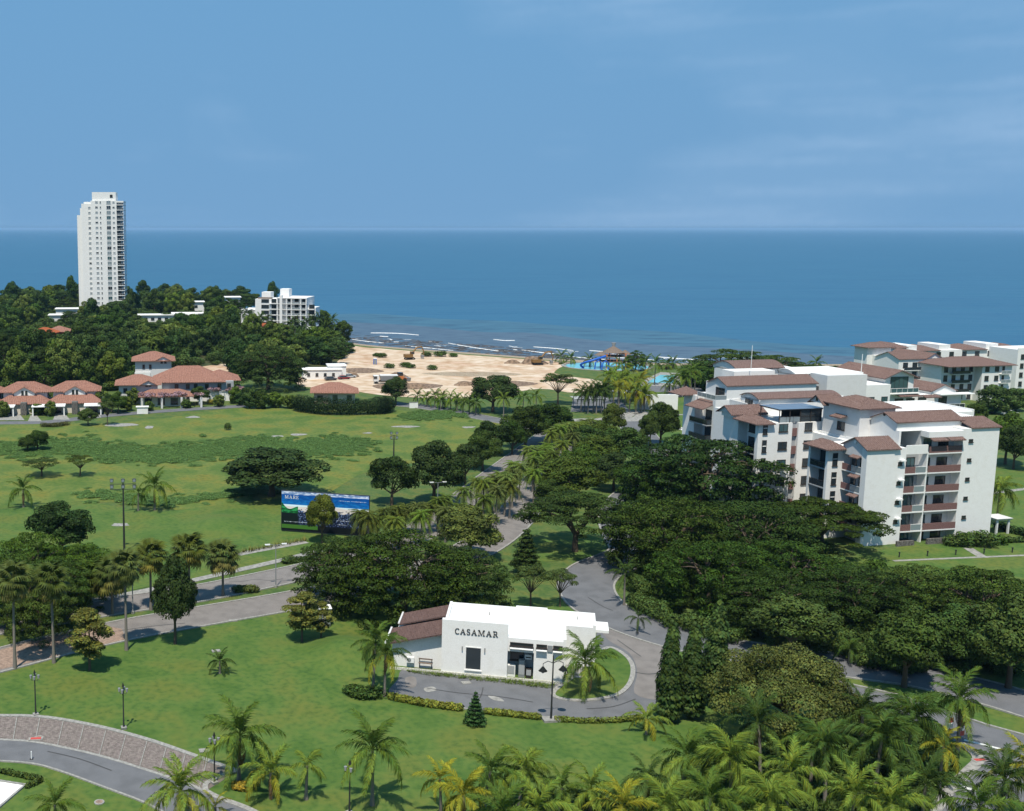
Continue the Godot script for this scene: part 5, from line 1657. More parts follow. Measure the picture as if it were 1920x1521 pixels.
func make_houses() -> void:
	villa("red roofed villa with twin white carports and a broad paved drive", 44, 778, 0.12, 15.5)
	villa("red roofed villa with a car in its white carport beside the young street tree", 140, 776, 0.12, 16.0)
	villa("last red roofed villa of the row, farthest from the pergolas", -48, 779, 0.12, 15.5)
	# the larger villa with violet creeper on its pergola
	var h := thing("villa", "two storey villa with pergola overgrown by violet flowers in front", "house", P(290, 760), 0.1)
	bw("wall", h, M.offwhite, -11, 1.0, 0, 6.2, 3, 13)
	hip("roof", h, M.tile_red, -12.3, 2.2, 1.8, 14.2, 6.2, 8.8, 0.55)
	bw("wall", h, M.cream, -4, 9.5, 0, 3.2, -2, 3.0)
	hip("lower_roof", h, M.tile_red, -5, 12.0, -3.4, 5.0, 3.2, 5.0, 0.55)
	gable("front_gable", h, M.tile_red, M.offwhite, -4.6, 0.8, 1.6, 6.0, 6.2, 7.6, false, 0.4)
	for q in [-2.4, -1.4]: winf(h, q, 5.6, 2.98, 0.7, 1.2, M.glass, 1)
	for q in [-9, -6.5]: winf(h, q, 3.8, 3.0, 1.2, 1.3, M.glass, 2)
	for q in [-2, 2, 6]: winf(h, q, 0.6, -2, 2.2, 2.0, M.glass, 2)
	var h2 := thing("villa", "long two storey villa with broad red tile roof and pale blue grey walls", "house", P(365, 756), 0.1)
	bw("wall", h2, M.greywall, -10, 12.5, 3.0, 6.3, 4, 18)
	bw("wall", h2, M.white, -8, 12.0, 0, 3.0, 4.2, 17.8)
	hip("roof", h2, M.tile_red, -13.0, 10.0, 2.8, 19, 6.3, 10.6, 0.55)
	hip("roof", h2, M.tile_red, 2.0, 15.0, 6.0, 19.6, 6.31, 9.0, 0.55)
	for q in [-5.5, -2.0, 0.5, 4.0, 8.0, 11.0]: winf(h2, q, 4.2, 4, 1.2, 1.4, M.glass, 2)
	for q in [-2.0, 1.5]: winf(h2, q, 0.8, 4.2, 1.1, 1.9, M.glass, 2)
	bw("canopy", h2, M.roofwhite, -12.5, -7.8, 3.6, 3.9, 2.0, 6.0)
	var h3 := thing("villa", "square villa with a raised upper storey under a red hip roof beside the forest", "house", P(288, 735), 0.1)
	bw("wall", h3, M.offwhite, -6, 6, 0, 10.6, 0, 11)
	hip("roof", h3, M.tile_red, -7.2, 7.4, -1.2, 12, 10.6, 13.2, 0.55)
	gable("front_gable", h3, M.tile_red, M.white, 0.5, 6.0, -0.8, 4.5, 10.6, 12.0, false, 0.4)
	bw("wall", h3, M.white, -6.2, -1.0, 0, 6.8, -0.4, -0.01)
	for q in [2.8, 4.0]: winf(h3, q, 9.7, 0.0, 0.8, 1.3, M.glass, 1)
	for q in [-3.2, -1.0]: winf(h3, q, 8.0, 0, 0.8, 1.3, M.glass, 1)
	# small pink house behind the hedge
	var h4 := thing("pink_house", "small pink house with red hip roof behind the dark hedge", "house", P(627, 757), -0.05)
	bw("wall", h4, M.pinkwall, -6.4, -2, 0, 3.6, 0, 9)
	bw("wall", h4, M.offwhite, -2, 6.4, 0, 3.6, 1, 9)
	hip("roof", h4, M.tile_red, -7.6, 7.6, -1.2, 10.4, 3.6, 6.2, 0.55)
	winf(h4, -4.5, 0.9, 0, 1.8, 1.7, M.glass, 2)
	for q in [0.2, 4.6]: winf(h4, q, 0.9, 1, 1.5, 1.7, M.glass_teal, 2)
	# open timber pergolas carrying the violet creeper
	for q in [[322, 765, 18.0, 5.0, "long pergola covered with dry violet creeper along the street"], [425, 752, 12.0, 5.0, "pergola covered with violet bougainvillea at the end of the row"]]:
		var p := thing("pergola", q[4], "pergola", P(q[0], q[1]), 0.16)
		for i in 4:
			for w in [0, 1]:
				var x: float = -q[2] / 2 + q[2] * i / 3.0
				bw("post", p, M.offwhite, x - 0.3, x + 0.3, 0, 3.2, w * q[3] - 0.3, w * q[3] + 0.3)
		for i in 8:
			var x: float = -q[2] / 2 + q[2] * i / 7.0
			part("beam", MB.new().bar(Vector3(x, 3.3, 0.6), Vector3(x, 3.3, -q[3] - 0.6), 0.16, 0.2).mesh(), M.thatch, p)
		var blobs := []
		for i in 26: blobs.append([Vector3(rng.randf_range(-q[2] / 2, q[2] / 2), 3.75 + rng.randf_range(-0.2, 0.4), rng.randf_range(-q[3], 0.5)), Vector3(1.2, 0.55, 1.0)])
		part("creeper", foliage(blobs, 3600, 0.36, Color(0.24, 0.17, 0.22), -0.6, 0.5, 0.2, 0.35), M.petal, p)
	# front gardens
	var gt := thing("garden_wall", "small white gate pillar at the street beside the pergola", "wall", P(267, 776), 0.1)
	bw("pillar", gt, M.white, -1.6, 1.6, 0, 2.0, 0, 1.2)
	bw("cap", gt, M.roofwhite, -1.9, 1.9, 2.0, 2.25, -0.2, 1.4)
	for q in [[18, 782, 44], [62, 784, 20], [112, 781, 26], [175, 777, 18]]:
		sheet("driveway", ground([[q[0] - q[2] / 2.0 + 8, q[1] - 11], [q[0] + q[2] / 2.0 - 8, q[1] - 11], [q[0] + q[2] / 2.0 + 6, q[1] + 6], [q[0] - q[2] / 2.0, q[1] + 6]]), 0.08, M.concrete)
	car("parked_car", "silver car parked under the villa's white carport", P(99, 771), 1.7, mat("car_silver", lin(0.4, 0.42, 0.44), 0.3))
	car("parked_car", "dark grey car parked next to the silver car under the carport", P(110, 771), 1.7, mat("car_grey", lin(0.06, 0.065, 0.07), 0.3))
	car("parked_car", "white car parked among the trees beside the hip roofed apartment block", P(1893, 778), 0.2, mat("car_white", lin(0.7, 0.7, 0.7), 0.3))
	car("parked_car", "dark car parked beside the pool fence under the palms", P(1286, 741), 0.1, M.car_grey)
	car("parked_car", "white car parked beside the dark car under the palms", P(1266, 744), 0.1, M.car_white)

func car(called: String, label: String, at: Vector3, turn: float, paint: Material) -> void:
	var c := thing(called, label, "car", at, turn)
	var b := MB.new()
	b.hexa([Vector3(-2.2, 0.35, -0.88), Vector3(2.2, 0.35, -0.88), Vector3(2.2, 0.35, 0.88), Vector3(-2.2, 0.35, 0.88), Vector3(-2.15, 0.9, -0.85), Vector3(2.15, 0.82, -0.85), Vector3(2.15, 0.82, 0.85), Vector3(-2.15, 0.9, 0.85)])
	b.hexa([Vector3(-1.5, 1.42, -0.66), Vector3(0.5, 1.42, -0.66), Vector3(0.5, 1.42, 0.66), Vector3(-1.5, 1.42, 0.66), Vector3(-1.3, 1.5, -0.58), Vector3(0.3, 1.5, -0.58), Vector3(0.3, 1.5, 0.58), Vector3(-1.3, 1.5, 0.58)])
	part("body", b.mesh(), paint, c)
	var g := MB.new()
	g.hexa([Vector3(-2.0, 0.88, -0.8), Vector3(1.2, 0.86, -0.8), Vector3(1.2, 0.86, 0.8), Vector3(-2.0, 0.88, 0.8), Vector3(-1.5, 1.42, -0.65), Vector3(0.5, 1.42, -0.65), Vector3(0.5, 1.42, 0.65), Vector3(-1.5, 1.42, 0.65)])
	part("windows", g.mesh(), M.glass, c)
	for x in [-1.35, 1.35]:
		for z in [-0.8, 0.8]: part("wheel", MB.new().cyl(Vector3(x, 0.33, z - 0.1), Vector3(x, 0.33, z + 0.1), 0.33, -1, 12).mesh(), M.tyre, c)
	for z in [-0.6, 0.6]: part("headlight", MB.new().box(Vector3(2.15, 0.6, z - 0.2), Vector3(2.21, 0.76, z + 0.2)).mesh(), M.lamp_white, c)

# ---------------------------------------------------------------- the building site on the shore
func excavator(label: String, at: Vector3, turn: float) -> void:
	var e := thing("excavator", label, "excavator", at, turn, "")
	for z in [-1.1, 1.1]:
		part("track", MB.new().tube([Vector3(-1.9, 0.5, z), Vector3(-1.4, 0.12, z), Vector3(1.4, 0.12, z), Vector3(1.9, 0.5, z), Vector3(1.4, 0.85, z), Vector3(-1.4, 0.85, z), Vector3(-1.9, 0.5, z)], [0.3, 0.3, 0.3, 0.3, 0.3, 0.3, 0.3], 6, false).mesh(), M.tyre, e)
	part("body", MB.new().box(Vector3(-2.3, 1.1, -1.3), Vector3(1.0, 2.3, 1.3)).mesh(), M.paint_yellow, e)
	var c := part("cab", MB.new().box(Vector3(0.0, 2.3, 0.1), Vector3(1.5, 3.5, 1.25)).mesh(), M.paint_yellow, e)
	part("window", MB.new().box(Vector3(0.1, 2.5, 0.05), Vector3(1.54, 3.35, 1.29)).mesh(), M.glass, c)
	var b := part("boom", MB.new().tube([Vector3(0.8, 1.9, -0.4), Vector3(3.2, 4.9, -0.4), Vector3(5.6, 5.3, -0.4)], [0.35, 0.38, 0.25], 5).mesh(), M.paint_yellow, e)
	part("arm", MB.new().tube([Vector3(5.4, 5.5, -0.4), Vector3(6.6, 3.0, -0.4), Vector3(6.2, 1.6, -0.4)], [0.28, 0.24, 0.2], 5).mesh(), M.paint_yellow, b)
	part("bucket", MB.new().hexa_box(Vector3(5.3, 0.5, -1.0), Vector3(6.5, 1.7, 0.2)).mesh(), M.steel, e)

func make_site() -> void:
	excavator("digger with raised arm beside the bushes on the sand site", P(768, 674), 0.3)
	excavator("digger standing at the seaward end of the sand site", P(1008, 684), 0.15)
	var t := thing("dump_truck", "white dump truck with a pale load bed on the sand site", "truck", P(722, 719), 0.05)
	var cab := part("cab", MB.new().hexa_box(Vector3(-4.2, 0.9, -1.2), Vector3(-2.3, 3.0, 1.2)).mesh(), M.lamp_white, t)
	part("windscreen", MB.new().box(Vector3(-4.24, 1.9, -1.1), Vector3(-3.0, 2.75, 1.24)).mesh(), M.glass, cab)
	part("load_bed", MB.new().hexa_box(Vector3(-2.0, 1.2, -1.3), Vector3(4.4, 2.9, 1.3)).mesh(), M.steel, t)
	part("load", MB.new().box(Vector3(-1.9, 2.9, -1.2), Vector3(4.3, 3.15, 1.2)).mesh(), M.lamp_white, t)
	part("chassis", MB.new().box(Vector3(-4.0, 0.7, -0.7), Vector3(4.2, 1.2, 0.7)).mesh(), M.frame, t)
	for x in [-3.2, 1.8, 3.2]:
		for z in [-1.0, 1.0]: part("wheel", MB.new().cyl(Vector3(x, 0.5, z - 0.17), Vector3(x, 0.5, z + 0.17), 0.5, -1, 12).mesh(), M.tyre, t)
	var w := thing("wheel_loader", "orange wheel loader beside the white dump truck", "loader", P(750, 716), 0.6)
	part("body", MB.new().box(Vector3(-2.4, 0.9, -1.0), Vector3(0.8, 2.2, 1.0)).mesh(), M.orange, w)
	part("cab", MB.new().box(Vector3(-0.8, 2.2, -0.8), Vector3(0.7, 3.5, 0.8)).mesh(), M.glass, w)
	part("arm", MB.new().bar(Vector3(0.7, 1.8, 0), Vector3(3.0, 1.2, 0), 0.9, 0.3).mesh(), M.orange, w)
	part("bucket", MB.new().hexa_box(Vector3(2.8, 0.2, -1.4), Vector3(4.0, 1.4, 1.4)).mesh(), M.steel, w)
	for x in [-1.6, 1.2]:
		for z in [-1.1, 1.1]: part("wheel", MB.new().cyl(Vector3(x, 0.75, z - 0.25), Vector3(x, 0.75, z + 0.25), 0.75, -1, 12).mesh(), M.tyre, w)
	var s := thing("site_office", "long low white site office with small windows at the edge of the sand", "building", P(607, 711), 0.06)
	bw("wall", s, M.white, -7.5, 6.5, 0, 3.4, 0, 6)
	bw("roof", s, M.roofwhite, -7.8, 6.8, 3.4, 3.7, -0.3, 6.3)
	bw("wall", s, M.white, 2.0, 8.5, 0, 4.4, 3.0, 9)
	bw("roof", s, M.roofwhite, 1.7, 8.8, 4.4, 4.7, 2.7, 9.3)
	for q in [-5.5, -2.5, 0.5, 3.5]: winf(s, q, 1.2, 0, 1.0, 1.1, M.glass, 1)
	var p := thing("site_toilet", "small blue portable toilet beside the digger on the sand", "portable toilet", P(703, 683), 0.0)
	part("cabin", box_mesh(Vector3(1.3, 2.3, 1.3)), M.blue, p)
	part("roof", MB.new().box(Vector3(-0.7, 2.3, -0.7), Vector3(0.7, 2.5, 0.7)).mesh(), M.lamp_white, p)
	part("door", MB.new().box(Vector3(-0.45, 0.15, 0.652), Vector3(0.45, 2.1, 0.69)).mesh(), M.glass_pale, p)
	for q in [[620, 708, M.car_grey, "dark pickup parked in front of the white site office"], [645, 706, mat("car_red", lin(0.2, 0.03, 0.03), 0.3), "dark red car parked at the end of the white site office"], [656, 703, M.car_silver, "silver car parked beside the dark red car on the sand"]]:
		car("parked_car", q[3], P(q[0], q[1] + 5), 0.3, q[2])
	# mounds of earth
	for q in [[1000, 682, 12.0, 3.2], [960, 681, 8.0, 1.6], [745, 708, 9.0, 2.2], [660, 706, 7.0, 1.8], [870, 722, 8.0, 1.5], [780, 727, 11.0, 1.8]]:
		var m := MB.new()
		var ring := []
		for i in 12:
			var a := TAU * i / 12
			ring.append([Vector3(cos(a), 0, sin(a) * 0.7) * q[2] * 0.5 * rng.randf_range(0.8, 1.15) + Vector3(0, -0.1, 0), Vector3(cos(a) * 0.45 + rng.randf_range(-0.1, 0.1), 0, sin(a) * 0.3) * q[2] * 0.5 + Vector3(0, q[3] * rng.randf_range(0.55, 0.9), 0)])
		for i in 12:
			var j := (i + 1) % 12
			m.quad(ring[i][0], ring[j][0], ring[j][1], ring[i][1], Vector3.UP)
			m.tri(ring[i][1], ring[j][1], Vector3(0, q[3], 0), Vector3.UP)
		var o := part("earth_mound", m.mesh(), M.soil, self, Transform3D(Basis(), P(q[0], q[1])))
		tag(o, "heap of brown earth lying on the sand site", "earth mound", "heaps of earth on the sand site")

# ---------------------------------------------------------------- pools and water playground by the shore
func ellipse(px: float, py: float, rx: float, rz: float, n := 40) -> PackedVector2Array:
	var g := P(px, py)
	var out := PackedVector2Array()
	for i in n: out.append(Vector2(g.x + cos(TAU * i / n) * rx, g.z + sin(TAU * i / n) * rz))
	return out

func make_park() -> void:
	sheet("lawn", smooth(ground([[1042, 700], [1070, 684], [1130, 700], [1140, 706], [1125, 712]]), true, 4), 0.08, M.verge)
	sheet("pool_deck", ellipse(1138, 687, 17.5, 15.0), 0.1, M.concrete)
	sheet("pool_water", ellipse(1138, 687, 16.0, 13.4), 0.13, M.pool)
	var dk := ellipse(1138, 687, 17.2, 14.6)
	dk.append(dk[0])
	kerb(dk, 0.5, 0.3)
	sheet("pool_deck", ground([[1195, 718], [1238, 698], [1280, 700], [1275, 724], [1200, 724]]), 0.1, M.concrete)
	sheet("pool_water", ground([[1214, 717], [1238, 703], [1266, 704], [1262, 719]]), 0.13, M.pool)
	# playground in the round pool
	var p := thing("water_playground", "blue and orange water playground with slides and a thatched top in the round pool", "playground", P(1150, 690), 0.2)
	for q in [[-4, 2], [4, 2], [-4, -3], [4, -3], [0, 2.5], [0, -3.5]]: part("post", MB.new().cyl(Vector3(q[0], 0, q[1]), Vector3(q[0], 6.0, q[1]), 0.2).mesh(), M.orange, p)
	for y in [2.6, 4.6]: part("deck", MB.new().box(Vector3(-4.6, y, -4), Vector3(4.6, y + 0.25, 3)).mesh(), M.thatch, p)
	for y in [2.85, 4.85]: rail("railing", p, Vector3(-4.6, y, 3), Vector3(4.6, y, 3), 1.0, M.orange, null)
	for q in [[0.0, 6.2, 4.4], [-5.2, 5.2, 2.6], [5.0, 5.4, 2.8]]:
		var m := MB.new()
		for i in 10:
			var a := TAU * i / 10
			var b := TAU * (i + 1) / 10
			m.tri(Vector3(q[0] + cos(a) * q[2], q[1], sin(a) * q[2] - 0.5), Vector3(q[0] + cos(b) * q[2], q[1], sin(b) * q[2] - 0.5), Vector3(q[0], q[1] + q[2] * 0.6, -0.5), Vector3.UP)
		part("thatched_roof", m.mesh(), M.thatch, p)
	for s in [-1.0, 1.0]:
		var pts := []
		for i in 9:
			var t := i / 8.0
			pts.append(Vector3(s * (4.6 + 5.0 * sin(t * PI * 0.9)) - (6.0 if s < 0 else 0.0) * t, 4.6 * (1 - t) + 0.4, 2.0 + 4.0 * t * cos(t * 4.0)))
		part("slide", MB.new().tube(pts, [0.45, 0.45, 0.45, 0.45, 0.45, 0.45, 0.45, 0.45, 0.45], 7).mesh(), M.blue, p)
	part("tipping_bucket", MB.new().cyl(Vector3(0, 8.4, -0.5), Vector3(0, 10.0, -0.5), 0.5, 0.9).mesh(), M.steel, p)
	for q in [[-9.5, 3], [-7.5, 5]]: part("spray_arch", MB.new().tube([Vector3(q[0], 0, q[1]), Vector3(q[0] + 0.4, 3.0, q[1]), Vector3(q[0] + 1.6, 3.6, q[1]), Vector3(q[0] + 2.6, 2.8, q[1]), Vector3(q[0] + 2.8, 0, q[1])], [0.25, 0.25, 0.25, 0.25, 0.25], 6).mesh(), M.blue, p)
	var sc := thing("sports_board", "white board with a grey end panel standing on the lawn by the pool road", "board", P(1238, 768), 0.0)
	bw("panel", sc, M.white, -3.2, 5.2, 0, 4.6, 0, 0.8)
	bw("end_panel", sc, M.greywall, -6.8, -3.2, 0, 4.4, 0.1, 0.8)
	var w := thing("low_wall", "small white board standing at the edge of the field beside the road", "wall", P(775, 765), 0.0)
	bw("panel", w, M.white, -1.2, 1.4, 0, 1.7, 0, 0.3)
	bw("cap", w, M.concrete, -1.3, 1.5, 1.7, 1.85, -0.05, 0.35)
	for q in [[1103, 765, 0.0], [1175, 752, 0.4]]:
		var h := thing("shade_sail", "grey shade canopy over the parking area by the palms", "canopy", P(q[0], q[1]), q[2], "grey canopies by the parking area")
		part("canopy", MB.new().hexa_box(Vector3(-5, 3.0, -3), Vector3(5, 3.25, 3)).mesh(), M.greywall, h)
		for x in [-4.0, 4.0]:
			for z in [-2.2, 2.2]: part("post", MB.new().cyl(Vector3(x, 0, z), Vector3(x, 3.0, z), 0.1).mesh(), M.steel, h)
	var u := thing("garden_table", "white garden table and parasol on the lawn beside the complex", "garden table", P(1284, 820), 0.0)
	part("table_top", MB.new().cyl(Vector3(0, 0.72, 0), Vector3(0, 0.78, 0), 0.8).mesh(), M.lamp_white, u)
	part("leg", MB.new().cyl(Vector3(0, 0, 0), Vector3(0, 2.4, 0), 0.06).mesh(), M.lamp_white, u)
	var pm := MB.new()
	for i in 8: pm.tri(Vector3(cos(TAU * i / 8) * 2, 2.2, sin(TAU * i / 8) * 2), Vector3(cos(TAU * (i + 1) / 8) * 2, 2.2, sin(TAU * (i + 1) / 8) * 2), Vector3(0, 2.9, 0), Vector3.UP)
	part("parasol", pm.mesh(), M.roofwhite, u)

# ---------------------------------------------------------------- lamps, signs, small street things
func lantern_post(label: String, px: float, py: float, h: float) -> void:
	var o := thing("lamp_post", label, "street lamp", P(px, py), rng.randf() * 0.6, "lantern posts beside the paved parking bays")
	part("footing", MB.new().hexa_box(Vector3(-0.3, 0, -0.3), Vector3(0.3, 0.3, 0.3)).mesh(), M.kerb, o)
	part("pole", MB.new().tube([Vector3(0, 0.25, 0), Vector3(0, 1.2, 0), Vector3(0, h, 0)], [0.11, 0.08, 0.06], 7).mesh(), M.darkmetal, o)
	for i in 4:
		var a := i * TAU / 4 + 0.4
		var d := Vector3(cos(a), 0, sin(a)) * 0.42
		var arm := part("arm", MB.new().tube([Vector3(0, h - 0.75, 0), d * 0.7 + Vector3(0, h - 0.85, 0), d + Vector3(0, h - 0.6, 0)], [0.03, 0.03, 0.03], 4).mesh(), M.darkmetal, o)
		var l := part("lantern", MB.new().cyl(d + Vector3(0, h - 0.6, 0), d + Vector3(0, h - 0.2, 0), 0.1, 0.16, 6).mesh(), M.steel, arm)
	part("finial", MB.new().cyl(Vector3(0, h, 0), Vector3(0, h + 0.45, 0), 0.16, 0.02, 6).mesh(), M.darkmetal, o)

func make_street_things() -> void:
	lantern_post("dark lamp post with four small lanterns on the kerb beside the round manhole", 67, 1342, 5.0)
	lantern_post("dark lamp post with four small lanterns midway along the kerb of the paved bays", 232, 1367, 4.9)
	lantern_post("dark lamp post with four small lanterns next to the tall coconut palm", 402, 1470, 5.0)
	lantern_post("dark lamp post with four small lanterns alone on the lawn beside a leaning palm", 655, 1527, 5.0)
	# double arm lamp in front of the office
	var o := thing("lamp_post", "tall lamp post with two hanging lanterns in front of the office", "street lamp", P(1033, 1351), 0.12)
	part("footing", box_mesh(Vector3(1.9, 0.28, 1.2)), M.concrete, o)
	part("pole", MB.new().tube([Vector3(0, 0.2, 0), Vector3(0, 1.5, 0), Vector3(0, 7.6, 0)], [0.14, 0.1, 0.07], 8).mesh(), M.darkmetal, o)
	for s in [-1.0, 1.0]:
		var arm := part("arm", MB.new().tube([Vector3(0, 6.7, 0), Vector3(s * 0.6, 6.95, 0), Vector3(s * 1.15, 6.7, 0), Vector3(s * 1.15, 6.3, 0)], [0.045, 0.045, 0.045, 0.04], 5).mesh(), M.darkmetal, o)
		part("shade", MB.new().tube([Vector3(s * 1.15, 6.35, 0), Vector3(s * 1.15, 6.1, 0), Vector3(s * 1.15, 5.85, 0)], [0.1, 0.28, 0.5], 9).mesh(), M.darkmetal, arm)
		part("globe", MB.new().cyl(Vector3(s * 1.15, 5.85, 0), Vector3(s * 1.15, 5.62, 0), 0.24, 0.12, 9).mesh(), M.steel, arm)
	# avenue lamps
	for q in [[517, 1101, 1022, "slender grey street lamp with two heads on the avenue's grass median"], [249, 1150, 1062, "slender grey street lamp among the fan palms on the median"], [820, 960, 905, "slender grey street lamp with white head beside the drooping avenue palms"]]:
		var g := P(q[0], q[1])
		var h := top_at(g, q[2])
		var l := thing("street_lamp", q[3], "street lamp", g, 0.2)
		part("footing", MB.new().cyl(Vector3(0, 0, 0), Vector3(0, 0.35, 0), 0.28, 0.24).mesh(), M.concrete, l)
		part("pole", MB.new().cyl(Vector3(0, 0.3, 0), Vector3(0, h, 0), 0.1, 0.06, 7).mesh(), M.steel, l)
		for s in [-1.0, 1.0]:
			part("arm", MB.new().bar(Vector3(0, h, 0), Vector3(s * 1.0, h + 0.15, 0), 0.06).mesh(), M.steel, l)
			part("lamp_head", MB.new().hexa_box(Vector3(s * 1.3 - 0.4, h + 0.05, -0.16), Vector3(s * 1.3 + 0.4, h + 0.22, 0.16)).mesh(), M.lamp_white, l)
	# flood light masts
	for q in [[233, 1036, 905, "tall dark floodlight mast with a bar of lights on the putting green", 2.2], [738, 862, 815, "dark floodlight mast behind the round dark trees of the avenue", 0.8]]:
		var g := P(q[0], q[1])
		var h := top_at(g, q[2])
		var l := thing("floodlight_mast", q[3], "floodlight", g, 0.05)
		part("pole", MB.new().tube([Vector3(0, -0.1, 0), Vector3(0, h * 0.5, 0), Vector3(0, h, 0)], [0.2, 0.16, 0.11], 8).mesh(), M.darkmetal, l)
		var n := 3 if q[4] > 1 else 2
		for y in [h - 0.2, h - 1.1]: part("crossbar", MB.new().bar(Vector3(-q[4], y, 0), Vector3(q[4], y, 0), 0.09).mesh(), M.darkmetal, l)
		for i in n:
			for y in [h + 0.15, h - 0.9]:
				var x := lerpf(-q[4] * 0.85, q[4] * 0.85, i / float(n - 1))
				var fl := part("floodlight", MB.new().hexa_box(Vector3(x - 0.3, y - 0.05, -0.1), Vector3(x + 0.3, y + 0.55, 0.2)).mesh(), M.darkmetal, l)
				part("lens", MB.new().box(Vector3(x - 0.22, y + 0.02, 0.204), Vector3(x + 0.22, y + 0.48, 0.22)).mesh(), M.glass_pale, fl)
	# billboard
	var a := P(528, 996)
	var b := P(691, 1008)
	var mid := (a + b) / 2
	var wide := a.distance_to(b)
	var tall := top_at(a, 920) - 0.3
	var bb := thing("billboard", "large billboard with a printed blue sea and beach behind a young tree", "billboard", mid, -atan2(b.z - a.z, b.x - a.x))
	var fr := MB.new().box(Vector3(-wide / 2 - 0.1, 0.2, -0.35), Vector3(wide / 2 + 0.1, tall + 0.4, 0))
	part("frame", fr.mesh(), M.darkmetal, bb)
	var pm := mat("poster_print", Color.WHITE, 0.5)
	pm.albedo_texture = poster()
	var pq := MB.new()
	pq.quad_uv(Vector3(-wide / 2, 0.3, 0.02), Vector3(-wide / 2, tall + 0.3, 0.02), Vector3(wide / 2, tall + 0.3, 0.02), Vector3(wide / 2, 0.3, 0.02))
	part("poster", pq.mesh(), pm, bb)
	for i in 5:
		var x := lerpf(-wide / 2 + 0.6, wide / 2 - 0.6, i / 4.0)
		part("post", MB.new().bar(Vector3(x, 0, -0.45), Vector3(x, tall, -0.45), 0.18).mesh(), M.steel, bb)
	var font := SystemFont.new()
	font.font_names = PackedStringArray(["Droid Serif"])
	var x0 := -wide / 2 + 0.6
	for ch in "MARE":
		var t := TextMesh.new()
		t.text = ch
		t.font = font
		t.font_size = 64
		t.pixel_size = 0.0125
		t.depth = 0.02
		var wd := t.get_aabb().size.x
		part("letter", t, M.lamp_white, bb, Transform3D(Basis(), Vector3(x0 + wd / 2, tall - 0.75, 0.045)))
		x0 += wd + 0.12
	# white utility kiosk on the lawn by the avenue
	var k := thing("utility_kiosk", "pale green utility kiosk with a white lid behind the lawn trees", "utility box", P(607, 1172), 0.1)
	part("cabin", box_mesh(Vector3(1.6, 2.4, 1.6)), mat("kiosk", lin(0.2, 0.24, 0.2), 0.6), k)
	part("lid", MB.new().hexa_box(Vector3(-1.0, 2.4, -1.0), Vector3(1.0, 2.65, 1.0)).mesh(), M.lamp_white, k)
	part("door", MB.new().box(Vector3(-0.55, 0.2, 0.803), Vector3(0.55, 2.1, 0.84)).mesh(), M.greywall, k)
	# red drain boxes in the kerbs
	for q in [[67, 1387, "red painted drain inlet in the kerb of the paved bays"], [1837, 1427, "red painted drain inlet in the kerb at the junction with the white stop line"]]:
		var r := thing("drain_inlet", q[2], "drain", P(q[0], q[1]), 0.1)
		part("slab", box_mesh(Vector3(1.5, 0.16, 0.7)), M.kerb, r)
		part("lid", MB.new().box(Vector3(-0.55, 0.16, -0.22), Vector3(0.55, 0.19, 0.22)).mesh(), M.redpaint, r)
	for q in [[73, 1384, "round manhole with a red lid set in the paved bays"], [186, 1505, "round manhole with a red lid on the grass across the street from the bays"]]:
		var r := thing("manhole", q[2], "manhole cover", P(q[0], q[1]) + Vector3(0, 0.05, 0), 0.0)
		part("ring", MB.new().cyl(Vector3(0, -0.05, 0), Vector3(0, 0.06, 0), 0.5, -1, 16).mesh(), M.kerb, r)
		part("lid", MB.new().cyl(Vector3(0, 0.06, 0), Vector3(0, 0.08, 0), 0.34, -1, 16).mesh(), M.brick_pave, r)
	# garden bollards along the lawn of the complex
	for i in 5:
		var g := P(1686 + i * 53, 1045 - i * 2.2)
		var l := thing("bollard_light", "short dark bollard light on the lawn before the complex", "bollard", g, 0.0, "bollard lights on the lawn before the complex")
		part("post", MB.new().cyl(Vector3(0, 0, 0), Vector3(0, 0.75, 0), 0.1).mesh(), M.darkmetal, l)
		part("cap", MB.new().cyl(Vector3(0, 0.75, 0), Vector3(0, 0.95, 0), 0.16, 0.12).mesh(), M.darkmetal, l)
	var tb := thing("garden_pavilion", "small white garden pavilion at the corner of the complex's blank end wall", "pavilion", P(1868, 998), 0.2)
	for x in [-1.2, 1.2]:
		for z in [-1.2, 1.2]: part("post", MB.new().bar(Vector3(x, 0, z), Vector3(x, 2.6, z), 0.3).mesh(), M.offwhite, tb)
	part("roof", MB.new().hexa_box(Vector3(-1.7, 2.6, -1.7), Vector3(1.7, 2.95, 1.7)).mesh(), M.offwhite, tb)
	# sign posts with red and white panels by the right junction
	for q in [[1778, 1398], [1800, 1402]]:
		var s := thing("warning_sign", "red and white striped warning post beside the road with the stop line", "sign", P(q[0], q[1]), 0.3, "warning posts beside the road with the stop line")
		part("post", MB.new().cyl(Vector3(0, 0, 0), Vector3(0, 3.2, 0), 0.06).mesh(), M.steel, s)
		for y in 3: part("panel", MB.new().box(Vector3(-0.3, 1.4 + y * 0.62, 0.06), Vector3(0.3, 1.9 + y * 0.62, 0.1)).mesh(), [M.redpaint, M.lamp_white, M.redpaint][y], s)
	var cn := thing("delineator_post", "thin white post standing on the street beside the paved bays", "post", P(59, 1424), 0.0)
	part("post", MB.new().cyl(Vector3(0, 0, 0), Vector3(0, 0.9, 0), 0.06).mesh(), M.lamp_white, cn)
	part("foot", MB.new().cyl(Vector3(0, 0, 0), Vector3(0, 0.08, 0), 0.2).mesh(), M.tyre, cn)

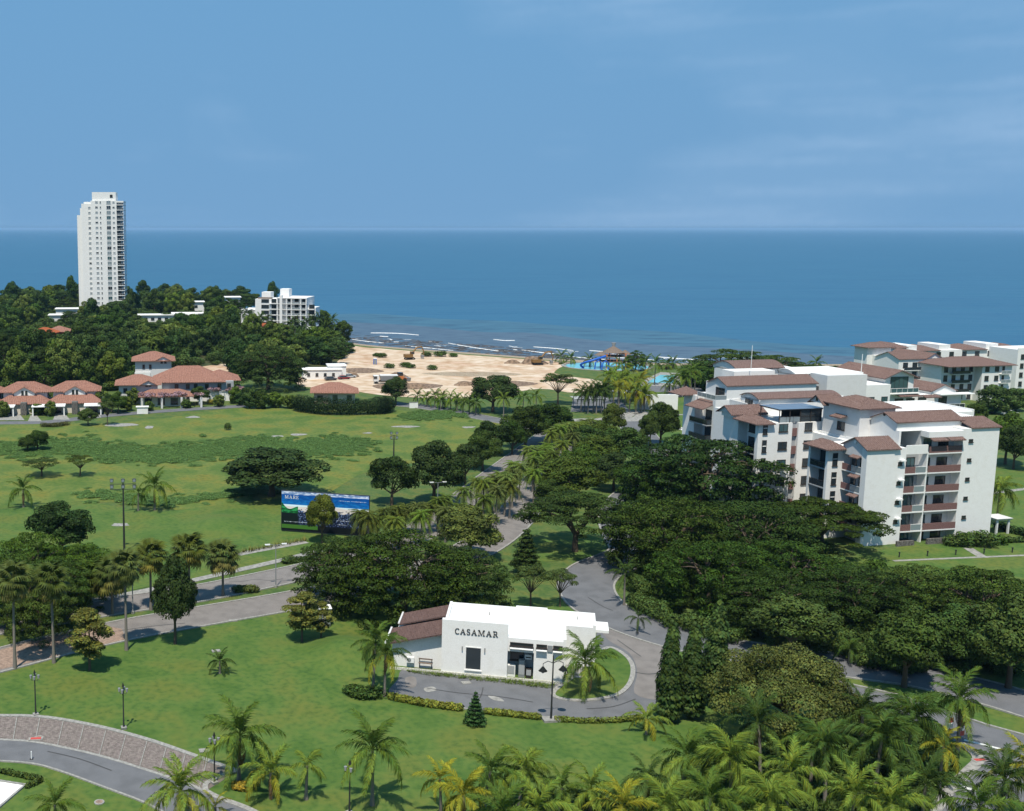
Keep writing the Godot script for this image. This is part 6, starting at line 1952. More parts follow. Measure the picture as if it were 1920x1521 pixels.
func poster() -> ImageTexture:
	var w := 640
	var h := 280
	var im := Image.create_empty(w, h, false, Image.FORMAT_RGB8)
	var f := FastNoiseLite.new()
	f.seed = 4
	f.frequency = 0.02
	f.fractal_octaves = 4
	for y in h:
		var v := y / float(h)
		for x in w:
			var u := x / float(w)
			var n := f.get_noise_2d(x, y * 3.0)
			var c: Color
			if v < 0.075: c = Color(0.45, 0.55, 0.72).lerp(Color(0.85, 0.88, 0.95), clampf(n * 2.0 + 0.4, 0, 1))
			elif v < 0.33: c = Color(0.02, 0.3, 0.6).lerp(Color(0.1, 0.5, 0.78), clampf((v - 0.1) * 3.0 + n * 0.6, 0, 1))
			elif v < 0.36 + 0.02 * sin(u * 9.0): c = Color(0.85, 0.93, 0.97)
			elif v < 0.47 + n * 0.08: c = Color(0.86, 0.83, 0.82)
			elif v < 0.84: c = Color(0.06, 0.1, 0.2).lerp(Color(0.45, 0.52, 0.68), clampf(f.get_noise_2d(x * 3.0, y * 3.0) * 2.2 + 0.25 - (v - 0.5) * 1.4, 0, 1))
			elif v < 0.94 and u < 0.42: c = Color(0.25, 0.42, 0.16)
			else: c = Color(0.04, 0.06, 0.09)
			var hill := 0.28 + 0.09 * sin(u * 22.0) + u * 0.9
			if u < 0.19 and v > hill and v < 0.84:
				c = Color(0.05, 0.3, 0.15).lerp(Color(0.2, 0.6, 0.35), clampf(n * 2.0 + 0.3, 0, 1)) if v < 0.55 else Color(0.05, 0.1, 0.1)
			im.set_pixel(x, y, c)
	# rows of palm tops printed along the beach, and small lines of print
	var r := RandomNumberGenerator.new()
	r.seed = 6
	for k in 90:
		var x := r.randi_range(120, w - 10)
		var y := r.randi_range(int(h * 0.42), int(h * 0.6))
		for i in 10:
			var a := r.randf() * TAU
			for s in 7:
				var q := Vector2i(x + int(cos(a) * s), y + int(sin(a) * s * 0.6) + s * s / 16)
				if q.x >= 0 and q.x < w and q.y < h: im.set_pixel(q.x, q.y, Color(0.12, 0.17, 0.3))
	for l in [[0.03, 0.33, 0.765], [0.66, 0.78, 0.155], [0.8, 0.97, 0.152], [0.64, 0.8, 0.66], [0.65, 0.75, 0.76]]:
		var x: float = l[0] * w
		while x < l[1] * w:
			var q := r.randi_range(3, 9)
			im.fill_rect(Rect2i(int(x), int(l[2] * h) + r.randi_range(0, 1), q, r.randi_range(3, 5)), Color(0.75, 0.78, 0.84))
			x += q + r.randi_range(2, 4)
	return ImageTexture.create_from_image(im)

# ---------------------------------------------------------------- trees
func make_trees() -> void:
	rng.seed = 501
	# single trees on the near lawn
	tree("slender_tree", "round_dark", "slender dark green tree with bare lower trunk on the lawn beside the avenue", 328, 1207, 82, 1046)
	tree("pale_tree", "layered", "pale yellow green layered tree on the lawn between the fan palms and the lantern posts", 168, 1257, 96, 1144)
	tree("pale_tree", "layered", "pale layered tree with a clear trunk beside the utility kiosk", 566, 1203, 78, 1110)
	tree("pale_tree", "layered", "lower pale tree close against the utility kiosk", 602, 1198, 56, 1130)
	tree("young_conifer", "conifer", "young tiered conifer in front of the office forecourt", 890, 1358, 50, 1293)
	tree("olive_tree", "olive", "broad olive yellow tree with a wide crown above the palms", 1468, 1388, 290, 1222)
	for q in [[1252, 1352, 54, 1162, "narrow column tree at the office end of the group of three"], [1294, 1345, 58, 1166, "narrow column tree standing in the middle of the group of three"], [1338, 1322, 58, 1128, "narrow column tree at the roadside end of the group of three"]]:
		tree("column_tree", "mast", q[4], q[0], q[1], q[2], q[3], "three column trees beside the office drive")
	# umbrella trees round the winding road
	for q in [
		[640, 1130, 190, 1004, "full", "dark umbrella tree behind the office at the avenue's bend"], [755, 1152, 280, 998, "full", "broad dark umbrella tree directly behind the tiled roof of the office"], [868, 1142, 180, 1026, "full", "dark umbrella tree behind the white flat roof of the office"],
		[1078, 1034, 215, 922, "", "dark umbrella tree with visible forked trunk on the grass between road and avenue"],
		[1310, 965, 290, 812, "full", "broad dark umbrella tree hiding the foot of the complex's stepped wing"], [1250, 1078, 240, 925, "full", "dark umbrella tree over the winding road"], [1400, 1070, 250, 940, "full", "broad dark umbrella tree between the winding road and the complex"],
		[1536, 1030, 240, 936, "", "dark umbrella tree with visible branching trunk in front of the white blank wall"], [1330, 1145, 230, 1010, "full", "dark umbrella tree at the outer side of the road bend"], [1470, 1130, 230, 1018, "full", "dark umbrella tree below the complex's lawn"],
		[1440, 1185, 200, 1070, "full", "dark umbrella tree close behind the column trees"], [1600, 1170, 220, 1065, "full", "dark umbrella tree behind the roadside broadleaf trees"], [1225, 962, 150, 850, "full", "dark umbrella tree at the bend of the road near the avenue"]]:
		tree("umbrella_tree", "umbrella_full" if q[4] else "umbrella", q[5], q[0], q[1], q[2], q[3], "dark umbrella trees round the winding road")
	for q in [[1840, 1215, 240, 1065, "large green umbrella tree above the leafy roadside trees"], [1720, 1170, 200, 1062, "green umbrella tree between the dark umbrella trees and the leafy roadside trees"], [60, 1135, 190, 1000, "feathery green umbrella tree behind the tall fan palms"], [25, 1165, 150, 1035, "leafy green umbrella tree next to the brick crossing"], [75, 1192, 150, 1062, "green umbrella tree on the median shading the brick crossing"], [115, 1160, 130, 1045, "green umbrella tree shading the road behind the tall fan palms"], [160, 1128, 140, 1018, "smaller feathery umbrella tree beside the dense dark round tree"]]:
		tree("umbrella_tree", "umbrella_light", q[4], q[0], q[1], q[2], q[3], "green umbrella trees")
	tree("round_tree", "round_mid", "large round green tree by the roadside behind the olive yellow tree", 1482, 1230, 150, 1120)
	tree("round_tree", "round_mid", "round green tree with its trunk showing on the roadside verge", 1695, 1288, 140, 1142)
	tree("round_tree", "round_mid", "tall leafy green tree over the shaded stretch of road", 1890, 1290, 150, 1120)
	tree("round_tree", "round_mid", "leafy tree between the trunk showing roadside tree and the shaded road", 1805, 1260, 130, 1140)
	tree("round_tree", "round_dark", "dense dark round tree between the putting green and the fan palms", 114, 1050, 120, 942)
	tree("round_tree", "round_light", "olive green round tree where the avenue bends", 880, 1050, 122, 950)
	tree("tiered_tree", "evergreen", "dark tiered evergreen beside the avenue above the office", 985, 1076, 66, 985)
	for q in [[995, 1140, 80, 1058, "open feathery tree behind the office's back wall"], [1050, 1138, 66, 1065, "open feathery tree beside the road bend behind the office"]]:
		tree("feathery_tree", "feathery", q[4], q[0], q[1], q[2], q[3])
	# dark trees of the avenue
	for q in [[735, 948, 86, 858, "round_dark"], [814, 946, 108, 830, "round_dark"], [872, 910, 68, 828, "round_dark"], [905, 882, 66, 810, "round_mid"], [925, 854, 72, 788, "round_dark"], [985, 840, 82, 762, "round_dark"], [1030, 830, 90, 756, "round_dark"], [960, 852, 50, 790, "round_dark"]]:
		tree("avenue_tree", q[4], "dark round tree in the row along the field side of the avenue", q[0], q[1], q[2], q[3], "dark trees along the field side of the avenue")
	for q in [[1068, 940, 120, 858, "round_mid"], [1120, 890, 90, 815, "round_mid"], [1100, 862, 70, 800, "round_mid"], [1165, 880, 90, 800, "round_mid"], [1150, 920, 80, 850, "round_dark"], [1030, 955, 60, 900, "round_mid"], [1090, 905, 80, 835, "round_mid"], [1130, 850, 60, 790, "round_mid"]]:
		tree("avenue_tree", q[4], "green round tree in the belt between avenue and winding road", q[0], q[1], q[2], q[3], "green trees between avenue and winding road")
	tree("round_tree", "round_dark", "large round dark tree at the edge of the sand site", 924, 772, 86, 702)
	tree("feathery_tree", "feathery", "sparse grey green tree beside the sand site near the pools", 1046, 758, 72, 698)
	tree("tall_shrub_tree", "round_light", "tall bright green bushy tree at the end of the avenue", 1150, 822, 46, 756)
	tree("round_tree", "round_dark", "dark round tree beside the lawn by the pool road", 1238, 836, 66, 756)
	tree("round_tree", "round_mid", "lighter tree touching the dark tree by the pool road", 1218, 842, 40, 770)
	tree("round_tree", "round_dark", "dark tree beside the small pink house at the edge of the sand", 742, 758, 52, 708)
	tree("umbrella_tree", "umbrella_full", "wide umbrella tree between the villas and the sand site", 503, 730, 140, 645)
	tree("spreading_bush", "round_dark", "wide low dark tree spreading over the field before the billboard", 508, 930, 182, 846)
	tree("young_tree", "round_light", "young yellowish tree in front of the billboard", 604, 1018, 60, 926)
	tree("small_tree", "feathery", "small open tree standing in the field with dry leaves", 150, 892, 56, 852)
	tree("small_tree", "feathery", "low feathery thicket in the field beside the small open tree", 78, 893, 76, 858)
	tree("street_tree", "feathery", "young street tree in front of the villa beside the pergola", 201, 797, 38, 748)
	tree("street_tree", "round_mid", "bushy young tree in front of the villa's carport", 165, 797, 36, 766)
	for q in [[70, 845, 42, 808, "dark clump of bushes in the field"], [52, 847, 34, 818, "lower dark bush beside the clump in the field"]]:
		tree("field_bush", "round_dark", q[4], q[0], q[1], q[2], q[3], "", "bush")
	tree("field_bush", "bush", "single small bush in the middle of the field", 427, 806, 14, 792, "", "bush")
	for q in [[210, 772, 40, 738], [238, 770, 30, 742], [70, 778, 30, 755], [250, 758, 34, 726], [375, 757, 40, 725], [330, 752, 36, 728], [95, 780, 26, 752], [5, 782, 30, 752], [222, 775, 34, 735], [190, 768, 40, 728], [350, 765, 24, 748], [280, 770, 22, 752], [410, 762, 26, 738], [440, 756, 30, 724]]:
		tree("garden_tree", "forest_pale" if q[0] % 3 else "round_mid", "leafy garden shrub tree in front of the red roofed villas", q[0], q[1], q[2], q[3], "garden trees of the villas")
	tree("flower_shrub", "bush_yellow", "yellow green garden shrub beside the long pergola", 395, 758, 16, 748, "", "shrub")
	for q in [[468, 765, 40, 724], [490, 766, 34, 732], [515, 764, 36, 735], [545, 765, 34, 738], [450, 760, 26, 735]]:
		tree("garden_tree", "forest_pale" if q[0] % 2 else "forest", "bright green garden tree between the villas and the pink house", q[0], q[1], q[2], q[3], "garden trees beside the pink house")
	tree("round_tree", "round_mid", "round green tree beside the blank end wall of the complex", 1885, 870, 70, 775)
	tree("round_tree", "round_dark", "dark tree behind the blank end wall of the complex", 1900, 880, 60, 800)
	for q in [[1860, 775, 70, 722], [1905, 770, 50, 725], [1830, 790, 46, 755], [1790, 792, 40, 765], [1755, 790, 44, 760], [1715, 785, 46, 752], [1690, 780, 36, 752], [1735, 765, 30, 738]]:
		tree("garden_tree", "forest", "green tree between the complex and the apartment blocks behind it", q[0], q[1], q[2], q[3], "trees beside the far blocks")
	# trees behind the complex, on the shore
	for q in [[1375, 722, 180, 654, "umbrella_light"], [1455, 720, 130, 664, "umbrella_light"], [1310, 725, 70, 676, "forest"], [1520, 716, 80, 682, "forest"], [1580, 712, 70, 684, "forest"], [1640, 712, 60, 662, "forest"], [1340, 735, 70, 690, "forest"], [1420, 728, 60, 690, "forest"]]:
		tree("shore_tree", q[4], "green tree on the shore behind the complex", q[0], q[1], q[2], q[3], "shore trees behind the complex")
	# hedge plants round the complex
	for q in [[1785, 1022, 40, 1004], [1810, 1023, 50, 998], [1845, 1023, 56, 996], [1870, 1020, 36, 1000]]:
		tree("garden_shrub", "bush", "rounded green shrub at the foot of the complex's white end wall", q[0], q[1], q[2], q[3], "shrubs at the foot of the complex", "shrub")
	for q in [[1560, 1062, 60], [1600, 1075, 66], [1640, 1070, 40], [1580, 1090, 70], [1660, 1085, 50], [1720, 1092, 60], [1790, 1090, 60], [1850, 1092, 60]]:
		tree("garden_shrub", "bush", "low green shrub at the edge of the complex's lawn", q[0], q[1], q[2], q[1] - 22, "low shrubs at the edge of the complex's lawn", "shrub")
	forest()

func forest() -> void:
	rng.seed = 909
	# the wood on the headland: rows from the shore side to the near edge
	var placed := []
	var rows := [[568, 3, 470, 26, 12], [576, -15, 520, 24, 13], [585, 5, 420, 25, 13], [596, -10, 560, 27, 13], [606, 0, 590, 28, 14], [617, -20, 610, 29, 15], [628, 5, 630, 31, 16], [640, -15, 650, 33, 18], [654, 0, 640, 36, 20], [668, -20, 650, 38, 22], [684, 5, 655, 40, 24], [696, 440, 600, 40, 24], [700, -15, 300, 42, 26], [716, 0, 240, 44, 26], [732, -10, 230, 46, 26]]
	for r in rows:
		var x: float = r[1] - 40
		while x < r[2]:
			var px: float = x + rng.randf_range(-9, 9)
			var py: float = r[0] + rng.randf_range(-4, 4)
			x += r[3] * rng.randf_range(0.75, 1.1)
			if px > 145 and px < 242 and py > 572 and py < 602: continue            # the tower's foot
			if px > 255 and px < 385 and py > 580 and py < 630: continue            # low white houses
			if px > 440 and px < 600 and py > 596 and py < 646: continue            # seaside apartments
			if px > 470 and px < 540 and py > 620 and py < 650: continue
			if px > 45 and px < 132 and py > 618 and py < 672: continue             # orange roofs
			if px > 350 and px < 440 and py > 672: continue
			if px > 560 and py > 692: continue
			if px > 235 and py > 715: continue
			if px < 250 and py > 740 : continue
			if px > 88 and px < 135 and py > 590 and py < 628: continue
			var g := P(px, py)
			var h := rng.randf_range(9.0, 14.5) * (1.0 if rng.randf() > 0.12 else 1.3)
			if px > 540: h *= 0.68
			var kind: String = "forest_pale" if rng.randf() < 0.36 else "forest"
			if rng.randf() < 0.12: kind = "umbrella"
			var w := px_size(g, r[3] * rng.randf_range(1.15, 1.6))
			if kind == "umbrella": w *= 1.25
			tree_at("forest_tree", kind, {"forest": "dense green tree in the wood on the headland", "forest_pale": "paler green tree in the wood on the headland", "umbrella": "flat topped dark tree in the wood on the headland"}[kind], g, clampf(w, 7, 17), h, "trees of the wood on the headland")
	# taller ones that stand against the sea
	for q in [[134, 572, 26, 517], [120, 575, 26, 545], [290, 592, 44, 542], [325, 592, 40, 545], [350, 594, 36, 545], [246, 596, 22, 540], [408, 600, 36, 566], [400, 606, 44, 572], [60, 570, 50, 545], [25, 572, 60, 550], [100, 572, 40, 547], [650, 662, 36, 640], [630, 660, 40, 630], [265, 640, 46, 598], [240, 620, 44, 592]]:
		tree("forest_tree", "forest_pale" if q[0] in [325, 350, 265] else "forest", "tall tree of the headland standing against the sea", q[0], q[1], q[2], q[3], "tall trees of the headland")
	# low growth on the sand
	for q in [[730, 690, 22], [760, 688, 24], [810, 693, 22], [800, 668, 22], [825, 668, 26], [850, 669, 18], [715, 670, 22], [705, 668, 16], [640, 662, 30], [660, 660, 16], [1052, 683, 10], [770, 690, 20]]:
		tree("dune_bush", "bush", "low green bush growing on the sand site", q[0], q[1], q[2], q[1] - q[2] * 0.42, "bushes on the sand site", "bush")

# ---------------------------------------------------------------- palms
func make_palms() -> void:
	rng.seed = 313
	# single coconut palms on the near lawn
	palm_px("coconut_palm", "tall coconut palm by the end of the paved parking bays", 448, 1463, 1378, "coco_green", 22, 1.08, "", 0.1, "coco_lime", 0.3)
	palm_px("coconut_palm", "shorter yellowing coconut palm beside the tall palm at the paved bays", 508, 1497, 1447, "coco_lime", 18, 0.8, "", 0.2, "coco_yellow", 0.4)
	palm_px("young_palm", "thin young palm with few drooping leaves on the lawn", 574, 1499, 1436, "royal_lime", 9, 0.55, "", 0.1)
	palm_px("coconut_palm", "coconut palm with a curved pale trunk standing alone on the lawn", 698, 1510, 1400, "coco_green", 22, 0.98, "", 0.3, "coco_lime", 0.3)
	palm_px("coconut_palm", "leafy coconut palm hanging over the street beside the paved bays", 338, 1572, 1482, "coco_lime", 22, 0.95, "", 0.1, "coco_yellow", 0.25)
	palm_px("coconut_palm", "coconut palm on the grass beside the white terrace", 104, 1575, 1508, "coco_green", 18, 0.7, "", 0.1)
	palm_px("young_palm", "small yellow palm at the kerb beside the leafy street palm", 404, 1535, 1512, "coco_yellow", 10, 0.45, "", 0.1)
	palm_px("coconut_palm", "taller and lighter one of the two coconut palms at the office corner", 700, 1294, 1205, "coco_green", 20, 0.85, "", 0.15, "coco_lime", 0.35)
	palm_px("coconut_palm", "darker and denser one of the two coconut palms at the office corner", 721, 1306, 1225, "coco_deep", 16, 0.78, "", 0.2, "coco_yellow", 0.2)
	palm_px("coconut_palm", "stout coconut palm on the kerbed grass island beside the office", 1096, 1303, 1243, "coco_green", 20, 1.05, "", 0.05, "coco_lime", 0.5)
	palm_px("young_palm", "small palm with yellow lower leaves near the office drive", 1212, 1377, 1348, "coco_lime", 14, 0.62, "", 0.05, "coco_yellow", 0.4)
	palm_px("young_palm", "low bushy palm on the middle of the lawn", 412, 1263, 1240, "coco_deep", 18, 0.5, "", 0.05)
	palm_px("young_palm", "small slender palm beside the winding road", 1195, 1188, 1158, "coco_deep", 12, 0.48, "", 0.05)
	palm_px("young_palm", "small palm on the verge behind the olive yellow tree", 1592, 1243, 1217, "royal_deep", 12, 0.6, "", 0.05)
	palm_px("young_palm", "dark young palm on the verge of the road bend", 1170, 1135, 1075, "coco_deep", 12, 0.7, "", 0.1)
	# fan palms along the avenue
	for q in [[28, 1254, 1088], [101, 1243, 1088], [237, 1219, 1062]]:
		palm_px("fan_palm", "tall fan palm with slim pale trunk on the lawn side of the avenue", q[0], q[1], q[2], "fan_mid", 34, 1.25, "tall fan palms along the lawn side of the avenue", 0.05, "fan_dry", 0.25)
	for q in [[211, 1153, 1078], [283, 1144, 1042], [171, 1146, 1084], [418, 1118, 1042], [355, 1132, 1030]]:
		palm_px("fan_palm", "fan palm with hanging leaves on the grass median of the avenue", q[0], q[1], q[2], "fan_mid", 36, 1.35, "fan palms on the median of the avenue", 0.05, "fan_dry", 0.4)
	# drooping palms farther along the avenue
	for q in [[674, 1018, 975], [708, 1012, 985], [722, 1010, 970], [760, 1000, 962], [805, 1000, 962], [835, 985, 945], [870, 975, 930], [892, 966, 912], [926, 962, 908], [946, 966, 905], [973, 938, 885], [998, 922, 872], [1012, 905, 858], [1024, 892, 846], [1030, 868, 822], [1040, 862, 815], [1055, 858, 810], [1074, 856, 805], [1088, 846, 805], [1095, 836, 800], [1108, 826, 798], [990, 906, 852], [960, 952, 896], [690, 1022, 978], [745, 1008, 966], [780, 1002, 960], [820, 992, 950], [905, 968, 915], [935, 955, 902], [962, 930, 882], [1005, 912, 862], [1018, 898, 852], [1048, 862, 812], [1063, 858, 808], [1082, 850, 805], [860, 1012, 962], [905, 1000, 945], [790, 1022, 976], [740, 1032, 986], [835, 1016, 968], [930, 985, 930], [955, 972, 918], [1000, 945, 895], [1035, 915, 862], [1052, 892, 842], [1072, 875, 826]]:
		palm_px("drooping_palm", "pale green drooping palm in the double row along the avenue", q[0], q[1], q[2] - 5, "foxtail_pale" if rng.randf() < 0.6 else "foxtail_mid", 26, 1.05, "drooping palms in the double row along the avenue", 0.05)
	# field side coconut palms
	palm_px("coconut_palm", "coconut palm alone on the rim of the putting green away from the pair", 44, 951, 918, "coco_green", 18, 0.95, "", 0.1)
	palm_px("coconut_palm", "coconut palm standing on the rim between field and putting green", 290, 956, 912, "coco_green", 18, 1.05, "", 0.1, "coco_lime", 0.4)
	palm_px("coconut_palm", "smaller coconut palm close to the palm on the putting green's rim", 259, 958, 925, "coco_green", 12, 0.7, "", 0.1)
	# small palms along the road by the sand site
	for q in [[783, 760, 742], [800, 762, 745], [815, 764, 742], [830, 766, 743], [845, 768, 745], [857, 770, 748], [868, 773, 752], [880, 776, 752], [892, 778, 755], [826, 768, 752], [944, 782, 748], [980, 780, 745], [1005, 776, 742]]:
		palm_px("roadside_palm", "small yellow green palm in the row along the road by the sand site", q[0], q[1], q[2], "coco_lime" if rng.randf() < 0.6 else "coco_green", 13, 0.8, "small palms along the road by the sand site", 0.1)
	# park palms by the pools
	for q in [[1089, 773, 735], [1102, 775, 733], [1112, 773, 732], [1118, 775, 732], [1127, 774, 730], [1096, 772, 738], [1133, 773, 728]]:
		palm_px("park_palm", "dark green palm in the cluster beside the grey parking canopy", q[0], q[1], q[2], "coco_deep", 15, 0.95, "dark palms beside the parking canopy", 0.08)
	for q in [[1180, 772, 735], [1192, 773, 732], [1202, 773, 738], [1208, 772, 740], [1160, 765, 712], [1150, 758, 700], [1172, 760, 708], [1165, 735, 685], [1140, 745, 705], [1188, 745, 715], [1200, 740, 712], [1158, 775, 728]]:
		palm_px("park_palm", "yellow green coconut palm in the grove between the pools and the road", q[0], q[1], q[2], "coco_lime" if rng.randf() < 0.6 else "coco_yellow", 16, 1.05, "coconut palms in the grove by the pools", 0.1, "coco_yellow", 0.3)
	for q in [[1210, 702, 678], [1227, 722, 680], [1262, 742, 712], [1275, 745, 705], [1286, 745, 708], [1295, 742, 698], [1302, 738, 692], [1255, 738, 720], [1282, 730, 696], [1052, 680, 668], [1070, 682, 672], [1105, 688, 674], [1262, 690, 680], [1250, 692, 683]]:
		palm_px("park_palm", "coconut palm beside the pool terrace near the shore", q[0], q[1], q[2], "coco_green", 15, 0.95, "coconut palms beside the pool terrace", 0.1, "coco_lime", 0.3)
	tree("shore_tree", "umbrella_light", "round leafy tree beside the playground on the shore", 1192, 695, 40, 656)
	# palms round the seaside apartments and on the wood's edge
	for q in [[452, 632, 590], [462, 634, 586], [470, 634, 594], [488, 634, 596], [500, 634, 598], [545, 640, 606], [553, 640, 604], [566, 640, 612], [575, 640, 606], [592, 640, 600], [600, 640, 598], [612, 640, 602], [622, 640, 600], [606, 640, 606], [584, 640, 600], [615, 641, 612], [52, 640, 622], [210, 612, 588], [220, 614, 592], [190, 612, 590]]:
		palm_px("shore_palm", "tall coconut palm round the seaside apartments and the wood", q[0], q[1], q[2], "coco_deep" if rng.randf() < 0.6 else "coco_green", 13, 1.1, "shore palms of the headland", 0.1)
	for q in [[1530, 700, 680], [1412, 715, 690], [1720, 760, 735], [1765, 755, 740]]:
		palm_px("shore_palm", "coconut palm standing behind the roofs of the complex", q[0], q[1], q[2], "coco_green", 13, 1.0, "palms behind the complex", 0.1)
	palm_px("coconut_palm", "drooping palm close against the blank end wall of the complex", 1868, 985, 920, "royal_lime", 16, 1.1, "", 0.05)
	# the foreground palms along the bottom edge
	var near := [
		[826, 1530, 1458, "coco_yellow", 15, 0.62, "small yellow palm at the lawn end of the palm belt"],
		[868, 1580, 1490, "coco_yellow", 20, 0.85, "large yellow green palm beside the small yellow palm of the palm belt"],
		[905, 1545, 1446, "coco_green", 20, 0.75, "green palm behind the large yellow green palm of the belt"],
		[972, 1535, 1446, "royal_lime", 16, 0.8, "bright green arching palm standing up in the palm belt"],
		[1047, 1545, 1478, "coco_green", 16, 0.68, "dark upright palm between the bright arching palm and the lime green palm"],
		[1106, 1545, 1478, "coco_lime", 18, 0.72, "lime green palm between two dark palms of the belt"],
		[1205, 1545, 1464, "coco_deep", 16, 0.68, "dark palm between the lime green palm and the lawn palm before the column trees"],
		[940, 1620, 1520, "coco_green", 20, 0.85, "green palm crown close in front of the bright arching palm"],
		[1010, 1620, 1518, "coco_lime", 18, 0.85, "lime palm crown close in front of the dark upright palm"],
		[1150, 1620, 1515, "coco_yellow", 18, 0.8, "yellow palm crown in front of the lime green palm of the belt"],
		[1240, 1610, 1510, "royal_lime", 16, 0.9, "bright drooping palm crown where the palm belt meets the thicket"],
		[1279, 1505, 1418, "coco_green", 18, 0.85, "coconut palm with dark crown on the lawn before the column trees"],
		[1369, 1530, 1425, "royal_lime", 18, 0.98, "tall bright royal palm with drooping leaves at the lawn side of the thicket"],
		[1424, 1470, 1358, "coco_deep", 20, 0.95, "dark coconut palm rising through the olive yellow tree"],
		[1470, 1560, 1446, "coco_lime", 18, 0.9, "coconut palm with bent yellow fronds inside the thicket"],
		[1440, 1610, 1506, "royal_lime", 18, 1.0, "bright green royal palm in front of the palm with bent yellow fronds"],
		[1545, 1530, 1408, "royal_deep", 18, 0.95, "deep green royal palm just below the olive yellow tree"],
		[1612, 1440, 1330, "coco_deep", 18, 0.85, "dark palm beside the side road behind the royal palms"],
		[1640, 1495, 1385, "royal_deep", 20, 1.05, "large deep green royal palm in the thicket below the side road"],
		[1700, 1460, 1346, "royal_deep", 20, 1.05, "tall royal palm with glossy drooping leaves beside the side road"],
		[1794, 1408, 1312, "coco_green", 22, 1.0, "tall coconut palm beside the striped warning posts"],
		[1725, 1570, 1466, "coco_deep", 20, 0.95, "dark coconut palm on the grass inside the junction"],
		[1594, 1590, 1492, "coco_lime", 20, 0.9, "coconut palm in front of the large royal palm of the thicket"],
		[1668, 1610, 1510, "coco_lime", 18, 0.9, "lime green palm crown close to the sidewalk of the junction"],
		[1866, 1580, 1462, "coco_deep", 20, 0.95, "dark palm with long fronds hanging over the junction's asphalt"],
		[1830, 1620, 1512, "coco_green", 18, 0.85, "green palm crown in front of the long fronded palm at the junction"],
		[1918, 1560, 1440, "coco_yellow", 16, 0.8, "yellow green palm over the junction beyond the drain inlet"],
		[1320, 1600, 1496, "coco_green", 18, 0.85, "green palm crown in front of the tall bright royal palm"],
		[1520, 1470, 1392, "coco_green", 16, 0.8, "half hidden palm in the thicket below the olive yellow tree"],
		[1760, 1480, 1400, "coco_yellow", 14, 0.65, "short yellow palm between the royal palms and the junction"]]
	for q in near:
		palm_px("foreground_palm", q[6], q[0], q[1], q[2], q[3], q[4], q[5], "", rng.randf_range(0.05, 0.5), "coco_lime" if q[3] in ["coco_lime", "coco_green"] else "", 0.25)

# ---------------------------------------------------------------- low plants
func hedge(label: String, px: Array, w: float, h: float, kind: Color, count: int) -> void:
	var line := smooth(ground(px), false, 5)
	var mid := line[line.size() / 2]
	var o := thing("hedge", label, "hedge", Vector3(mid.x, 0, mid.y))
	var blobs := []
	for i in line.size() - 1:
		var n := int(ceil(line[i].distance_to(line[i + 1]) / (w * 0.7)))
		for k in n:
			var p := line[i].lerp(line[i + 1], k / float(n)) - mid
			blobs.append([Vector3(p.x, h * 0.5, p.y), Vector3(w * 0.55, h * rng.randf_range(0.45, 0.6), w * 0.55) * rng.randf_range(0.9, 1.15)])
	part("foliage", foliage(blobs, count, minf(0.34, h * 0.4), kind, -0.9, 0.5, 0.3, 0.35), M.leaf, o)

func scatter(called: String, label: String, poly: PackedVector2Array, count: int, mesh: Mesh, lo: float, hi: float, category: String, y := 0.0) -> void:
	var box := Rect2(poly[0], Vector2.ZERO)
	for p in poly: box = box.expand(p)
	var spots := []
	while spots.size() < count:
		var p := Vector2(rng.randf_range(box.position.x, box.end.x), rng.randf_range(box.position.y, box.end.y))
		if Geometry2D.is_point_in_polygon(p, poly):
			var s := rng.randf_range(lo, hi)
			spots.append(Transform3D(Basis(Vector3.UP, rng.randf() * TAU).scaled(Vector3(s, s * rng.randf_range(0.7, 1.3), s)), Vector3(p.x, y, p.y)))
	var mm := MultiMesh.new()
	mm.transform_format = MultiMesh.TRANSFORM_3D
	mm.mesh = mesh
	mm.instance_count = count
	for i in count: mm.set_instance_transform(i, spots[i])
	var o := MultiMeshInstance3D.new()
	o.name = numbered(called)
	o.multimesh = mm
	o.material_override = M.leaf
	add_child(o)
	tag(o, label, category, "", "stuff")

func drift(called: String, label: String, px: Array, count: int, mesh: Mesh, spread: float) -> void:
	var line := smooth(ground(px), false, 6)
	var mm := MultiMesh.new()
	mm.transform_format = MultiMesh.TRANSFORM_3D
	mm.mesh = mesh
	mm.instance_count = count
	for i in count:
		var k := rng.randi() % (line.size() - 1)
		var c := line[k].lerp(line[k + 1], rng.randf()) + Vector2(rng.randfn(0, spread * 0.7), rng.randfn(0, spread))
		var s := rng.randf_range(0.5, 1.2)
		mm.set_instance_transform(i, Transform3D(Basis(Vector3.UP, rng.randf() * TAU).scaled(Vector3(s, s * rng.randf_range(0.5, 1.4), s)), Vector3(c.x, 0.02, c.y)))
	var o := MultiMeshInstance3D.new()
	o.name = numbered(called)
	o.multimesh = mm
	o.material_override = M.leaf
	add_child(o)
	tag(o, label, "weeds", "", "stuff")

func tuft(kind: Color, blades: int, h: float, r: float) -> ArrayMesh:
	var m := MB.new()
	for i in blades:
		var a := rng.randf() * TAU
		var d := Vector3(cos(a), 0, sin(a))
		var p := d * r * sqrt(rng.randf()) * 0.6
		var t := p + d * r * rng.randf_range(0.2, 0.7) + Vector3(0, h * rng.randf_range(0.5, 1.0), 0)
		var s := Vector3(-sin(a), 0, cos(a)) * r * 0.07
		m.col = leaf_color(kind, 0.3)
		m.tri(p - s, p + s, t, Vector3.UP + d * 0.2)
		for k in 3: m.n[m.n.size() - 1 - k] = (Vector3.UP + d * 0.25).normalized()
	return m.mesh()

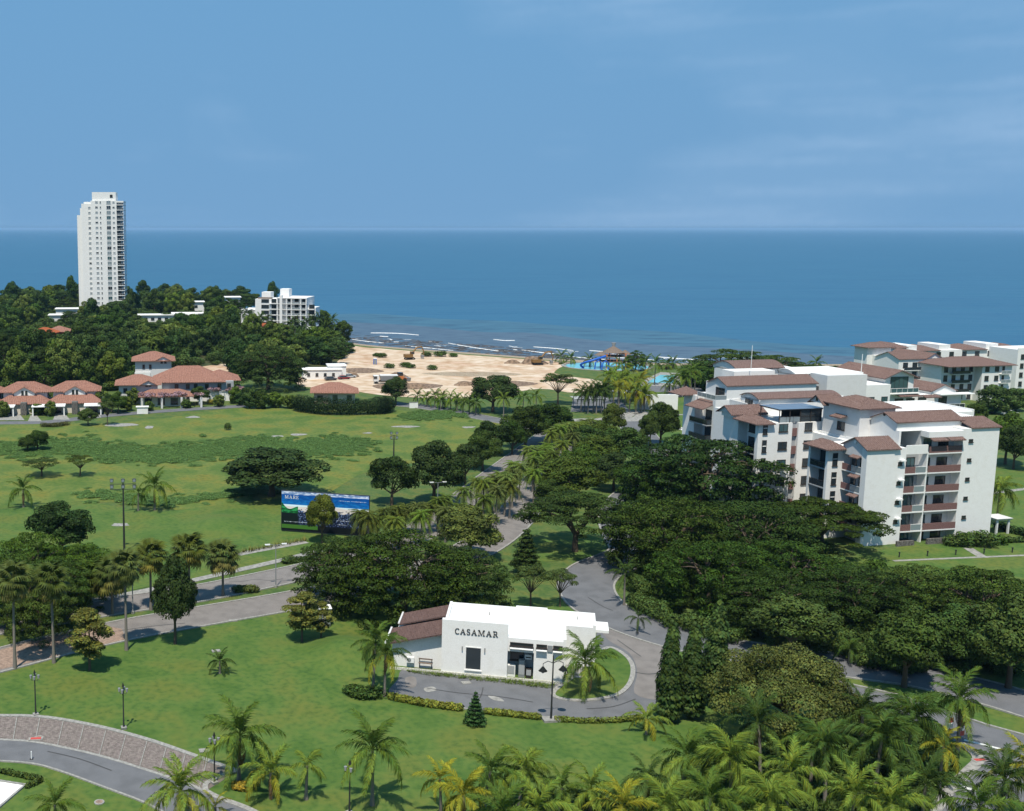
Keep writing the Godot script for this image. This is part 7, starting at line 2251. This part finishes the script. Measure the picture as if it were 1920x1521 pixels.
func make_low_plants() -> void:
	rng.seed = 808
	hedge("clipped dark hedge wall around the pink house", [[560, 770], [600, 776], [660, 777], [715, 775], [728, 770]], 4.5, 4.6, Color(0.015, 0.032, 0.012), 24000)
	hedge("low flowering hedge between the two coconut palms and the young conifer", [[735, 1311], [800, 1324], [870, 1333]], 0.9, 0.75, Color(0.13, 0.16, 0.03), 3200)
	hedge("low flowering hedge between the young conifer and the tall lamp", [[912, 1338], [960, 1343], [1015, 1349]], 0.85, 0.65, Color(0.115, 0.15, 0.03), 2400)
	hedge("low flowering hedge from the tall lamp to the small yellowing palm", [[1046, 1352], [1100, 1355], [1165, 1353], [1205, 1346]], 0.8, 0.55, Color(0.1, 0.14, 0.03), 2400)
	hedge("dark clipped hedge along the lawn beside the garden pavilion", [[1872, 990], [1900, 1000], [1960, 1012]], 1.6, 1.3, Color(0.02, 0.045, 0.015), 2200)
	hedge("dark clipped hedge below the shrubs at the complex", [[1870, 1018], [1930, 1016]], 1.2, 1.0, Color(0.03, 0.06, 0.02), 1500)
	hedge("round bed of green shrubs under the two coconut palms", [[662, 1300], [680, 1306], [706, 1305]], 2.4, 1.0, Color(0.04, 0.08, 0.02), 2000)
	hedge("oval clipped bush on the median of the avenue", [[447, 1110], [462, 1110], [478, 1109]], 1.7, 1.0, Color(0.06, 0.085, 0.025), 1600)
	hedge("clipped box hedge by the sidewalk beyond the avenue", [[536, 1056], [550, 1054]], 1.4, 1.0, Color(0.045, 0.08, 0.025), 900)
	hedge("low clipped hedge round the white terrace", [[-60, 1446], [0, 1450], [50, 1460], [76, 1466], [46, 1480]], 0.5, 0.6, Color(0.05, 0.085, 0.025), 1500)
	hedge("yellow and green planting under the tall coconut palm at the bays", [[445, 1478], [462, 1480], [478, 1472]], 1.2, 0.7, Color(0.2, 0.17, 0.03), 1000)
	hedge("low dark hedge by the street in front of the villas", [[82, 800], [105, 800], [128, 796]], 1.8, 1.1, Color(0.06, 0.07, 0.03), 1400)
	# agaves in pale gravel along the rim of the putting green
	struct("gravel_strip", ribbon(smooth(ground([[445, 1040], [480, 1033], [530, 1024], [574, 1016]]), false, 4), 0.9, 0.07), M.concrete)
	var ag := tuft(Color(0.13, 0.15, 0.05), 26, 1.0, 0.9)
	for i in 14:
		var g := P(448 + i * 9.4, 1037 - i * 1.75)
		var o := thing("agave", "spiky pale agave in the gravel strip at the edge of the putting green", "plant", g, rng.randf() * TAU, "agaves in the gravel strip")
		part("foliage", ag, M.leaf, o, Transform3D(Basis.from_scale(Vector3.ONE * rng.randf_range(0.9, 1.4)), Vector3.ZERO))
	# wild growth of the field
	# drifts of taller weeds in the field
	var wb := []
	for i in 5: wb.append([Vector3(rng.randf_range(-1, 1), 0.12, rng.randf_range(-0.8, 0.8)), Vector3(0.9, 0.3, 0.8)])
	var weed := foliage(wb, 700, 0.24, Color(0.084, 0.17, 0.056), -0.1, 0.6, 1.8, 0.25)
	drift("weeds", "band of darker green weeds across the open field", [[-60, 846], [40, 842], [110, 834], [170, 842], [230, 850], [300, 852], [360, 850], [420, 842], [470, 832], [520, 840], [570, 842], [620, 836], [660, 834]], 2600, weed, 5.5)
	drift("weeds", "patch of green weeds beside the road at the edge of the field", [[770, 783], [810, 778], [850, 776]], 220, weed, 4.0)
	drift("weeds", "loose weeds before the rim of the putting green", [[160, 925], [260, 938], [330, 940], [440, 926], [500, 918]], 260, weed, 2.0)
	var short := tuft(Color(0.085, 0.15, 0.035), 9, 0.22, 0.3)
	scatter("lawn_weeds", "tufts of grass along the foot of the office wall", ground([[765, 1254], [1040, 1284], [1035, 1292], [900, 1277], [765, 1262]]), 500, short, 0.6, 1.8, "grass", 0.05)
	under()
	scatter("undergrowth", "leafy undergrowth beneath the umbrella trees", smooth(ground([[1200, 960], [1400, 930], [1560, 1040], [1620, 1090], [1900, 1100], [1900, 1280], [1500, 1225], [1250, 1180], [1170, 1110], [1210, 1040]]), true, 2), 900, protos["bush"][1].crown, 0.5, 1.1, "undergrowth")

func under() -> void:
	# leafy ground cover of the wood and of the palm thicket
	var m: Mesh = protos["bush"][0].crown
	var d: Mesh = protos["bush"][1].crown
	scatter("undergrowth", "dense undergrowth of the wood on the headland", smooth(ground([[-80, 575], [200, 575], [400, 588], [590, 622], [640, 655], [560, 690], [430, 685], [250, 700], [235, 735], [-80, 745]]), true, 3), 1300, d, 1.0, 2.4, "undergrowth")
	scatter("undergrowth", "leafy undergrowth between the palms of the thicket", ground([[1330, 1400], [1480, 1380], [1620, 1340], [1700, 1370], [1790, 1420], [1740, 1490], [1690, 1580], [1300, 1600], [1290, 1480]]), 330, m, 0.5, 1.15, "undergrowth")
	scatter("undergrowth", "low leafy growth beneath the palms of the belt", ground([[850, 1530], [1000, 1500], [1200, 1510], [1290, 1490], [1290, 1620], [850, 1620]]), 160, m, 0.4, 0.9, "undergrowth")
